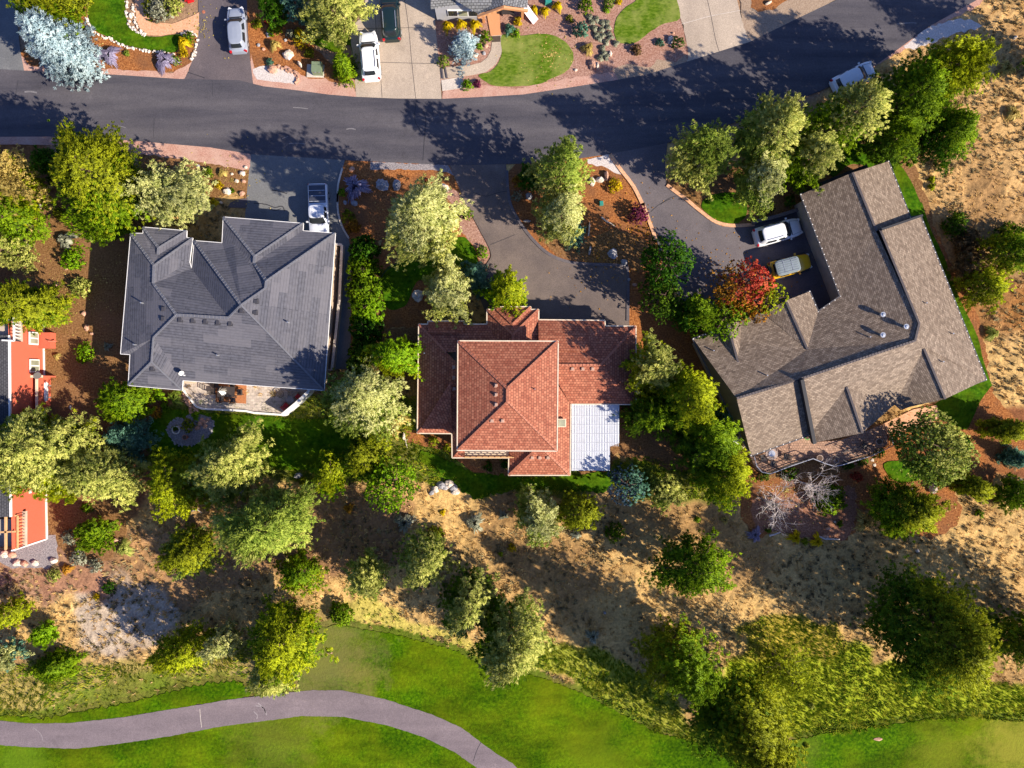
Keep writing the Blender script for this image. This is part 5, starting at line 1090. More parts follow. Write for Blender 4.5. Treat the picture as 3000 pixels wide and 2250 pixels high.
# ---- house at the top edge
h = thing('grey_cottage', 'grey walled house with slate tile roof and orange timber porch at the top edge', 'house', W(1400, 40))
he_ = 3.0; wy_ = W(1500, 60).y; x0 = W(1281, 60).x; x1 = W(1405, 60).x
m = MB(); m.box(((x0 + x1) / 2, wy_ + 3.5, he_ / 2 - .05), (x1 - x0, 7, he_ - .1)); m.build('wall', M['wall_grey'], h)
ws = [W(*k, 1.5) for k in t(2, 1692, 50, 1940, 32)]
m = MB(); m.box(((ws[0].x + ws[1].x) / 2, wy_ - .03, 1.55), (ws[1].x - ws[0].x, .12, 1.15)); wf = m.build('window', M['white'], h)
for k in range(3):
    xx = ws[0].x + (ws[1].x - ws[0].x) * (k + .5) / 3; m = MB(); m.box((xx, wy_ - .10, 1.55), ((ws[1].x - ws[0].x) / 3 - .14, .03, .93)); m.build('pane', M['win_pane'] if k == 1 else M['glass'], wf, origin=h.location)
V4 = [W(*k, he_) for k in t(2, 1555, 78, 1770, 38, 1945, 10)]
m = MB(); e0 = W(*t(2, 1555, 78), he_); e1 = W(*t(2, 1770, 40), he_); 
a_ = W(1262, 28, he_); b_ = W(1400, 14, he_ + .3); 
roof_faces(m, {}, [[a_, W(1335, 15, he_ + .1), W(1335, -60, he_ + 2.2), W(1262, -60, he_ + 2.2)], [W(1335, 2, he_ + 1.0), W(1400, 40, he_), W(1470, 22, he_ + .7), W(1470, -80, he_ + 1.6), W(1335, -80, he_ + 1.6)]])
roof_faces(m, {}, [[W(1398, 42, he_ + .1), W(1474, 15, he_ + 1.3), W(1474, -90, he_ + 1.7), W(1398, -90, he_ + 1.0)], [W(1474, 15, he_ + 1.3), W(1546, 24, he_ + .6), W(1546, -90, he_ + .8), W(1474, -90, he_ + 1.7)]])
m.build('roof', M['roof_slate'], h)
m = MB(); m.bar(W(1400, 50, he_), W(1474, 22, he_ + 1.15), .22, .3); m.bar(W(1474, 22, he_ + 1.15), W(1546, 32, he_ + .4), .22, .3)
m.build('porch_beam', M['wood_orange'], h)
for x, y in (t(2, 1985, 180), t(3, 360, 150)):
    p = W(x, y); m = MB(); m.bar(p, p + Vector((0, 0, 2.9)), .26, .26); m.build('post', M['wood_orange'], h)
sheet('walkway_boards', t(2, 2005, 100, 2110, 100, 2122, 285, 2040, 292), .11, M['wood_orange'], press=False)
o = sheet('door_mat', t(2, 2050, 296, 2119, 293, 2119, 340, 2052, 343), .065, M['carpet'], press=False, kind=None, label='dark brown door mat where the boards meet the concrete path', cat='mat')
o = thing('porch_bench', 'dark bench in the shade of the orange timber porch', 'bench', W(*t(3, 245, 115)))
m = MB(); c = o.location; m.box((c.x, c.y, .45), (1.3, .5, .06)); m.build('seat', M['furn'], o); m = MB(); m.box((c.x, c.y + .25, .75), (1.3, .06, .5)); m.build('backrest', M['furn'], o)
for s_ in (-.55, .55): m = MB(); m.box((c.x + s_, c.y, .21), (.06, .45, .42)); m.build('leg', M['furn'], o)
# pale pink decorative slide / banner beside the porch
ps = [W(*k) for k in t(3, 372, 95, 420, 140, 468, 185)]; m = MB()
for a_, b_, z0, z1 in ((ps[0], ps[1], 1.1, .6), (ps[1], ps[2], .6, .2)): m.bar(a_ + Vector((0, 0, z0)), b_ + Vector((0, 0, z1)), .75, .08)
m.bar(ps[0], ps[0] + Vector((0, 0, 1.1)), .3, .3); tagit(m.build('garden_slide', M['flag'], None, origin=ps[1]), 'pale pink sloping board beside the right post of the timber porch', 'ornament')
# ------------------------------------------------------------------ vehicles
def carpaint(name, c, rough=.3): m = plain(name, c, rough, var=.03, coat=.5); return m
M['paint_silver'] = carpaint('paint_silver', (.27, .30, .36)); M['paint_white'] = carpaint('paint_white', (.82, .82, .84)); M['paint_green'] = carpaint('paint_dark_green', (.008, .02, .02))
M['paint_pickup'] = carpaint('paint_silver_grey', (.62, .65, .72)); M['paint_yellow'] = carpaint('paint_yellow', (.75, .42, .01)); M['paint_pearl'] = carpaint('paint_pearl', (.70, .71, .72))
M['soft_top'] = plain('soft_top', (.16, .20, .22), .8); M['cargo'] = plain('cargo_cover', (.05, .055, .075), .45)
def vehicle(name, label, px, py, ang, L, Wd, Ht, paint, kind='suv', roofmat_=None, sunroof=None, rails=False, mirror_mat=None):
    loc = W(px, py, Ht * .6); loc.z = .03
    o = thing(name, label, 'car' if kind != 'pickup' else 'pickup truck', loc, ang)
    def put(mb, nm, mt, par=None, smooth=False):
        q = mb.build(nm, mt, None, origin=(0, 0, 0), smooth=smooth); q.parent = par or o; return q
    hl = L / 2; hw = Wd / 2
    if kind == 'suv':
        S_ = [(-1, .66, .36), (-.99, .80, .50), (-.96, .91, .57), (-.92, .97, .60), (-.8, 1, .61), (-.4, 1, .60), (.0, 1, .60), (.35, 1, .60), (.52, .99, .60), (.70, .965, .575), (.82, .92, .55), (.90, .85, .51), (.96, .74, .45), (.99, .60, .38), (1, .48, .30)]
        cab = (-.93, -.74, .16, .50)
    elif kind == 'jeep':
        S_ = [(-1, .88, .45), (-.985, .95, .58), (-.9, .97, .62), (0, .97, .62), (.35, .97, .62), (.5, .90, .62), (.8, .80, .60), (.93, .74, .57), (.96, .70, .52), (.97, .68, .35)]
        cab = (-.90, -.88, .28, .36)
    else:
        S_ = [(-1, .86, .45), (-.99, .94, .60), (-.9, .97, .62), (0, .98, .62), (.4, 1, .62), (.5, .99, .62), (.8, .97, .60), (.92, .92, .56), (.98, .80, .50), (1, .7, .36)]
        cab = (-.22, -.14, .30, .50)
    m = MB(); rings = []
    for u, ww, zz in S_:
        x = u * hl; w_ = ww * hw; z = zz * Ht
        ring = [(w_ * .90, .20 * Ht), (w_, .30 * Ht), (w_, z * .82), (w_ * .965, z * .95), (w_ * .88, z), (w_ * .45, z + .03), (0, z + .04)]
        rings.append([(x, y, q) for y, q in ring] + [(x, -y, q) for y, q in ring[:-1][::-1]])
    k = len(rings[0]); vs = sum(rings, []); fs = []
    for i in range(len(rings) - 1):
        for j in range(k - 1): fs.append((i * k + j, (i + 1) * k + j, (i + 1) * k + j + 1, i * k + j + 1))
        fs.append((i * k + k - 1, (i + 1) * k + k - 1, (i + 1) * k, i * k))
    fs.append(tuple(range(k))); fs.append(tuple(range((len(rings) - 1) * k, len(rings) * k))[::-1])
    m.add(vs, [f[::-1] for f in fs]); put(m, 'body', paint, smooth=True)
    xb, xbt, xft, xf = [q * hl for q in cab]; zb_ = .60 * Ht; wb = hw * .93; wt = hw * .74
    if kind == 'jeep': wt = hw * .84
    m = MB()
    P_ = lambda x, y, z: (x, y, z)
    NA = 32
    def lring(u, off=0.0, shr=0.0):      # cross-section of the cabin at height share u, rounded in plan
        z = zb_ + (Ht - zb_) * (1 - (1 - u) ** 1.15) if u < 1 else Ht
        u = max(u, 0.0)
        x0 = xb + (xbt - xb) * u ** 1.15 - off + shr; x1 = xf + (xft - xf) * u ** 1.15 + off - shr; hwid = (wb + (wt - wb) * u ** 1.4) + off - shr
        cx = (x0 + x1) / 2; hx = (x1 - x0) / 2; pw = 7.0 if kind == 'jeep' else 4.6; out = []
        for k_ in range(NA):
            an = 2 * PI * k_ / NA; c_, s_ = math.cos(an), math.sin(an); rr_ = (abs(c_) ** pw + abs(s_) ** pw) ** (-1 / pw); out.append((cx + hx * rr_ * c_, hwid * rr_ * s_, z + off * .5))
        return out
    def loft(mm, rgs, a0=0, a1=NA, closed=True):
        vs_ = sum(rgs, []); fs_ = []
        for i in range(len(rgs) - 1):
            for k_ in range(a0, a1): fs_.append((i * NA + k_ % NA, i * NA + (k_ + 1) % NA, (i + 1) * NA + (k_ + 1) % NA, (i + 1) * NA + k_ % NA))
        mm.add(vs_, fs_)
    m = MB(); loft(m, [lring(-.02), lring(.3), lring(.62), lring(.86)]); put(m, 'cabin_frame', paint, smooth=True)
    m = MB(); rg = [lring(.86), lring(.95), [(x, y * .97, Ht - .01) for x, y, _ in lring(1.0, shr=.05)], [(x, y * .88, Ht + .012) for x, y, _ in lring(1.0, shr=.18)], [(x * .7 + (xbt + xft) * .15, y * .5, Ht + .03) for x, y, _ in lring(1.0, shr=.2)]]; loft(m, rg)
    m.add(rg[-1], [tuple(range(NA))]); rf = put(m, 'car_roof', roofmat_ or paint, smooth=True)
    if kind == 'jeep':
        for k_ in range(6): m = MB(); y = -wt * .72 + k_ * wt * .288; m.bar((xbt + .2, y, Ht + .035), (xft - .2, y, Ht + .035), .035, .02); put(m, 'roof_rib', M['metal'], rf)
        for k_ in range(2): m = MB(); x = xbt + (xft - xbt) * (k_ + 1) / 3; m.bar((x, -wt * .8, Ht + .045), (x, wt * .8, Ht + .045), .03, .02); put(m, 'roof_bar', M['metal'], rf)
    if kind == 'pickup':
        for k_ in range(8): m = MB(); y = -wt * .68 + k_ * wt * .195; m.bar((xbt + .25, y, Ht + .03), (xft - .25, y, Ht + .03), .05, .02); put(m, 'roof_rib', M['paint_white'], rf)
    def pane_(nm, a0, a1, u0, u1, off=.018):
        mm = MB(); rgs = [lring(u0 + (u1 - u0) * i / 4, off) for i in range(5)]; loft(mm, rgs, a0, a1); used = sorted({k for f in mm.f for k in f}); ix = {k: i for i, k in enumerate(used)}; mm.v = [mm.v[k] for k in used]; mm.f = [[ix[k] for k in f] for f in mm.f]; return put(mm, nm, M['glass'], smooth=True)
    q8 = NA // 8
    pane_('windscreen', NA - q8 + 0, NA + q8 - 0, .06, .88); pane_('rear_window', 3 * q8 + 1, 5 * q8 - 1, .30, .86)
    for s_ in (0, 1):
        lo_, hi_ = (q8 + 1, 3 * q8 - 1) if s_ == 0 else (5 * q8 + 1, 7 * q8 - 1); mid_ = (lo_ + hi_) // 2
        pane_('side_window', lo_, mid_, .14, .80); pane_('side_window', mid_ + 1, hi_, .14, .80)
    if kind == 'pickup':
        m = MB(); m.box((-.62 * hl, 0, .635 * Ht), (.68 * hl, Wd * .84, .05)); bd_ = put(m, 'bed_cover', M['cargo'])
        m = MB()
        for k_ in range(4): x = -.93 * hl + k_ * .2 * hl; m.bar((x, -hw * .8, .66 * Ht), (x, hw * .8, .66 * Ht), .035, .02)
        put(m, 'cover_rib', M['paint_pickup'], bd_)
    if sunroof:
        m = MB(); m.box(((xbt + xft) / 2 + .1 * hl * sunroof[1], 0, Ht + .006), ((xft - xbt) * sunroof[0], wt * 1.25, .015)); sr = put(m, 'sunroof', M['glass'])
    if rails:
        for s_ in (-1, 1): m = MB(); m.bar((xbt + .25, s_ * wt * .86, Ht + .03), (xft - .3, s_ * wt * .86, Ht + .03), .055, .05); put(m, 'roof_rail', M['metal'] if rails == 1 else M['black'])
    for s_ in (-1, 1):
        m = MB(); m.box((xf * .82, s_ * (hw + .09), zb_ + .06), (.16, .2, .15), taper=.8); put(m, 'wing_mirror', mirror_mat or paint)
        m = MB(); m.box((hl * .94, s_ * hw * .62, .44 * Ht), (.24, .36, .13), -s_ * .5); put(m, 'headlight', M['lamp_clear'])
        m = MB(); m.box((-hl * .965, s_ * hw * .80, .52 * Ht), (.16, .24, .26), s_ * .3); put(m, 'tail_light', M['tail_red'])
        for x in (-.60 * hl, .62 * hl):
            rr = .37 if kind in ('jeep', 'pickup') else .34
            m = MB(); m.tube([(x, s_ * (hw - .24), rr), (x, s_ * (hw - .0), rr)], [rr, rr], 18); wl = put(m, 'wheel', M['black'])
            m = MB(); m.tube([(x, s_ * (hw + .0), rr), (x, s_ * (hw + .015), rr)], [rr * .6, rr * .55], 12); put(m, 'rim', M['metal'], wl)
    for x_, w_ in ((hl * .985, .62), (-hl * .985, .74)): m = MB(); m.box((x_, 0, .28 * Ht), (.12, Wd * w_, .2)); put(m, 'bumper', M['black'] if kind == 'jeep' else paint)
    m = MB(); zz_ = .60 * Ht; xs_ = xf + .03; m.bar((xs_, -hw * .72, zz_ + .035), (xs_ + .0, hw * .72, zz_ + .035), .07, .03); put(m, 'wiper_cowl', M['black'])
    for s_ in (-1, 1): m = MB(); m.bar((xs_ + .05, s_ * hw * .74, zz_ + .022), (hl * .90, s_ * hw * .58, .535 * Ht + .02), .022, .02); put(m, 'hood_seam', M['black'])
    if kind == 'jeep':
        m = MB(); m.tube([(-hl - .02, .1, .55 * Ht), (-hl - .24, .1, .55 * Ht)], [.38, .38], 20); put(m, 'spare_wheel', M['black'])
        for x in (-.6 * hl, .64 * hl):
            for s_ in (-1, 1): m = MB(); m.box((x, s_ * (hw - .08), .44 * Ht), (.95, .34, .08), taper=.9); put(m, 'fender', M['black'])
    return o
U = PI / 2
vehicle('parked_car', 'silver blue hatchback on the brown driveway at the top left', *t(1, 1915, 235), U + .07, 4.6, 1.85, 1.52, M['paint_silver'], rails=False)
vehicle('parked_car', 'white estate SUV with roof rails on the pale concrete driveway', *t(2, 1055, 445), U + .085, 4.95, 1.95, 1.72, M['paint_white'], rails=2)
vehicle('parked_car', 'dark green SUV with a long glass roof, at the top edge of the concrete driveway', *t(2, 1222, 125), U + .07, 4.9, 1.95, 1.7, M['paint_green'], sunroof=(.62, 0), rails=1)
vehicle('pickup_truck', 'silver pickup truck with ribbed bed cover, nose under the grey tile roof edge', 931, 617, -U + .03, 5.5, 2.0, 1.85, M['paint_pickup'], kind='pickup')
vehicle('parked_car', 'white SUV with a dark sunroof parked facing the wing of the brown shingle house', *t(8, 225, 355), .27, 4.85, 1.95, 1.75, M['paint_pearl'], sunroof=(.22, 1.9), rails=1)
vehicle('parked_car', 'yellow boxy off-roader with a grey ribbed soft top beside the brown shingle house', *t(8, 325, 630), .26, 4.2, 1.85, 1.85, M['paint_yellow'], kind='jeep', roofmat_=M['soft_top'])
vehicle('parked_car', 'white car on the road edge, half hidden under the conifers at the upper right', *t(4, 840, 622), .47, 4.6, 1.85, 1.5, M['paint_pearl'])

# ------------------------------------------------------------------ plants
PAL = {
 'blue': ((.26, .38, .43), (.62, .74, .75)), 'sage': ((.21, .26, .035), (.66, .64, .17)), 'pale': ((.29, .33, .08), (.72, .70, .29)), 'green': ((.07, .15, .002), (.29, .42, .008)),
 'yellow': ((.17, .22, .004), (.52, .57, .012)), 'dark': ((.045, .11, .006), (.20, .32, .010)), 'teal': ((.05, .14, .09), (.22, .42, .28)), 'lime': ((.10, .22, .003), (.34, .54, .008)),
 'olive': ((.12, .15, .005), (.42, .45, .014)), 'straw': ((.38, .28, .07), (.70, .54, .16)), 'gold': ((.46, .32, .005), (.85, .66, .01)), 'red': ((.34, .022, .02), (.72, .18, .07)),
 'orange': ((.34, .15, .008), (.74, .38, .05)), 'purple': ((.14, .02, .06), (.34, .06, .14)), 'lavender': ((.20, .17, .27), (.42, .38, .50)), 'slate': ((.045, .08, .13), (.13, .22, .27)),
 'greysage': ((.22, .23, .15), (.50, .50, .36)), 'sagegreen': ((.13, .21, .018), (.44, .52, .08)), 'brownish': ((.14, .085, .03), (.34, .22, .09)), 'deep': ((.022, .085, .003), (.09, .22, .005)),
}
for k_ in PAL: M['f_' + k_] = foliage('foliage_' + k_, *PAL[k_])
LEAF_N = [None]
def leaves(c, out, K_, ln, wd, r, spread=.9, up=.35, tn=None, axis=None, nmix=.48, cl=.22):
    """c: tuft centres (n,3); out: outward directions (n,3) -> leaf quads"""
    n = len(c); C = np.repeat(c, K_, 0); O = np.repeat(out, K_, 0)
    d = O * 1.0 + r.normal(size=(n * K_, 3)) * spread * .52 + np.array((0, 0, up)); d /= np.linalg.norm(d, axis=1)[:, None]
    q = r.normal(size=(n * K_, 3)); s = np.cross(d, q); s /= np.linalg.norm(s, axis=1)[:, None] + 1e-6
    L = ln * r.uniform(.6, 1.2, (n * K_, 1)); b = C + r.normal(size=(n * K_, 3)) * ln * cl
    g = np.cross(d, s); ref = O + np.array((0, 0, .5)); flip = np.sign((g * ref).sum(1))[:, None]; flip[flip == 0] = 1; s = s * flip; g = g * flip
    V = np.stack([b, b + d * L * .5 + s * wd / 2 * -1, b + d * L, b + d * L * .5 + s * wd / 2], 1).reshape(-1, 3)
    e1 = V.reshape(-1, 4, 3); gn_ = np.cross(e1[:, 1] - e1[:, 0], e1[:, 2] - e1[:, 0]); bad = (gn_ * ref).sum(1) < 0
    e1[bad] = e1[bad][:, ::-1]; V = e1.reshape(-1, 3)
    rad = C - np.array((0, 0, C[:, 2].mean() * .75)) if axis is None else C - axis
    rad = rad / (np.linalg.norm(rad, axis=1)[:, None] + 1e-6); nn = rad * nmix + O * .45 + g * (1 - nmix) * .8; nn /= np.linalg.norm(nn, axis=1)[:, None] + 1e-6
    LEAF_N[0] = np.repeat(nn, 4, 0)
    tt = np.repeat(r.rand(n) if tn is None else tn, K_) * .75 + r.rand(n * K_) * .25
    return V, tt
def crown_tufts(kind, R, Hh, r, shape=(1, 1, 0), lean=(0, 0), open_=0.0):
    cs = []; outs = []; tn = []
    if kind in ('pine', 'spruce', 'cedar'):
        nb = int((40 + R * R * 11) * (1.5 if kind == 'spruce' else 1.0) * (1 - open_ * .4)); ph = r.rand(5) * 6
        for i in range(nb):
            u = (i + .5) / nb; az = i * 2.39996 + r.uniform(-.3, .3)
            if kind == 'spruce': tt = 1 - (1 - u) ** .62; pr = (1 - tt) ** .80 * .98 + .03; base = .06
            elif kind == 'cedar': tt = u ** 1.0; pr = math.sin(PI * (tt * .80 + .16)) ** .6; base = .05
            else: tt = 1 - (1 - u) ** .80; pr = min(1.0, .55 + tt * 2.6) * (1 - tt) ** .60 + .02; base = .12
            z = Hh * (base + (1 - base) * tt * .97)
            lob = 1 + .17 * math.sin(2 * az + ph[0] + tt * 3) + .15 * math.sin(5 * az + ph[1] + tt * 4) + .10 * math.sin(9 * az + ph[2])
            re = R * pr * lob * r.uniform(.72, 1.08)
            bd = np.array((math.cos(az), math.sin(az), -.10 if kind == 'spruce' else .16 + .5 * tt))
            ns = max(2, int(2 + re * 3.0))
            for s in np.linspace(.30 if kind != 'pine' else .38, 1, ns):
                sp = .11 + .05 * re * s
                for q in range(2 if s > .55 else 1):
                    off = r.normal(size=3) * np.array((sp, sp, sp * .5))
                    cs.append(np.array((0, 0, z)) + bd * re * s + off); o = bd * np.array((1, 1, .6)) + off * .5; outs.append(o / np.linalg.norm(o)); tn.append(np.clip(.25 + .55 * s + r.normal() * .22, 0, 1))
        for i in range(7): cs.append(np.array((r.normal() * .12, r.normal() * .12, Hh * (.82 + .022 * i)))); outs.append(np.array((0, 0, 1.))); tn.append(.8)
    else:   # broad leaved: clouds of leaves on lobes
        zc = Hh * .56; rz = Hh * .44
        if kind == 'bush': zc = Hh * .35; rz = Hh * .62
        nl = int(9 + R * R * 2.6) if kind != 'bush' else int(6 + R * R * 7)
        for i in range(nl):
            u = 1 - (i + .5) / nl * (1.55 if kind != 'bush' else 1.25); az = i * 2.39996 + r.uniform(-.4, .4); h_ = math.sqrt(max(0, 1 - u * u)); k_ = r.uniform(.52, .78)
            lc = np.array((math.cos(az) * h_ * R * k_, math.sin(az) * h_ * R * k_, zc + u * rz * .72)); lr = R * r.uniform(.24, .40) if kind != 'bush' else R * r.uniform(.25, .42)
            nt_ = int(10 + lr * lr * 30); v = r.normal(size=(nt_, 3)); v /= np.linalg.norm(v, axis=1)[:, None]
            lt = r.rand()
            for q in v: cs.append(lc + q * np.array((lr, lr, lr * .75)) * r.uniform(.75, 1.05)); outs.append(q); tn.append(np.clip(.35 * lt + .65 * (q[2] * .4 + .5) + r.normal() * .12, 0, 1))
    cs = np.array(cs); outs = np.array(outs); a, b_, rot = shape
    ca, sa = math.cos(rot), math.sin(rot); x = cs[:, 0] * a; y = cs[:, 1] * b_
    zr = cs[:, 2] / Hh
    cs = np.stack([x * ca - y * sa + lean[0] * zr, x * sa + y * ca + lean[1] * zr, np.maximum(cs[:, 2], .12)], 1)
    return cs, outs, np.array(tn)
SEED = [100]
def tree(kind, px, py, r_px, Hh, pal, label, shape=(1, 1, 0), lean=(0, 0), name=None, pal2=None, dens=1.0, open_=0.0, group=None, cat='tree', zc=.62, unit='F'):
    """px,py: middle of the crown in the plan reading (full-view units), r_px its radius"""
    SEED[0] += 1; r = np.random.RandomState(SEED[0]); k = 1.35624 if unit == 'F' else 1.0
    if unit == 'F': px, py = F(px, py)
    kz = {'spruce': .38, 'pine': .47, 'broad': .56, 'bush': .4, 'cedar': .5}[kind]
    c = W(px, py, Hh * kz); c.z = 0; R = r_px * k / SPM * (1 - Hh * kz / CAM_H) * (1.12 if kind == 'pine' else .98)
    if kind != 'bush' and shape == (1, 1, 0): q_ = r.uniform(.84, 1.0); shape = (1.06, q_, r.uniform(0, PI)); lean = tuple(r.normal(size=2) * R * .10)
    cs, outs, tn = crown_tufts(kind, R, Hh, r, shape, lean, open_)
    K_, ln, wd = {'pine': (20, .25, .070), 'spruce': (14, .24, .065), 'cedar': (20, .23, .075), 'broad': (8, .19, .15), 'bush': (9, .16, .10)}[kind]
    if kind == 'bush': ln = min(.2, .10 + R * .08); wd = ln * .6
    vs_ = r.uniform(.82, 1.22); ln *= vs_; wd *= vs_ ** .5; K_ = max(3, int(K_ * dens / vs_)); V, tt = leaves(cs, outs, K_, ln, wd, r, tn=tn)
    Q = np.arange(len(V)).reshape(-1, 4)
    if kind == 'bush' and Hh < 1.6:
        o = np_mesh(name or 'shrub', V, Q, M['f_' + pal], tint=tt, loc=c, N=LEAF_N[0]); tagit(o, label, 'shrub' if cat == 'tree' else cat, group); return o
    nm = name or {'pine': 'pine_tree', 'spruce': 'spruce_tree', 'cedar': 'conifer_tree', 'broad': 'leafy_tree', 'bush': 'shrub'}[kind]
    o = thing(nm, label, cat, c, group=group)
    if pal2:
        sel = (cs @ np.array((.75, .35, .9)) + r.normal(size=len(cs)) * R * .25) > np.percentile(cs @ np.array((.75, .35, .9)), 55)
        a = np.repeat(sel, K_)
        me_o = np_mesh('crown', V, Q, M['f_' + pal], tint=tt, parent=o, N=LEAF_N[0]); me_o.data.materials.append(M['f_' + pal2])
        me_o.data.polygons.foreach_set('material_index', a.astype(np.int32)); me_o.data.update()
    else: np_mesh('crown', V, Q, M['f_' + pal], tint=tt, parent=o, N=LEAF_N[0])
    m = MB(); th = (.05 + Hh * .018)
    top = np.array((lean[0] * .85, lean[1] * .85, Hh * .88)); m.tube([(0, 0, -.05), tuple(top * .35), tuple(top)], [th * 1.4, th, th * .3], 7)
    pick = r.permutation(len(cs))[:int(12 + R * 5)]
    for i in pick:
        q = cs[i]; z0 = max(Hh * .15, q[2] - np.hypot(q[0], q[1]) * .45); s0 = top * (min(z0, Hh * .85) / top[2]); m.tube([tuple(s0), tuple((s0 + q) / 2 + np.array((0, 0, .08))), tuple(q)], [th * .38, th * .25, th * .1], 4, cap=False)
    m.build('trunk', M['bark'], None, origin=(0, 0, 0)).parent = o
    return o
E = 1.0
T_ = tree
# upper left
T_('spruce', 120, 92, 76, 8.5, 'blue', 'large silvery blue spruce beside the road at the top left corner', shape=(1, .92, 0), dens=1.7)
T_('pine', 112, 2, 74, 7.3, 'green', 'broad dark green pine just above the silvery blue spruce', pal2='olive')
T_('pine', 222, 385, 100, 11.2, 'green', 'big yellow green pine beside the road, left of the round sage conifer', pal2='olive', shape=(.92, 1.05, 0))
T_('pine', 232, 465, 62, 6.7, 'green', 'lower green pine directly below the big yellow green roadside pine')
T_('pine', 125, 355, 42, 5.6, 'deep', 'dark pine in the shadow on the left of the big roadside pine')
T_('cedar', 371, 418, 80, 6.5, 'pale', 'round pale cream green conifer touching the top left of the grey tile roof')
T_('pine', 30, 395, 72, 9.0, 'yellow', 'golden yellow pine at the left edge, topmost there', pal2='straw')
T_('pine', 42, 478, 52, 7.3, 'green', 'green pine at the left edge under the golden yellow pine')
T_('pine', 22, 545, 46, 6.7, 'sage', 'pale straw green pine at the left edge beside bare brown soil')
T_('pine', 60, 662, 74, 7.8, 'green', 'dark yellow green pine overhanging the top of the red sided house', pal2='olive', shape=(1.1, .8, 0))
T_('pine', 72, 972, 104, 11.2, 'yellow', 'huge yellow green pine covering the middle of the red sided house', pal2='sage')
T_('pine', 125, 1040, 48, 6.7, 'yellow', 'smaller yellow pine hanging over the lower roof corner of the red sided house')
T_('pine', 272, 868, 52, 5.0, 'green', 'bright green pine just left below the corner of the grey tile roof')
T_('spruce', 272, 948, 58, 4.5, 'teal', 'blue green spreading spruce left of the round rock garden')
T_('pine', 222, 1022, 78, 8.4, 'sage', 'sage yellow pine below the blue green spruce', shape=(1.1, .85, -.3))
T_('pine', 385, 1045, 66, 7.8, 'yellow', 'deep yellow pine between two sage pines below the rock garden', shape=(.9, 1.1, 0))
T_('pine', 498, 1008, 82, 9.0, 'sagegreen', 'pale olive pine at the lower left edge of the grey house lawn', pal2='sage')
T_('pine', 580, 1128, 96, 12.4, 'sage', 'wide sage green pine in the dry ground below the grey house lawn', pal2='sagegreen', shape=(1.05, .85, 0))
T_('pine', 207, 1154, 42, 3.4, 'green', 'small vivid green pine on brown soil right of the red house rear deck')
T_('pine', 412, 1190, 60, 7.3, 'sagegreen', 'low sage green pine on the dry slope, left of the widest sage pine', shape=(1.1, .8, -.2), pal2='olive')

# around the red tile house
T_('pine', 917, 482, 88, 14.0, 'sage', 'tall pale green pine in the middle of the orange mulch front yard', pal2='pale')
T_('pine', 970, 626, 64, 7.8, 'sage', 'pale frosted pine directly above the left wing of the red tile roof', pal2='pale')
T_('pine', 1092, 630, 50, 5.6, 'lime', 'small light yellow green pine above the red tile entrance gable', pal2='yellow')
T_('spruce', 1030, 600, 38, 4.0, 'teal', 'dark teal spruce squeezed between the frosted pine and the light green pine')
T_('pine', 857, 772, 54, 7.3, 'yellow', 'bright yellow green pine touching the left eave of the red tile roof', pal2='lime')
T_('pine', 788, 872, 86, 9.5, 'sagegreen', 'sage and teal pine at the lower right corner of the grey tile roof', pal2='pale')
T_('pine', 1207, 372, 66, 11.2, 'sage', 'tallest pine on the mulch island between the two driveways', pal2='sagegreen')
T_('pine', 1208, 462, 56, 9.0, 'sage', 'pale pine on the mulch island, just below the tallest one', pal2='pale')
T_('spruce', 1240, 505, 30, 3.0, 'teal', 'small blue green spruce at the foot of the pale island pine')
T_('pine', 1155, 385, 30, 3.4, 'deep', 'dark low pine in the shade on the left side of the mulch island')
T_('pine', 1398, 792, 66, 9.0, 'yellow', 'yellow green pine overlapping the right eave of the red tile roof', pal2='sage')
T_('pine', 1478, 868, 74, 10.1, 'green', 'broad yellow green pine right of the white patio cover', pal2='yellow')
T_('pine', 1400, 895, 52, 6.7, 'dark', 'dark green pine reaching over the right edge of the white patio cover', pal2='green')
T_('pine', 1520, 955, 72, 8.4, 'dark', 'dark green pine left of the lower corner of the brown house deck', pal2='green')
T_('pine', 1560, 1022, 64, 7.8, 'green', 'yellow green pine just below and left of the brown house deck', pal2='yellow')
T_('spruce', 1572, 895, 34, 3.6, 'teal', 'small teal spruce against the left wall of the brown shingle house')
T_('broad', 1352, 1052, 47, 5.9, 'slate', 'dark slate blue rounded conifer below the white patio cover', name='conifer_tree', pal2='teal')
T_('pine', 1432, 1062, 44, 3.9, 'sagegreen', 'low pale olive tree just right of the slate blue conifer', pal2='sage')
T_('pine', 1163, 1112, 60, 7.3, 'sagegreen', 'pale sage tree in the grass below the red tile house, left one of a pair', pal2='pale')
T_('pine', 1245, 1103, 46, 6.6, 'olive', 'olive tree touching the right side of the pale sage tree below the red tile house')
T_('broad', 842, 1042, 62, 6.0, 'lime', 'vivid bright green leafy tree below the lawn between the two houses')
T_('pine', 712, 1028, 46, 5.6, 'lime', 'light yellow green tree left of the vivid bright green tree', pal2='yellow')
T_('pine', 795, 985, 48, 5.6, 'dark', 'dusky olive tree in shade between the grey house lawn and the vivid green tree', pal2='olive')
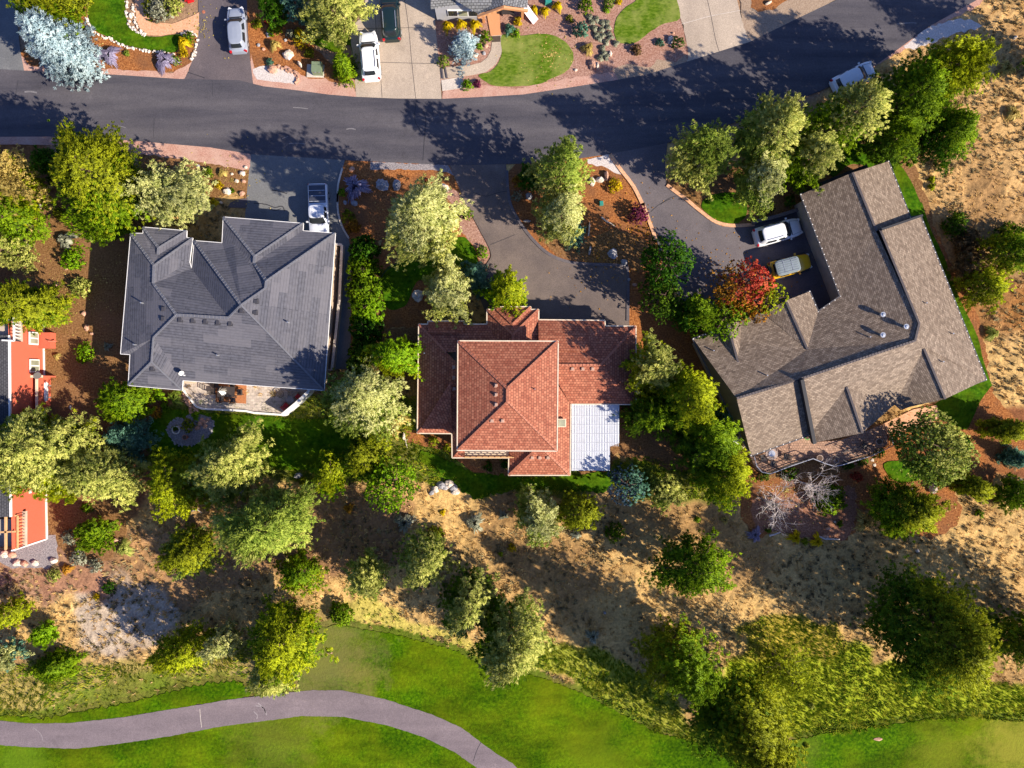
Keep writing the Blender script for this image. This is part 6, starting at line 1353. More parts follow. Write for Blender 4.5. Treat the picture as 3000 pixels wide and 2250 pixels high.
# upper right group
T_('pine', 1520, 338, 76, 10.1, 'sage', 'leftmost pale green conifer of the big group beside the right hand driveway', pal2='sagegreen')
T_('pine', 1662, 292, 76, 11.2, 'sagegreen', 'blue green conifer with feathery tips, second from the left at the top of the group', pal2='sage')
T_('pine', 1642, 390, 60, 9.0, 'sagegreen', 'frosty blue green conifer at the bottom of the group above the small lawn', pal2='pale')
T_('pine', 1748, 345, 64, 9.0, 'green', 'yellow green conifer at the lower right of the big group', pal2='sage')
T_('pine', 1815, 265, 76, 11.2, 'green', 'tall feathery yellow green conifer beside the half hidden white car', pal2='sage')
T_('pine', 2035, 165, 84, 11.2, 'green', 'rounded bright pine at the dry land, topmost on the right', pal2='yellow')
T_('pine', 1955, 215, 74, 10.1, 'dark', 'dark green pine between the white car and the rounded bright pine', pal2='green')
T_('spruce', 2045, 280, 74, 6.5, 'deep', 'dark green spruce with fanned branches above the shadow on the dry land', pal2='green')
T_('pine', 1925, 305, 56, 7.8, 'dark', 'dark pine above the right end of the strip lawn', pal2='green')
T_('broad', 1440, 572, 66, 7.5, 'deep', 'dark glossy leafy tree at the inner end of the right hand driveway')
T_('broad', 1428, 642, 56, 6.0, 'dark', 'very dark leafy tree directly below the dark glossy one')
T_('pine', 1500, 675, 50, 6.7, 'deep', 'dark green conifer between the very dark tree and the red maple', pal2='green')
T_('broad', 1600, 618, 64, 7.5, 'orange', 'autumn maple with crimson and gold leaves above the front gables of the brown house', pal2='red', name='maple_tree', shape=(1.15, .92, .4))
T_('broad', 1642, 652, 54, 6.0, 'orange', 'orange and yellow maple nearest the yellow off-roader', pal2='yellow', name='maple_tree', shape=(1.15, .92, .4))
T_('broad', 1555, 690, 60, 6.0, 'lime', 'yellow green maple touching the left gable of the brown shingle roof', pal2='green', name='maple_tree', shape=(1.15, .92, .4))
# right edge and around the brown house
T_('pine', 2172, 545, 58, 5.6, 'olive', 'yellow olive pine at the right edge beside the brown roof', pal2='green', open_=.5)
T_('pine', 2125, 620, 52, 5.0, 'olive', 'ragged yellow green pine at the right edge just below the yellow olive one', pal2='yellow', open_=.6)
T_('pine', 2095, 575, 36, 3.4, 'brownish', 'brown half dead conifer beside the right gutter of the brown roof', open_=.5)
T_('broad', 2008, 970, 90, 8.5, 'sagegreen', 'big rounded grey green tree over the small crescent lawn', name='leafy_tree', pal2='sage')
T_('pine', 1950, 1100, 74, 6.6, 'green', 'low spreading green pine on the orange mulch point', shape=(1.1, .72, -.2), pal2='olive')
T_('pine', 2170, 928, 46, 3.9, 'olive', 'flat yellow green pine at the right edge, beside the shaded path of the trunk shadow', shape=(1.2, .5, 0))
T_('spruce', 2195, 990, 26, 2.6, 'teal', 'small teal spruce at the right edge')
T_('pine', 2095, 1050, 42, 3.4, 'olive', 'low olive pine on the mulch right of the pale boulder', shape=(1.2, .6, -.2))
T_('pine', 2190, 1065, 36, 3.4, 'green', 'green pine at the right edge below the teal spruce')
T_('bush', 2075, 960, 26, 1.9, 'deep', 'dark green rounded bush right of the big grey green tree')
T_('bush', 2062, 1010, 20, 1.7, 'green', 'yellow green bush just below the dark rounded bush at right')
T_('bush', 1790, 1078, 36, 1.8, 'green', 'green leafy bush under the right hand bare white tree')
T_('broad', 1960, 345, 18, 2.4, 'green', 'small round green bush at the top of the strip lawn', name='shrub')
# dry slope and golf edge
T_('pine', 912, 1205, 60, 10.2, 'sagegreen', 'sage pine in the middle of the dry slope', pal2='sage')
T_('pine', 785, 1248, 52, 8.1, 'sagegreen', 'narrower sage pine on the slope left of the middle one', pal2='sage')
T_('pine', 650, 1235, 50, 5.8, 'olive', 'low olive green pine on the dry slope', pal2='green', shape=(1, .8, 0))
T_('pine', 1010, 1300, 68, 11.6, 'dark', 'two toned pine above the fairway edge, darker on its left', pal2='sage', shape=(1.1, .8, .7))
T_('pine', 1095, 1378, 88, 13.1, 'dark', 'dark spreading pine with sunlit fringe at the upper edge of the fairway', pal2='sage')
T_('pine', 620, 1380, 78, 11.0, 'green', 'vivid yellow green pine left of the bare patch at the fairway', pal2='yellow', shape=(.95, 1.05, .3))
T_('pine', 592, 1455, 54, 7.3, 'sagegreen', 'pale sage pine whose branches reach the golf path', pal2='sage')
T_('pine', 400, 1402, 60, 6.6, 'yellow', 'low spreading yellow pine near the golf path', shape=(1.15, .75, .2))
T_('pine', 482, 1388, 36, 6.6, 'pale', 'small whitish green pine right of the low yellow pine')
T_('spruce', 117, 1443, 52, 2.6, 'green', 'low green spruce at the left above the golf path', shape=(1.25, .65, .5))
T_('pine', 20, 1325, 34, 5.8, 'yellow', 'bright yellow green pine at the left edge above the golf course')
T_('pine', 8, 1415, 36, 5.8, 'teal', 'blue green pine at the left edge above the golf course', pal2='pale')
T_('pine', 98, 1370, 26, 2.7, 'lime', 'tiny yellow green pine inside the left hand shadow')
T_('pine', 1490, 1222, 82, 9.5, 'dark', 'green pine with feathery right side in the open dry ground', pal2='green', shape=(1, .85, .3), open_=.3)
T_('pine', 1460, 1430, 84, 13.4, 'olive', 'olive green pine standing in its own shadow above the long grass', pal2='green')
T_('pine', 1605, 1565, 112, 12.3, 'dark', 'largest dark pine at the bottom edge', pal2='olive', open_=.2)
T_('pine', 1705, 1450, 62, 8.7, 'olive', 'thin golden olive tree in the long grass right of the olive pine', open_=.6, dens=.5, pal2='yellow')
T_('pine', 2010, 1365, 124, 13.4, 'dark', 'very wide dark green pine with bright rim in the lower right', pal2='olive', shape=(1.02, .95, -.3))
T_('pine', 2185, 1385, 62, 8.7, 'dark', 'dark pine at the right edge beside the very wide pine', pal2='olive', open_=.3)

# top edge
T_('pine', 722, 28, 64, 7.8, 'sage', 'pale sage pine at the top edge above the little curved lawn')
T_('spruce', 1000, 98, 34, 3.6, 'blue', 'blue grey spruce in the bed beside the concrete driveway')
T_('spruce', 742, 142, 27, 3.8, 'green', 'narrow bright green conifer on the verge left of the white SUV', shape=(.8, 1.25, 0))
T_('pine', 590, 18, 30, 5.6, 'deep', 'dark green pine at the top edge right of the silver hatchback')
T_('pine', 640, 12, 28, 5.6, 'teal', 'dark teal pine at the top edge left of the pale sage pine')
T_('bush', 345, 22, 26, 1.7, 'greysage', 'grey green rounded bush in the middle of the peach path garden')
T_('bush', 372, 14, 24, 1.6, 'sage', 'yellowish rounded bush right of the grey green one in the peach path garden')
T_('bush', 322, 14, 15, 1.5, 'olive', 'olive bush at the left of the peach path garden')
T_('pine', 2335, 110, 80, 12.3, 'green', 'pine just beyond the upper right edge, throwing the shadow in that corner')
T_('pine', 2340, 1400, 90, 14.6, 'dark', 'tall pine beyond the right edge, throwing the long shadow on the dry land')
# hedge between the houses: one clipped row
hd = []
for i, (x, y, rr) in enumerate(((787, 545, 30), (785, 585, 34), (788, 628, 35), (792, 668, 34), (790, 712, 33), (783, 757, 30), (775, 790, 24))):
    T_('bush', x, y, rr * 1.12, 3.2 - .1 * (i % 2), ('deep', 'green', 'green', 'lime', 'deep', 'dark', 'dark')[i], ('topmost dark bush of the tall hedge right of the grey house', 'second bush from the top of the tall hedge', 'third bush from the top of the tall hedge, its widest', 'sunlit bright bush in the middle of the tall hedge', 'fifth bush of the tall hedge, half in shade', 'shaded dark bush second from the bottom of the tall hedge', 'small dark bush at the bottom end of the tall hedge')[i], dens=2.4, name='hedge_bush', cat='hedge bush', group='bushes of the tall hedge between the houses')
# bare white trees
def bare_tree(px, py, R, Hh, label, seed):
    rr = random.Random(seed); c = W(px, py, Hh * .5); c.z = 0; o = thing('bare_tree', label, 'tree', c); m = MB()
    def br(p, d, L, rad, lv_):
        pts = [p]; dd = d.copy()
        for k in range(4): dd = (dd + Vector((rr.uniform(-.22, .22), rr.uniform(-.22, .22), rr.uniform(-.1, .16)))).normalized(); pts.append(pts[-1] + dd * L / 4)
        m.tube(pts, [rad, rad * .85, rad * .7, rad * .55, rad * .35], 5, cap=False)
        if lv_ > 0:
            for k in range(4 if lv_ > 1 else 5):
                q = pts[rr.choice((1, 2, 3, 4))]; a = rr.uniform(0, 2 * PI); nd = (dd + Vector((math.cos(a), math.sin(a), rr.uniform(-.2, .5))) * .9).normalized(); br(q, nd, L * rr.uniform(.45, .7), rad * .55, lv_ - 1)
    for k in range(13):
        a = k * 2.4; br(Vector((0, 0, Hh * (.2 + .04 * k))), Vector((math.cos(a), math.sin(a), .55 + k * .06)).normalized(), R * rr.uniform(.55, .85), .036, 3 if k % 2 else 2)
    m.build('branches', M['bark_white'], None, origin=(0, 0, 0)).parent = o
    m = MB(); m.tube([(0, 0, -.05), (0.05, .03, Hh * .4), (0, 0, Hh * .8)], [.13, .10, .04], 8); m.build('trunk', M['bark_white'], None, origin=(0, 0, 0)).parent = o
    return o
bare_tree(*t(12, 190, 1050), 3.0, 5.5, 'leafless white branched tree on the mulch below the brick deck, lower left of the two', 4)
bare_tree(*t(12, 500, 900), 2.6, 5.5, 'leafless white branched tree nearer the brick deck, upper right of the two', 9)
# ---- ornamental grass clumps and small shrubs
def grass_clump(px, py, R, Hh, pal, label, group=None, n=220, name='plume_plant'):
    SEED[0] += 1; r = np.random.RandomState(SEED[0]); c = W(px, py, Hh * .4); c.z = 0
    a = r.uniform(0, 2 * PI, n); e = r.uniform(.15, 1, n) ** .6 * (1 + .28 * np.sin(3 * a + r.rand() * 6) + .15 * np.sin(7 * a + r.rand() * 6))
    d1 = np.stack([np.cos(a) * e * R * .6, np.sin(a) * e * R * .6, Hh * (1 - .25 * e)], 1); d2 = np.stack([np.cos(a) * e * R, np.sin(a) * e * R, Hh * (1 - .75 * e)], 1)
    b = np.stack([np.cos(a), np.sin(a), 0 * a], 1) * R * .12; s = np.stack([-np.sin(a), np.cos(a), 0 * a], 1) * (.018 + R * .03)
    V = np.stack([b - s, b + s, d1 + s, d1 - s, d1 - s, d1 + s, d2 + s * .3, d2 - s * .3], 1).reshape(-1, 3)
    o = np_mesh(name, V, np.arange(len(V)).reshape(-1, 4), M['f_' + pal], tint=np.repeat(r.rand(n), 2), loc=c); tagit(o, label, 'plant' if name == 'plume_plant' else 'shrub', group); return o
def S(n, x, y, rt, h_, pal, label, kind='bush', group=None):
    px, py = t(n, x, y); R = rt * K / SPM
    if kind == 'g': return grass_clump(px, py, R, h_, pal, label, group)
    if kind == 'l': return grass_clump(px, py, R, h_, pal, label, group, n=340, name='lavender_shrub')
    return tree('bush', px, py, rt * K, h_, pal, label, unit='px', group=group)
S(1, 800, 440, 62, .8, 'lavender', 'grey violet lavender right of the blue spruce, left bush of the joined pair', 'l'); S(1, 890, 450, 85, .9, 'lavender', 'larger violet lavender bush of the joined pair right of the blue spruce', 'l')
S(1, 1335, 495, 92, .9, 'lavender', 'violet lavender bush at the right end of the top left mulch bed', 'l'); S(1, 1425, 490, 45, .6, 'sagegreen', 'pale green bush touching the right lavender of the top left bed')
S(1, 1025, 435, 24, .35, 'sagegreen', 'tiny green shrub alone on the top left mulch bed'); S(1, 1490, 430, 42, .6, 'gold', 'bright golden flower mound at the tip of the curved lawn'); S(1, 1490, 350, 62, 1.0, 'gold', 'golden plume grass above the golden flower mound', 'g'); S(1, 1535, 310, 50, .8, 'green', 'green shrub above the golden plume grass')
S(1, 1215, 110, 45, 1.0, 'olive', 'dark yellow olive bush at the inner bend of the peach path')
S(2, 240, 180, 35, .8, 'red', 'small crimson shrub near the dark pines at the top'); S(2, 290, 245, 65, .9, 'green', 'bright green shrub left of the golden shrub'); S(2, 150, 190, 45, .6, 'olive', 'thin green shrub beside the silver hatchback driveway')
S(2, 290, 365, 50, .9, 'straw', 'golden plume grass in the middle of the small mulch bed', 'g'); S(2, 420, 275, 34, .6, 'greysage', 'grey green shrub touching the golden shrub'); S(2, 510, 330, 75, .9, 'gold', 'large golden yellow shrub left of the little curved lawn'); S(2, 490, 270, 45, .8, 'gold', 'small yellow shrub on top of the large golden one')
S(2, 570, 435, 42, .6, 'olive', 'low yellow green shrub below the golden shrub, by the utility box'); S(2, 250, 505, 34, .5, 'teal', 'small blue green shrub above the rusty rock')
S(2, 1690, 215, 52, 1.1, 'gold', 'golden plume grass under the grey cottage wall, leftmost of three', 'g'); S(2, 1800, 200, 52, 1.1, 'gold', 'golden plume grass under the cottage window, middle of three', 'g'); S(2, 1910, 205, 55, 1.1, 'gold', 'golden plume grass nearest the timber bridge, rightmost of three', 'g')
S(2, 1995, 300, 50, .9, 'green', 'round green shrub beside the timber bridge'); S(2, 1945, 375, 30, .6, 'lime', 'small lime ball shrub below the round green shrub'); S(2, 1660, 490, 52, .9, 'sagegreen', 'green shrub at the lower left corner of the blue spruce bed'); S(2, 1855, 690, 48, .8, 'lime', 'bright green ball shrub right of the white concrete pad'); S(2, 1930, 680, 32, .5, 'purple', 'tiny dark purple shrub right of the bright green ball')
S(3, 255, 235, 52, .7, 'teal', 'spiky grey green plant right of the timber bridge', 'g'); S(3, 305, 265, 42, .5, 'lime', 'low lime green plant at the top of the oval lawn'); S(3, 325, 175, 36, .5, 'gold', 'small golden plant in the shade of the porch')
S(3, 455, 75, 36, .9, 'gold', 'narrow golden grass right of the sloping board', 'g'); S(3, 540, 95, 45, 1.0, 'gold', 'taller golden grass, second right of the sloping board', 'g'); S(3, 645, 50, 45, 1.0, 'gold', 'golden grass at the top edge beside the teal box', 'g')
S(3, 875, 55, 62, 1.2, 'green', 'dark green leafy shrub at the top edge between the lawns'); S(3, 745, 155, 32, .5, 'olive', 'small dark shrub in the shade above the grey green shrub'); S(3, 840, 245, 72, 1.4, 'teal', 'large grey green juniper right of the oval lawn'); S(3, 890, 395, 55, .8, 'straw', 'straw coloured flowering clump below the grey green juniper', 'g')
S(3, 1060, 30, 45, .8, 'sagegreen', 'pale green shrub at the top edge left of the second lawn'); S(3, 1040, 75, 26, .4, 'lime', 'tiny green ball shrub left of the second lawn'); S(3, 1140, 12, 26, .5, 'gold', 'small golden clump at the top corner of the second lawn')
fes = [(905, 140), (925, 180), (960, 155), (1010, 185), (1045, 185), (945, 230), (1000, 240), (1055, 220), (960, 280), (1010, 290), (1065, 275), (980, 310), (1040, 340), (1075, 300), (1010, 390), (1120, 350), (1020, 430), (1040, 460), (990, 470)]
for i, (x, y) in enumerate(fes): S(3, x, y, 30, .4, 'greysage', 'low blue grey fescue tuft in the drift between the two lawns', 'g', group='fescue tufts in the drift between the two lawns')
S(3, 1475, 345, 34, .5, 'teal', 'small grey green shrub left of the pale boulder on the mulch point'); S(3, 1620, 345, 52, .9, 'deep', 'dark green ball shrub right of the pale boulder on the mulch point'); S(3, 1290, 400, 45, .8, 'brownish', 'brown shrub in shadow left of the mulch point')
S(3, 1105, 1508, 60, .9, 'gold', 'golden yellow shrub on the orange mulch island')
S(7, 1300, 215, 88, 1.6, 'purple', 'wine red shrub leaning over the brick curb of the island'); S(3, 330, 1470, 55, .7, 'orange', 'rusty orange shrub at the shaded left tip of the island'); S(3, 320, 1590, 50, .8, 'greysage', 'grey shrub in the shade on the left of the island')
S(2, 945, 1520, 105, 1.1, 'lavender', 'big pale violet bush beside the white driveway curb', 'l'); S(2, 835, 1560, 34, .6, 'lime', 'lime shrub between the white curb and the pale violet bush')
S(6, 885, 230, 58, .8, 'olive', 'yellow brown shrub inside the bend of the white curb, upper one'); S(6, 930, 310, 55, .8, 'orange', 'amber green shrub inside the bend of the white curb, lower one'); S(6, 1850, 215, 55, .9, 'green', 'round green shrub at the right side of the tall pale pine'); S(6, 1972, 525, 52, .9, 'lime', 'bright green ball shrub at the tip of the bed by the winding driveway')
S(2, 1530, 1480, 34, .5, 'red', 'dark red shrub above the tall pale pine')
S(1, 1800, 1400, 40, .5, 'straw', 'straw tuft on the gravel bed left of the grey driveway', 'g'); S(1, 1765, 1500, 42, .5, 'gold', 'yellow shrub beside the pale stone on the gravel bed'); S(1, 1690, 1400, 40, .6, 'green', 'green shrub peeking out right of the round cream conifer'); S(1, 1735, 1645, 45, .5, 'gold', 'yellow grass tuft at the lower end of the gravel bed', 'g'); S(1, 1880, 1545, 16, .25, 'green', 'tiny green plant right of the white stone on the gravel bed')
S(5, 540, 430, 85, .9, 'greysage', 'grey white sagebrush on the brown soil', 'g'); S(5, 590, 580, 105, 1.3, 'lime', 'vivid green spreading shrub on the brown soil below the sagebrush'); S(5, 655, 805, 88, 1.0, 'sage', 'round straw and green tussock at the edge of the house shadow'); S(5, 735, 405, 45, .6, 'sagegreen', 'soft green tuft under the big roadside pine', 'g'); S(5, 690, 1340, 85, 1.2, 'lime', 'vivid green shrub between the red and the grey house'); S(5, 460, 1365, 30, .4, 'straw', 'dry straw tuft right of the red landing', 'g'); S(5, 870, 1285, 36, .4, 'greysage', 'grey tuft deep in the shadow of the grey house', 'g'); S(5, 210, 470, 40, .5, 'greysage', 'pale dry tuft right of the straw green pine', 'g'); S(5, 480, 210, 55, .8, 'olive', 'olive tuft left of the lower green pine')
S(9, 570, 1310, 68, .9, 'greysage', 'grey green tussock left of the small vivid pine'); S(9, 700, 1070, 45, .6, 'green', 'dark green shrub inside the shadow right of the red siding'); S(9, 560, 1015, 28, .3, 'lime', 'tiny green plant at the top of the shadow right of the red siding'); S(9, 1010, 1400, 75, .7, 'sage', 'yellow green tussock at the edge of the brown soil', 'g'); S(9, 1285, 160, 62, .9, 'lime', 'bright yellow green spiky grass under the eave of the grey house', 'g'); S(9, 1420, 170, 70, 1.0, 'sagegreen', 'pale spiky grass beside the patio coping', 'g'); S(9, 1260, 300, 50, .9, 'orange', 'brown orange shrub left of the lawn of the grey house'); S(9, 1180, 190, 36, .5, 'orange', 'red orange plant under the grey eave'); S(9, 1340, 250, 45, .5, 'lime', 'low green plants below the spiky grasses')
S(9, 1585, 325, 42, .5, 'lime', 'spiky yellow green plant above the round rock garden', 'g'); S(9, 1530, 400, 62, .7, 'yellow', 'golden flowering plant inside the round rock garden'); S(9, 1420, 425, 22, .4, 'green', 'small green plant in the white ring of the rock garden')
S(9, 640, 1470, 75, .8, 'greysage', 'grey green sagebrush patch below the vivid pine'); S(9, 540, 1570, 50, .6, 'orange', 'amber tuft on the scrub slope', 'g'); S(9, 780, 1540, 60, .7, 'greysage', 'grey sagebrush right of the amber tuft'); S(9, 440, 1620, 60, .5, 'sage', 'yellowish scrub tuft below the row of boulders')
S(13, 890, 195, 60, .7, 'deep', 'dark green shrub at the rim of the long slope shadow'); S(13, 785, 270, 26, .3, 'gold', 'tiny yellow plant on the slope beside the long shadow')
S(10, 1270, 340, 95, 1.0, 'straw', 'large golden straw grass clump left of the red tile house', 'g'); S(10, 1250, 440, 75, .9, 'straw', 'golden straw grass clump just below the large one', 'g'); S(10, 1580, 520, 48, .8, 'yellow', 'yellow shrub under the lower left eave of the red tile house'); S(10, 1690, 590, 42, .8, 'yellow', 'small yellow shrub beside the balcony corner'); S(10, 1650, 1110, 30, .3, 'gold', 'tiny yellow tuft on the dry slope below the white rocks', 'g'); S(10, 2020, 740, 40, .6, 'deep', 'dark green shrub under the balcony', ); S(10, 2160, 730, 40, .6, 'deep', 'dark green shrub at the right end under the balcony'); S(10, 1910, 1190, 85, .8, 'greysage', 'silver grey sagebrush on the slope below the white rocks', 'g'); S(10, 2140, 1130, 45, .6, 'greysage', 'pale silver sagebrush right of the large one', 'g'); S(10, 1590, 1280, 75, 1.0, 'olive', 'yellow green scrub bush above the middle slope pine'); S(10, 540, 870, 55, .7, 'yellow', 'yellow plant beside the dark stones at the lower lawn edge'); S(10, 1340, 1190, 85, .8, 'greysage', 'dusky grey scrub right of the vivid green tree', 'g'); S(10, 890, 1080, 45, .6, 'orange', 'amber tuft below the vivid green tree', 'g')
S(11, 275, 1400, 32, .5, 'gold', 'small golden ball plant on the dry slope'); S(11, 185, 1445, 24, .3, 'yellow', 'faint yellow tuft left of the golden ball plant', 'g'); S(11, 1110, 1270, 85, .9, 'green', 'green bush inside the shadow of the slate blue conifer'); S(11, 790, 1280, 50, .5, 'greysage', 'pale grey tuft below the olive tree', 'g'); S(11, 1775, 1165, 26, .3, 'green', 'tiny green plant on the dry dotted ground'); S(11, 2000, 1170, 36, .4, 'straw', 'straw clump left of the bare white tree', 'g')
S(12, 355, 1310, 58, .8, 'gold', 'golden green plume grass at the foot of the mulch point, left one', 'g'); S(12, 530, 1340, 58, .8, 'gold', 'golden green plume grass at the foot of the mulch point, right one', 'g'); S(12, 435, 1345, 30, .4, 'yellow', 'small yellow plant between the two plume grasses'); S(12, 30, 1290, 60, .6, 'lavender', 'pale mauve bush left of the fallen white log', 'l'); S(12, 870, 820, 36, .5, 'red', 'bright red low shrub below the deck', ); S(12, 830, 815, 30, .5, 'red', 'bright red low shrub, left half of the red pair'); S(12, 900, 690, 45, .8, 'deep', 'green shrub below the right end of the deck railing'); S(12, 790, 720, 45, .8, 'deep', 'dark green shrub by the stone steps of the deck'); S(12, 1030, 620, 60, 1.2, 'deep', 'dark green shrub between the deck corner and the big grey green tree'); S(12, 300, 780, 75, 1.0, 'dark', 'dark green bush under the wavy deck edge'); S(12, 100, 810, 55, .8, 'dark', 'dark green bush at the left end under the deck'); S(12, 720, 1200, 26, .4, 'green', 'small green plant on the mulch right of the bare trees'); S(12, 140, 1250, 26, .4, 'green', 'small green plant left of the fallen white log'); S(12, 910, 1180, 85, .9, 'straw', 'straw coloured scrub left of the low spreading pine', 'g'); S(12, 1850, 1120, 40, .4, 'green', 'low green plant on the dry dotted ground at right'); S(12, 2160, 880, 60, .8, 'greysage', 'pale dry shrub at the right edge', 'g'); S(12, 1740, 690, 50, .9, 'green', 'yellow green shrub right of the crescent lawn'); S(12, 1530, 880, 30, .4, 'yellow', 'tiny yellow plant above the two toned boulder')
S(4, 1460, 1455, 28, .4, 'yellow', 'small yellow flowering plant right of the strip lawn, upper one'); S(4, 1460, 1515, 26, .4, 'yellow', 'small yellow flowering plant right of the strip lawn, lower one'); S(4, 1160, 1225, 62, 1.0, 'brownish', 'rusty brown shrub at the top of the strip lawn'); S(4, 1290, 1150, 55, .9, 'orange', 'orange brown shrub under the fanned dark spruce'); S(4, 2070, 560, 75, .7, 'straw', 'golden tussock on the dry land at the upper right', 'g'); S(4, 2120, 920, 70, .6, 'straw', 'yellow tussock pair on the dry land right of the dark spruce', 'g')
S(8, 130, 160, 62, 1.3, 'deep', 'clipped dark green shrub beside the driveway wall of the brown house'); S(8, 310, 110, 55, 1.2, 'dark', 'dark shrub in deep shade left of the brown roof corner'); S(8, 1750, 780, 90, 1.0, 'brownish', 'rusty dry bush beside the lower right gutter'); S(8, 1850, 850, 60, .8, 'sage', 'pale yellow bush right of the rusty dry bush'); S(8, 1950, 1180, 62, .7, 'sage', 'pale straw bush on the dry land right of the strip lawn', 'g'); S(8, 1650, 300, 110, 1.2, 'dark', 'dusky scrub in the shadow right of the step in the brown roof'); S(8, 1760, 440, 120, 1.2, 'brownish', 'brown scrub patch below the dusky one'); S(8, 2100, 430, 150, 1.8, 'dark', 'dark scrub tree in shadow at the right edge'); S(12, 1990, 1020, 55, .5, 'straw', 'straw tussock on the dry dotted ground', 'g')
S(16, 1430, 160, 70, .9, 'lime', 'yellow green shrub on top of the very wide dark pine')
S(16, 450, 1480, 30, .25, 'olive', 'small weed clump on the fairway, left one', 'g'); S(16, 490, 1150, 26, .4, 'sage', 'pale weed in the long grass')
S(15, 930, 590, 60, .6, 'greysage', 'grey dry scrub in the shadow above the long grass', 'g'); S(14, 830, 410, 100, 1.2, 'green', 'dark green shrub on the slope above the bare patch')
# ------------------------------------------------------------------ rocks, logs, boxes
def rock(n, x, y, sx, sy, label, mat='rock_pale', rz=0.0, hh=.5, group=None, name='boulder'):
    SEED[0] += 1; rr = random.Random(SEED[0]); a = sx * K / SPM; b_ = sy * K / SPM; px, py = t(n, x, y); c = W(px, py, a * hh * .5); c.z = .02
    m = MB(); rings = 5; seg = 9; vs = []; hgt = max(a, b_) * hh * 2
    for i in range(rings):
        f = i / (rings - 1); rad = (1.0, 1.08, .92, .62, .25)[i]
        for k in range(seg): an = 2 * PI * k / seg; q = rad * rr.uniform(.68, 1.2); vs.append((math.cos(an) * a * q, math.sin(an) * b_ * q, hgt * (0, .3, .62, .9, 1.0)[i] * rr.uniform(.88, 1.08) - (.06 if i == 0 else 0)))
    fs = [(i * seg + k, i * seg + (k + 1) % seg, (i + 1) * seg + (k + 1) % seg, (i + 1) * seg + k) for i in range(rings - 1) for k in range(seg)] + [tuple((rings - 1) * seg + k for k in range(seg))]
    ca, sa = math.cos(rz), math.sin(rz); vs = [(x_ * ca - y_ * sa, x_ * sa + y_ * ca, z_) for x_, y_, z_ in vs]
    m.add(vs, fs); o = m.build(name, M[mat], None, origin=(0, 0, 0)); o.location = c; tagit(o, label, 'rock', group); return o
rock(2, 400, 447, 42, 38, 'large cream boulder in the middle of the small mulch bed'); rock(2, 275, 560, 40, 32, 'rusty rounded rock at the head of the dry stream', 'rock_rust'); rock(2, 497, 525, 14, 26, 'narrow white standing stone above the utility box', rz=.5, hh=.9); rock(2, 378, 325, 14, 12, 'small grey stone above the cream boulder', 'rock_grey'); rock(2, 160, 365, 14, 12, 'small blue grey stone left of the cream boulder', 'rock_grey'); rock(2, 200, 398, 14, 12, 'small tan stone near the hatchback driveway', 'rock_rust'); rock(2, 245, 280, 26, 22, 'grey blue rock below the crimson shrub', 'rock_grey')
rock(2, 2000, 372, 20, 16, 'small reddish stone by the curved path', 'rock_rust'); rock(2, 1985, 432, 16, 14, 'round dark stone with moss in the blue spruce bed', 'rock_grey'); rock(2, 1912, 453, 22, 10, 'flat yellowish stone below the blue spruce', 'rock_pale')
rock(3, 932, 525, 34, 36, 'brown angular boulder right of the oval lawn', 'rock_rust'); rock(3, 966, 535, 11, 24, 'thin white stone leaning on the brown angular boulder', 'rock_pale', hh=.9); rock(3, 792, 568, 14, 12, 'little white stone alone below the oval lawn'); rock(3, 1072, 437, 14, 22, 'white stone at the end of the fescue drift'); rock(3, 1582, 270, 14, 9, 'small pink stone above the pale boulder', 'rock_rust'); rock(3, 1556, 325, 26, 30, 'pale blue grey boulder in the shade of the dark ball shrub', 'rock_grey')
rock(3, 925, 1468, 28, 36, 'pointed white rock on the island, leftmost of three'); rock(3, 990, 1458, 34, 26, 'wide white rock on the island, middle of three'); rock(3, 1040, 1425, 18, 40, 'tall brown rock on the island, rightmost of three', 'rock_rust'); rock(3, 412, 1590, 26, 34, 'grey rock in the shade at the left of the island', 'rock_grey')
rock(7, 1092, 535, 38, 44, 'pale grey slab in the shade at the lower end of the island', 'rock_grey', rz=-.5, hh=.25); rock(7, 1185, 605, 28, 26, 'pale stone at the inner corner of the winding driveway', 'rock_grey'); rock(7, 905, 510, 10, 34, 'thin upright grey stone in the island shade', 'rock_grey', rz=-.2); rock(7, 900, 330, 8, 60, 'curved pale driftwood piece on the island', 'deadwood', rz=-.1, hh=.15, name='driftwood'); rock(7, 398, 270, 28, 9, 'flat pale stone on the shaded curb side of the island', 'rock_grey'); rock(7, 1222, 745, 14, 14, 'small stone by the driveway wall under the dark leafy tree', 'rock_grey'); rock(7, 1270, 785, 18, 11, 'tan stone among the dark trees', 'rock_rust')
rock(2, 1160, 1500, 48, 48, 'large rounded grey boulder in the shade of the front yard, left one', 'rock_grey'); rock(2, 1280, 1500, 34, 44, 'large grey boulder in the shade of the front yard, right one', 'rock_grey'); rock(2, 1665, 1530, 36, 40, 'big cream boulder right of the tall pale pine'); rock(6, 935, 128, 28, 20, 'grey blue flat stone below the pale violet bush', 'rock_grey'); rock(2, 918, 1370, 22, 18, 'pink stone near the end of the white curb', 'rock_rust'); rock(6, 1445, 875, 44, 44, 'white boulder beside the lower frosted pine'); rock(6, 860, 120, 14, 18, 'small grey stone right of the white curb', 'rock_grey')
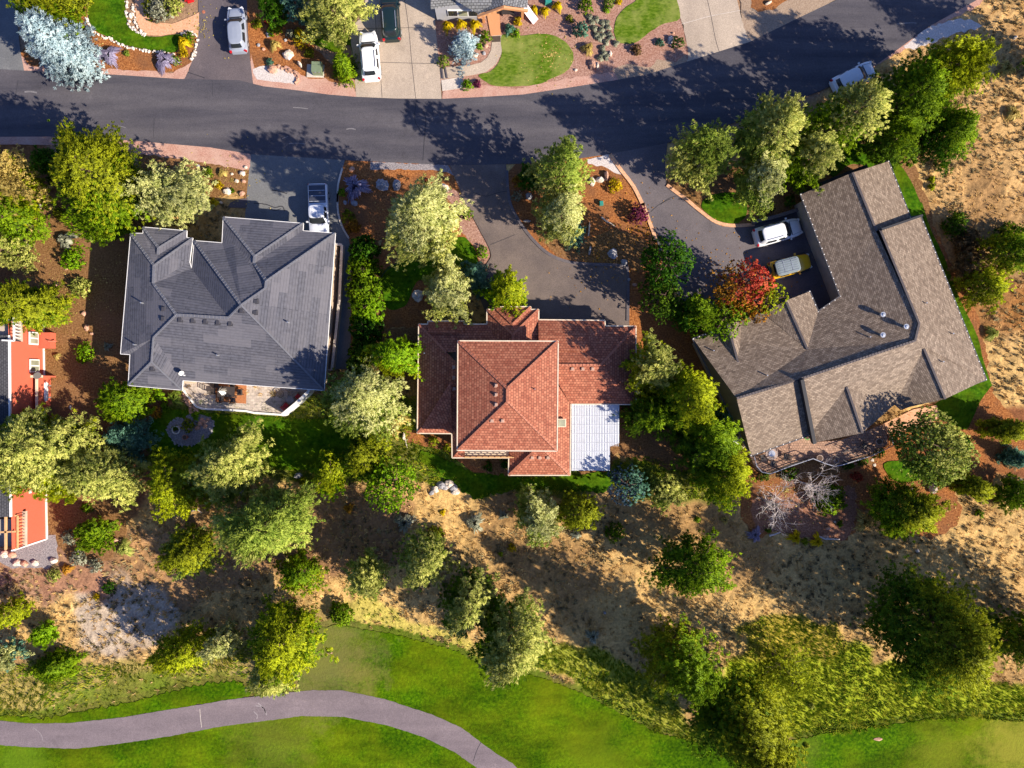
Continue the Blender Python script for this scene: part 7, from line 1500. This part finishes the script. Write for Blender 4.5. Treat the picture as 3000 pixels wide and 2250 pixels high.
for i, (x, y, a, lb) in enumerate(((1965, 1405, 24, 'pinkish stone nearest the upper right corner of the gravel bed'), (1920, 1465, 18, 'triangular cream stone in the middle of the gravel bed'), (1975, 1470, 18, 'rust coloured stone beside the grey driveway'), (1840, 1550, 32, 'large white stone on the gravel bed beside the yellow shrub'), (1960, 1570, 24, 'brown white stone beside the grey driveway, lower one'), (1605, 1345, 16, 'dark stone at the top of the gravel bed'), (1990, 1355, 15, 'flat tan stone at the corner of the verge'), (1880, 1410, 12, 'tiny pale stone in the gravel bed'), (1790, 1640, 14, 'small pale stone above the yellow grass tuft'))): rock(1, x, y, a, a * .8, lb, 'rock_rust' if 'rust' in lb or 'brown' in lb else ('rock_grey' if 'dark' in lb else 'rock_pale'))
rock(1, 1060, 130, 14, 22, 'white stone on the mulch strip left of the peach path'); rock(1, 785, 375, 15, 12, 'small tan stone above the paired lavender bushes', 'rock_rust')
rock(5, 315, 155, 30, 16, 'cream stone beside the green pine at the left, larger one', rz=.3); rock(5, 265, 130, 18, 14, 'cream stone beside the green pine at the left, smaller one'); rock(5, 615, 333, 24, 12, 'orange flat stone on the brown soil', 'rock_rust'); rock(5, 455, 785, 18, 16, 'round tan stone left of the straw tussock', 'rock_rust'); rock(5, 538, 657, 13, 12, 'small yellow stone under the vivid green spreading shrub', 'rock_rust'); rock(5, 680, 1020, 20, 20, 'dusty tan stone near the edge of the house shadow', 'rock_rust'); rock(5, 707, 1135, 18, 26, 'upright tan stone at the edge of the house shadow', 'rock_rust'); rock(5, 745, 1182, 18, 10, 'flat tan stone below the upright one', 'rock_rust'); rock(9, 570, 258, 13, 16, 'small square pale paver in deep shadow', 'rock_grey', hh=.2)
for i, (x, y, a, mt, lb) in enumerate(((38, 1450, 34, 'rock_pale', 'white boulder at the left edge above the row'), (98, 1455, 30, 'rock_rust', 'tan boulder right of the white one at the left edge'), (140, 1520, 34, 'rock_pale', 'white boulder, first of the row below the red house'), (200, 1525, 30, 'rock_rust', 'tan boulder, second of the row below the red house'), (285, 1520, 28, 'rock_pale', 'pinkish boulder, third of the row below the red house'), (435, 1500, 30, 'rock_pale', 'pinkish boulder, last of the row, at the gravel corner'))): rock(9, x, y, a, a * .8, lb, mt)
rock(9, 935, 1330, 28, 15, 'tan flat stone right of the small vivid pine', 'rock_rust')
for i, (x, y, a, b_) in enumerate(((1560, 950, 24, 20), (1590, 920, 28, 26), (1640, 890, 38, 30), (1700, 880, 42, 32), (1740, 910, 36, 30), (1750, 945, 34, 24), (1670, 900, 30, 30))): rock(10, x, y, a, b_, ('leftmost lowest rock of the white pile below the red tile house', 'second rock from the left of the white pile', 'upper left large rock of the white pile', 'top large rock of the white pile', 'right upper rock of the white pile', 'right lower rock of the white pile', 'middle rock of the white pile')[i], 'rock_pale' if i % 2 else 'rock_grey', group='rocks of the white pile below the red tile house')
rock(10, 485, 815, 36, 22, 'dark violet rock at the lower edge of the grey house lawn', 'rock_grey'); rock(10, 540, 860, 20, 18, 'cream stone beside the dark violet rock'); rock(9, 1970, 940, 34, 34, 'dark rock in the shade right of the pale olive pine', 'rock_grey'); rock(10, 1340, 490, 8, 28, 'thin white post stone left of the red tile house', 'rock_pale', hh=1.2)
rock(12, 1472, 915, 32, 36, 'two toned white and brown boulder below the crescent lawn', 'rock_pale', hh=.8); rock(12, 1290, 940, 32, 18, 'long cream rock on the low spreading pine', 'rock_pale', rz=.8); rock(12, 625, 1238, 24, 14, 'tan stone on the mulch point', 'rock_rust'); rock(12, 600, 1300, 26, 12, 'orange flat stone above the long white log', 'rock_rust'); rock(12, 983, 685, 13, 13, 'round stepping stone below the deck, upper one', 'rock_pale', hh=.15); rock(12, 1000, 724, 13, 13, 'round stepping stone below the deck, lower one', 'rock_pale', hh=.15); rock(12, 848, 690, 16, 13, 'tan stone by the deck steps, upper one', 'rock_rust'); rock(12, 845, 712, 14, 10, 'tan stone by the deck steps, lower one', 'rock_rust'); rock(12, 1210, 470, 26, 14, 'cream rock at the right end of the deck'); rock(12, 680, 1185, 8, 8, 'tiny white stone on the mulch point'); rock(12, 1345, 1420, 18, 14, 'pale stone on the dry ground below the mulch point'); rock(4, 145, 25, 28, 9, 'cream stone at the top edge on the dark mulch', rz=.4); rock(4, 2140, 305, 20, 12, 'pale log end on the dry land, upper right', 'deadwood', rz=.7, name='driftwood')
rock(14, 735, 725, 24, 12, 'pink stone in the bare patch beside the fairway', 'rock_rust', hh=.2); rock(16, 1030, 1425, 38, 12, 'tan bare divot stone on the fairway at the lower right', 'rock_rust', hh=.08, name='divot'); rock(15, 1028, 402, 12, 11, 'small pale stone deep in the slope shadow', 'rock_grey')

def log(pts, rad, label, mat='bark_white', name='fallen_log', n=12):
    p = [W(*q) + Vector((0, 0, .1)) for q in t(n, *pts)]; m = MB(); m.tube(p, [rad * (1 - .5 * i / (len(p) - 1)) for i in range(len(p))], 7); m.tube([p[1], p[1] + Vector((.25, .2, .15))], [rad * .5, rad * .2], 5)
    tagit(m.build(name, M[mat], None, origin=p[0]), label, 'log')
log((535, 1300, 600, 1322, 715, 1325), .13, 'long white fallen log right of the two plume grasses'); log((145, 1295, 190, 1285, 235, 1268), .12, 'short white fallen log under the lower bare tree')
log((1000, 240, 1040, 275, 1075, 290, 1110, 315), .10, 'forked pale driftwood on the orange mulch island', 'deadwood', 'driftwood', 7); log((1340, 480, 1350, 530, 1365, 585), .08, 'thin bleached branch lying left of the red tile house', 'bark_white', 'driftwood', 10); log((1540, 1100, 1600, 1085, 1640, 1110), .08, 'bleached stick on the dark soil below the deep yellow pine', 'bark_white', 'driftwood', 9)
# utility box on its pad
a = W(*t(2, 622, 578)); o = thing('utility_box', 'green metal utility box on a concrete pad in the gravel verge', 'utility box', a)
m = MB(); m.box((a.x, a.y, .06), (1.75, 1.3, .14), -.03); m.build('pad', M['concrete_pale'], o)
m = MB(); m.box((a.x + .32, a.y + .05, .55), (1.0, 1.1, .85), -.03, taper=.96); m.build('cabinet', M['util_green'], o)
m = MB(); m.box((a.x + .32, a.y - .1, 1.0), (.98, .62, .05), -.03); m.build('lid', M['util_green'], o)
for s_ in (-.2, .2): m = MB(); m.box((a.x + .4 + s_, a.y - .50, .93), (.14, .08, .06)); m.build('handle', M['metal'], o)
def small_box(n, x, y, sz, mat, label, name, cat):
    c = W(*t(n, x, y)); m = MB(); m.box((c.x, c.y, sz[2] / 2), sz, .1, taper=.9); m.box((c.x, c.y, sz[2] + .015), (sz[0] * .8, sz[1] * .8, .03), .1); tagit(m.build(name, M[mat], None, origin=(c.x, c.y, 0)), label, cat)
small_box(7, 998, 130, (.42, .45, .4), 'teal_box', 'small teal plastic box on the orange mulch island', 'valve_box', 'box'); small_box(3, 570, 25, (.75, .5, .5), 'teal_box', 'dark teal plastic bin at the top edge in the cottage garden', 'storage_bin', 'bin'); small_box(11, 2070, 525, (.7, .9, .9), 'white', 'white air conditioner beside the left wall of the brown house', 'air_conditioner', 'appliance')
c = W(*t(1, 1650, 98)); m = MB(); m.cyl((c.x, c.y, .02), .17, .025, 16); m.cyl((c.x, c.y, .04), .12, .015, 16); tagit(m.build('drain_cover', M['ridge_red'], None, origin=(c.x, c.y, 0)), 'small round rusty drain cover on the brown driveway', 'drain cover')
c = W(*t(1, 1545, 8)); m = MB(); m.box((c.x, c.y, .2), (.7, .4, .35), .3, taper=.7); m.tube([(c.x - .4, c.y - .15, .18), (c.x - .4, c.y + .15, .18)], [.17, .17], 12); tagit(m.build('wheelbarrow', M['tail_red'], None, origin=(c.x, c.y, 0)), 'small red and black cart at the top edge beside the peach path', 'cart')
# round rock garden in the grey house lawn
sheet('rock_garden_bed', t(9, 1355, 460, 1370, 400, 1430, 355, 1500, 350, 1520, 320, 1600, 310, 1700, 340, 1728, 390, 1722, 440, 1680, 500, 1600, 550, 1520, 567, 1430, 550), .08, M['gravel_grey'], smooth=3, press=True)
rubble('stone_edging', 'stone rim of the round rock garden in the grey house lawn', [t(9, 1355, 460, 1370, 400, 1430, 355, 1500, 350), t(9, 1355, 460, 1430, 550, 1520, 567, 1600, 550, 1680, 500, 1722, 440, 1728, 390, 1700, 340)], 7, .2, M['rock_grey'], 12)
for i, (x, y, a) in enumerate(((1625, 395, 26), (1655, 375, 22), (1600, 425, 24), (1665, 410, 20), (1690, 360, 18), (1635, 360, 18))): rock(9, x, y, a, a * .8, 'rough rust coloured stone in the right half of the round rock garden', 'rock_rust', group='rust stones in the right half of the round rock garden')
c = W(*t(9, 1435, 440)); m = MB()
for k in range(18):
    a = 2 * PI * k / 18; a2 = 2 * PI * (k + 1) / 18; m.bar((c.x + .38 * math.cos(a), c.y + .38 * math.sin(a), .2), (c.x + .38 * math.cos(a2), c.y + .38 * math.sin(a2), .2), .12, .24)
tagit(m.build('planter_ring', M['stone_white'], None, origin=(c.x, c.y, 0)), 'white ring planter in the left half of the round rock garden', 'planter')
pot(*t(9, 1505, 500), .24, .08, 'small dark red pot at the foot of the round rock garden', M['ridge_red'])
# retaining wall and parking kerb next to the brown house wing
o = thing('driveway_wall', 'low dark wall along the top of the driveway of the brown house', 'wall', W(*t(8, 200, 250))); m = MB(); pts = [W(*q) for q in t(8, 0, 290, 200, 240, 385, 180, 400, 140)]
for a_, b_ in zip(pts, pts[1:]): m.bar(a_ + Vector((0, 0, .3)), b_ + Vector((0, 0, .3)), .35, .6)
m.build('wall_body', M['drive_dark'], o)
o = thing('garden_fence', 'short cream fence panel between the dark pines and the brown house', 'fence', W(*t(11, 2110, 580))); a_ = W(*t(11, 2065, 592)); b_ = W(*t(11, 2160, 560)); m = MB()
for zz in (.4, 1.2): m.bar(a_ + Vector((0, 0, zz)), b_ + Vector((0, 0, zz)), .06, .12)
m.build('rail', M['cream'], o)
for k in range(3): m = MB(); q = a_.lerp(b_, k / 2); m.bar(q, q + Vector((0, 0, 1.5)), .12, .12); m.build('post', M['cream'], o)

# ------------------------------------------------------------------ fallen leaves drifted under the autumn trees
def fallen(name, label, spots, pal, seed):
    r = np.random.RandomState(seed); cs = []
    for px, py, rad, n in spots:
        c = W(px, py); a = r.uniform(0, 2 * PI, n); q = r.normal(size=n) * rad * .55
        cs.append(np.stack([c.x + np.cos(a) * q, c.y + np.sin(a) * q, np.full(n, .075)], 1))
    c = np.concatenate(cs); n = len(c); a = r.uniform(0, 2 * PI, n); l = r.uniform(.05, .11, n)[:, None]; u = np.stack([np.cos(a), np.sin(a), r.normal(size=n) * .2], 1) * l; v = np.stack([-np.sin(a), np.cos(a), r.normal(size=n) * .2], 1) * l * .6
    V = np.stack([c - u, c - v, c + u, c + v], 1).reshape(-1, 3); o = np_mesh(name, V, np.arange(n * 4).reshape(-1, 4), M['f_' + pal], tint=r.rand(n)); tagit(o, label, 'leaves', kind='stuff')
fallen('fallen_leaves', 'orange and yellow leaves scattered on the driveway and beds round the maples', [(*F(1600, 640), 7, 420), (*F(1540, 590), 4, 90), (*F(1380, 500), 6, 160), (*F(1290, 560), 6, 160)], 'orange', 71)
fallen('fallen_leaves', 'straw coloured needles and leaves littering the mulch of the front yards', [(*F(900, 470), 4, 300), (*F(210, 112), 2, 60), (*F(430, 60), 3, 100), (*F(1190, 120), 4, 160), (*F(140, 620), 9, 300), (*F(1700, 1060), 8, 300), (*F(2000, 1050), 8, 260), (*F(500, 390), 4, 120)], 'straw', 73)
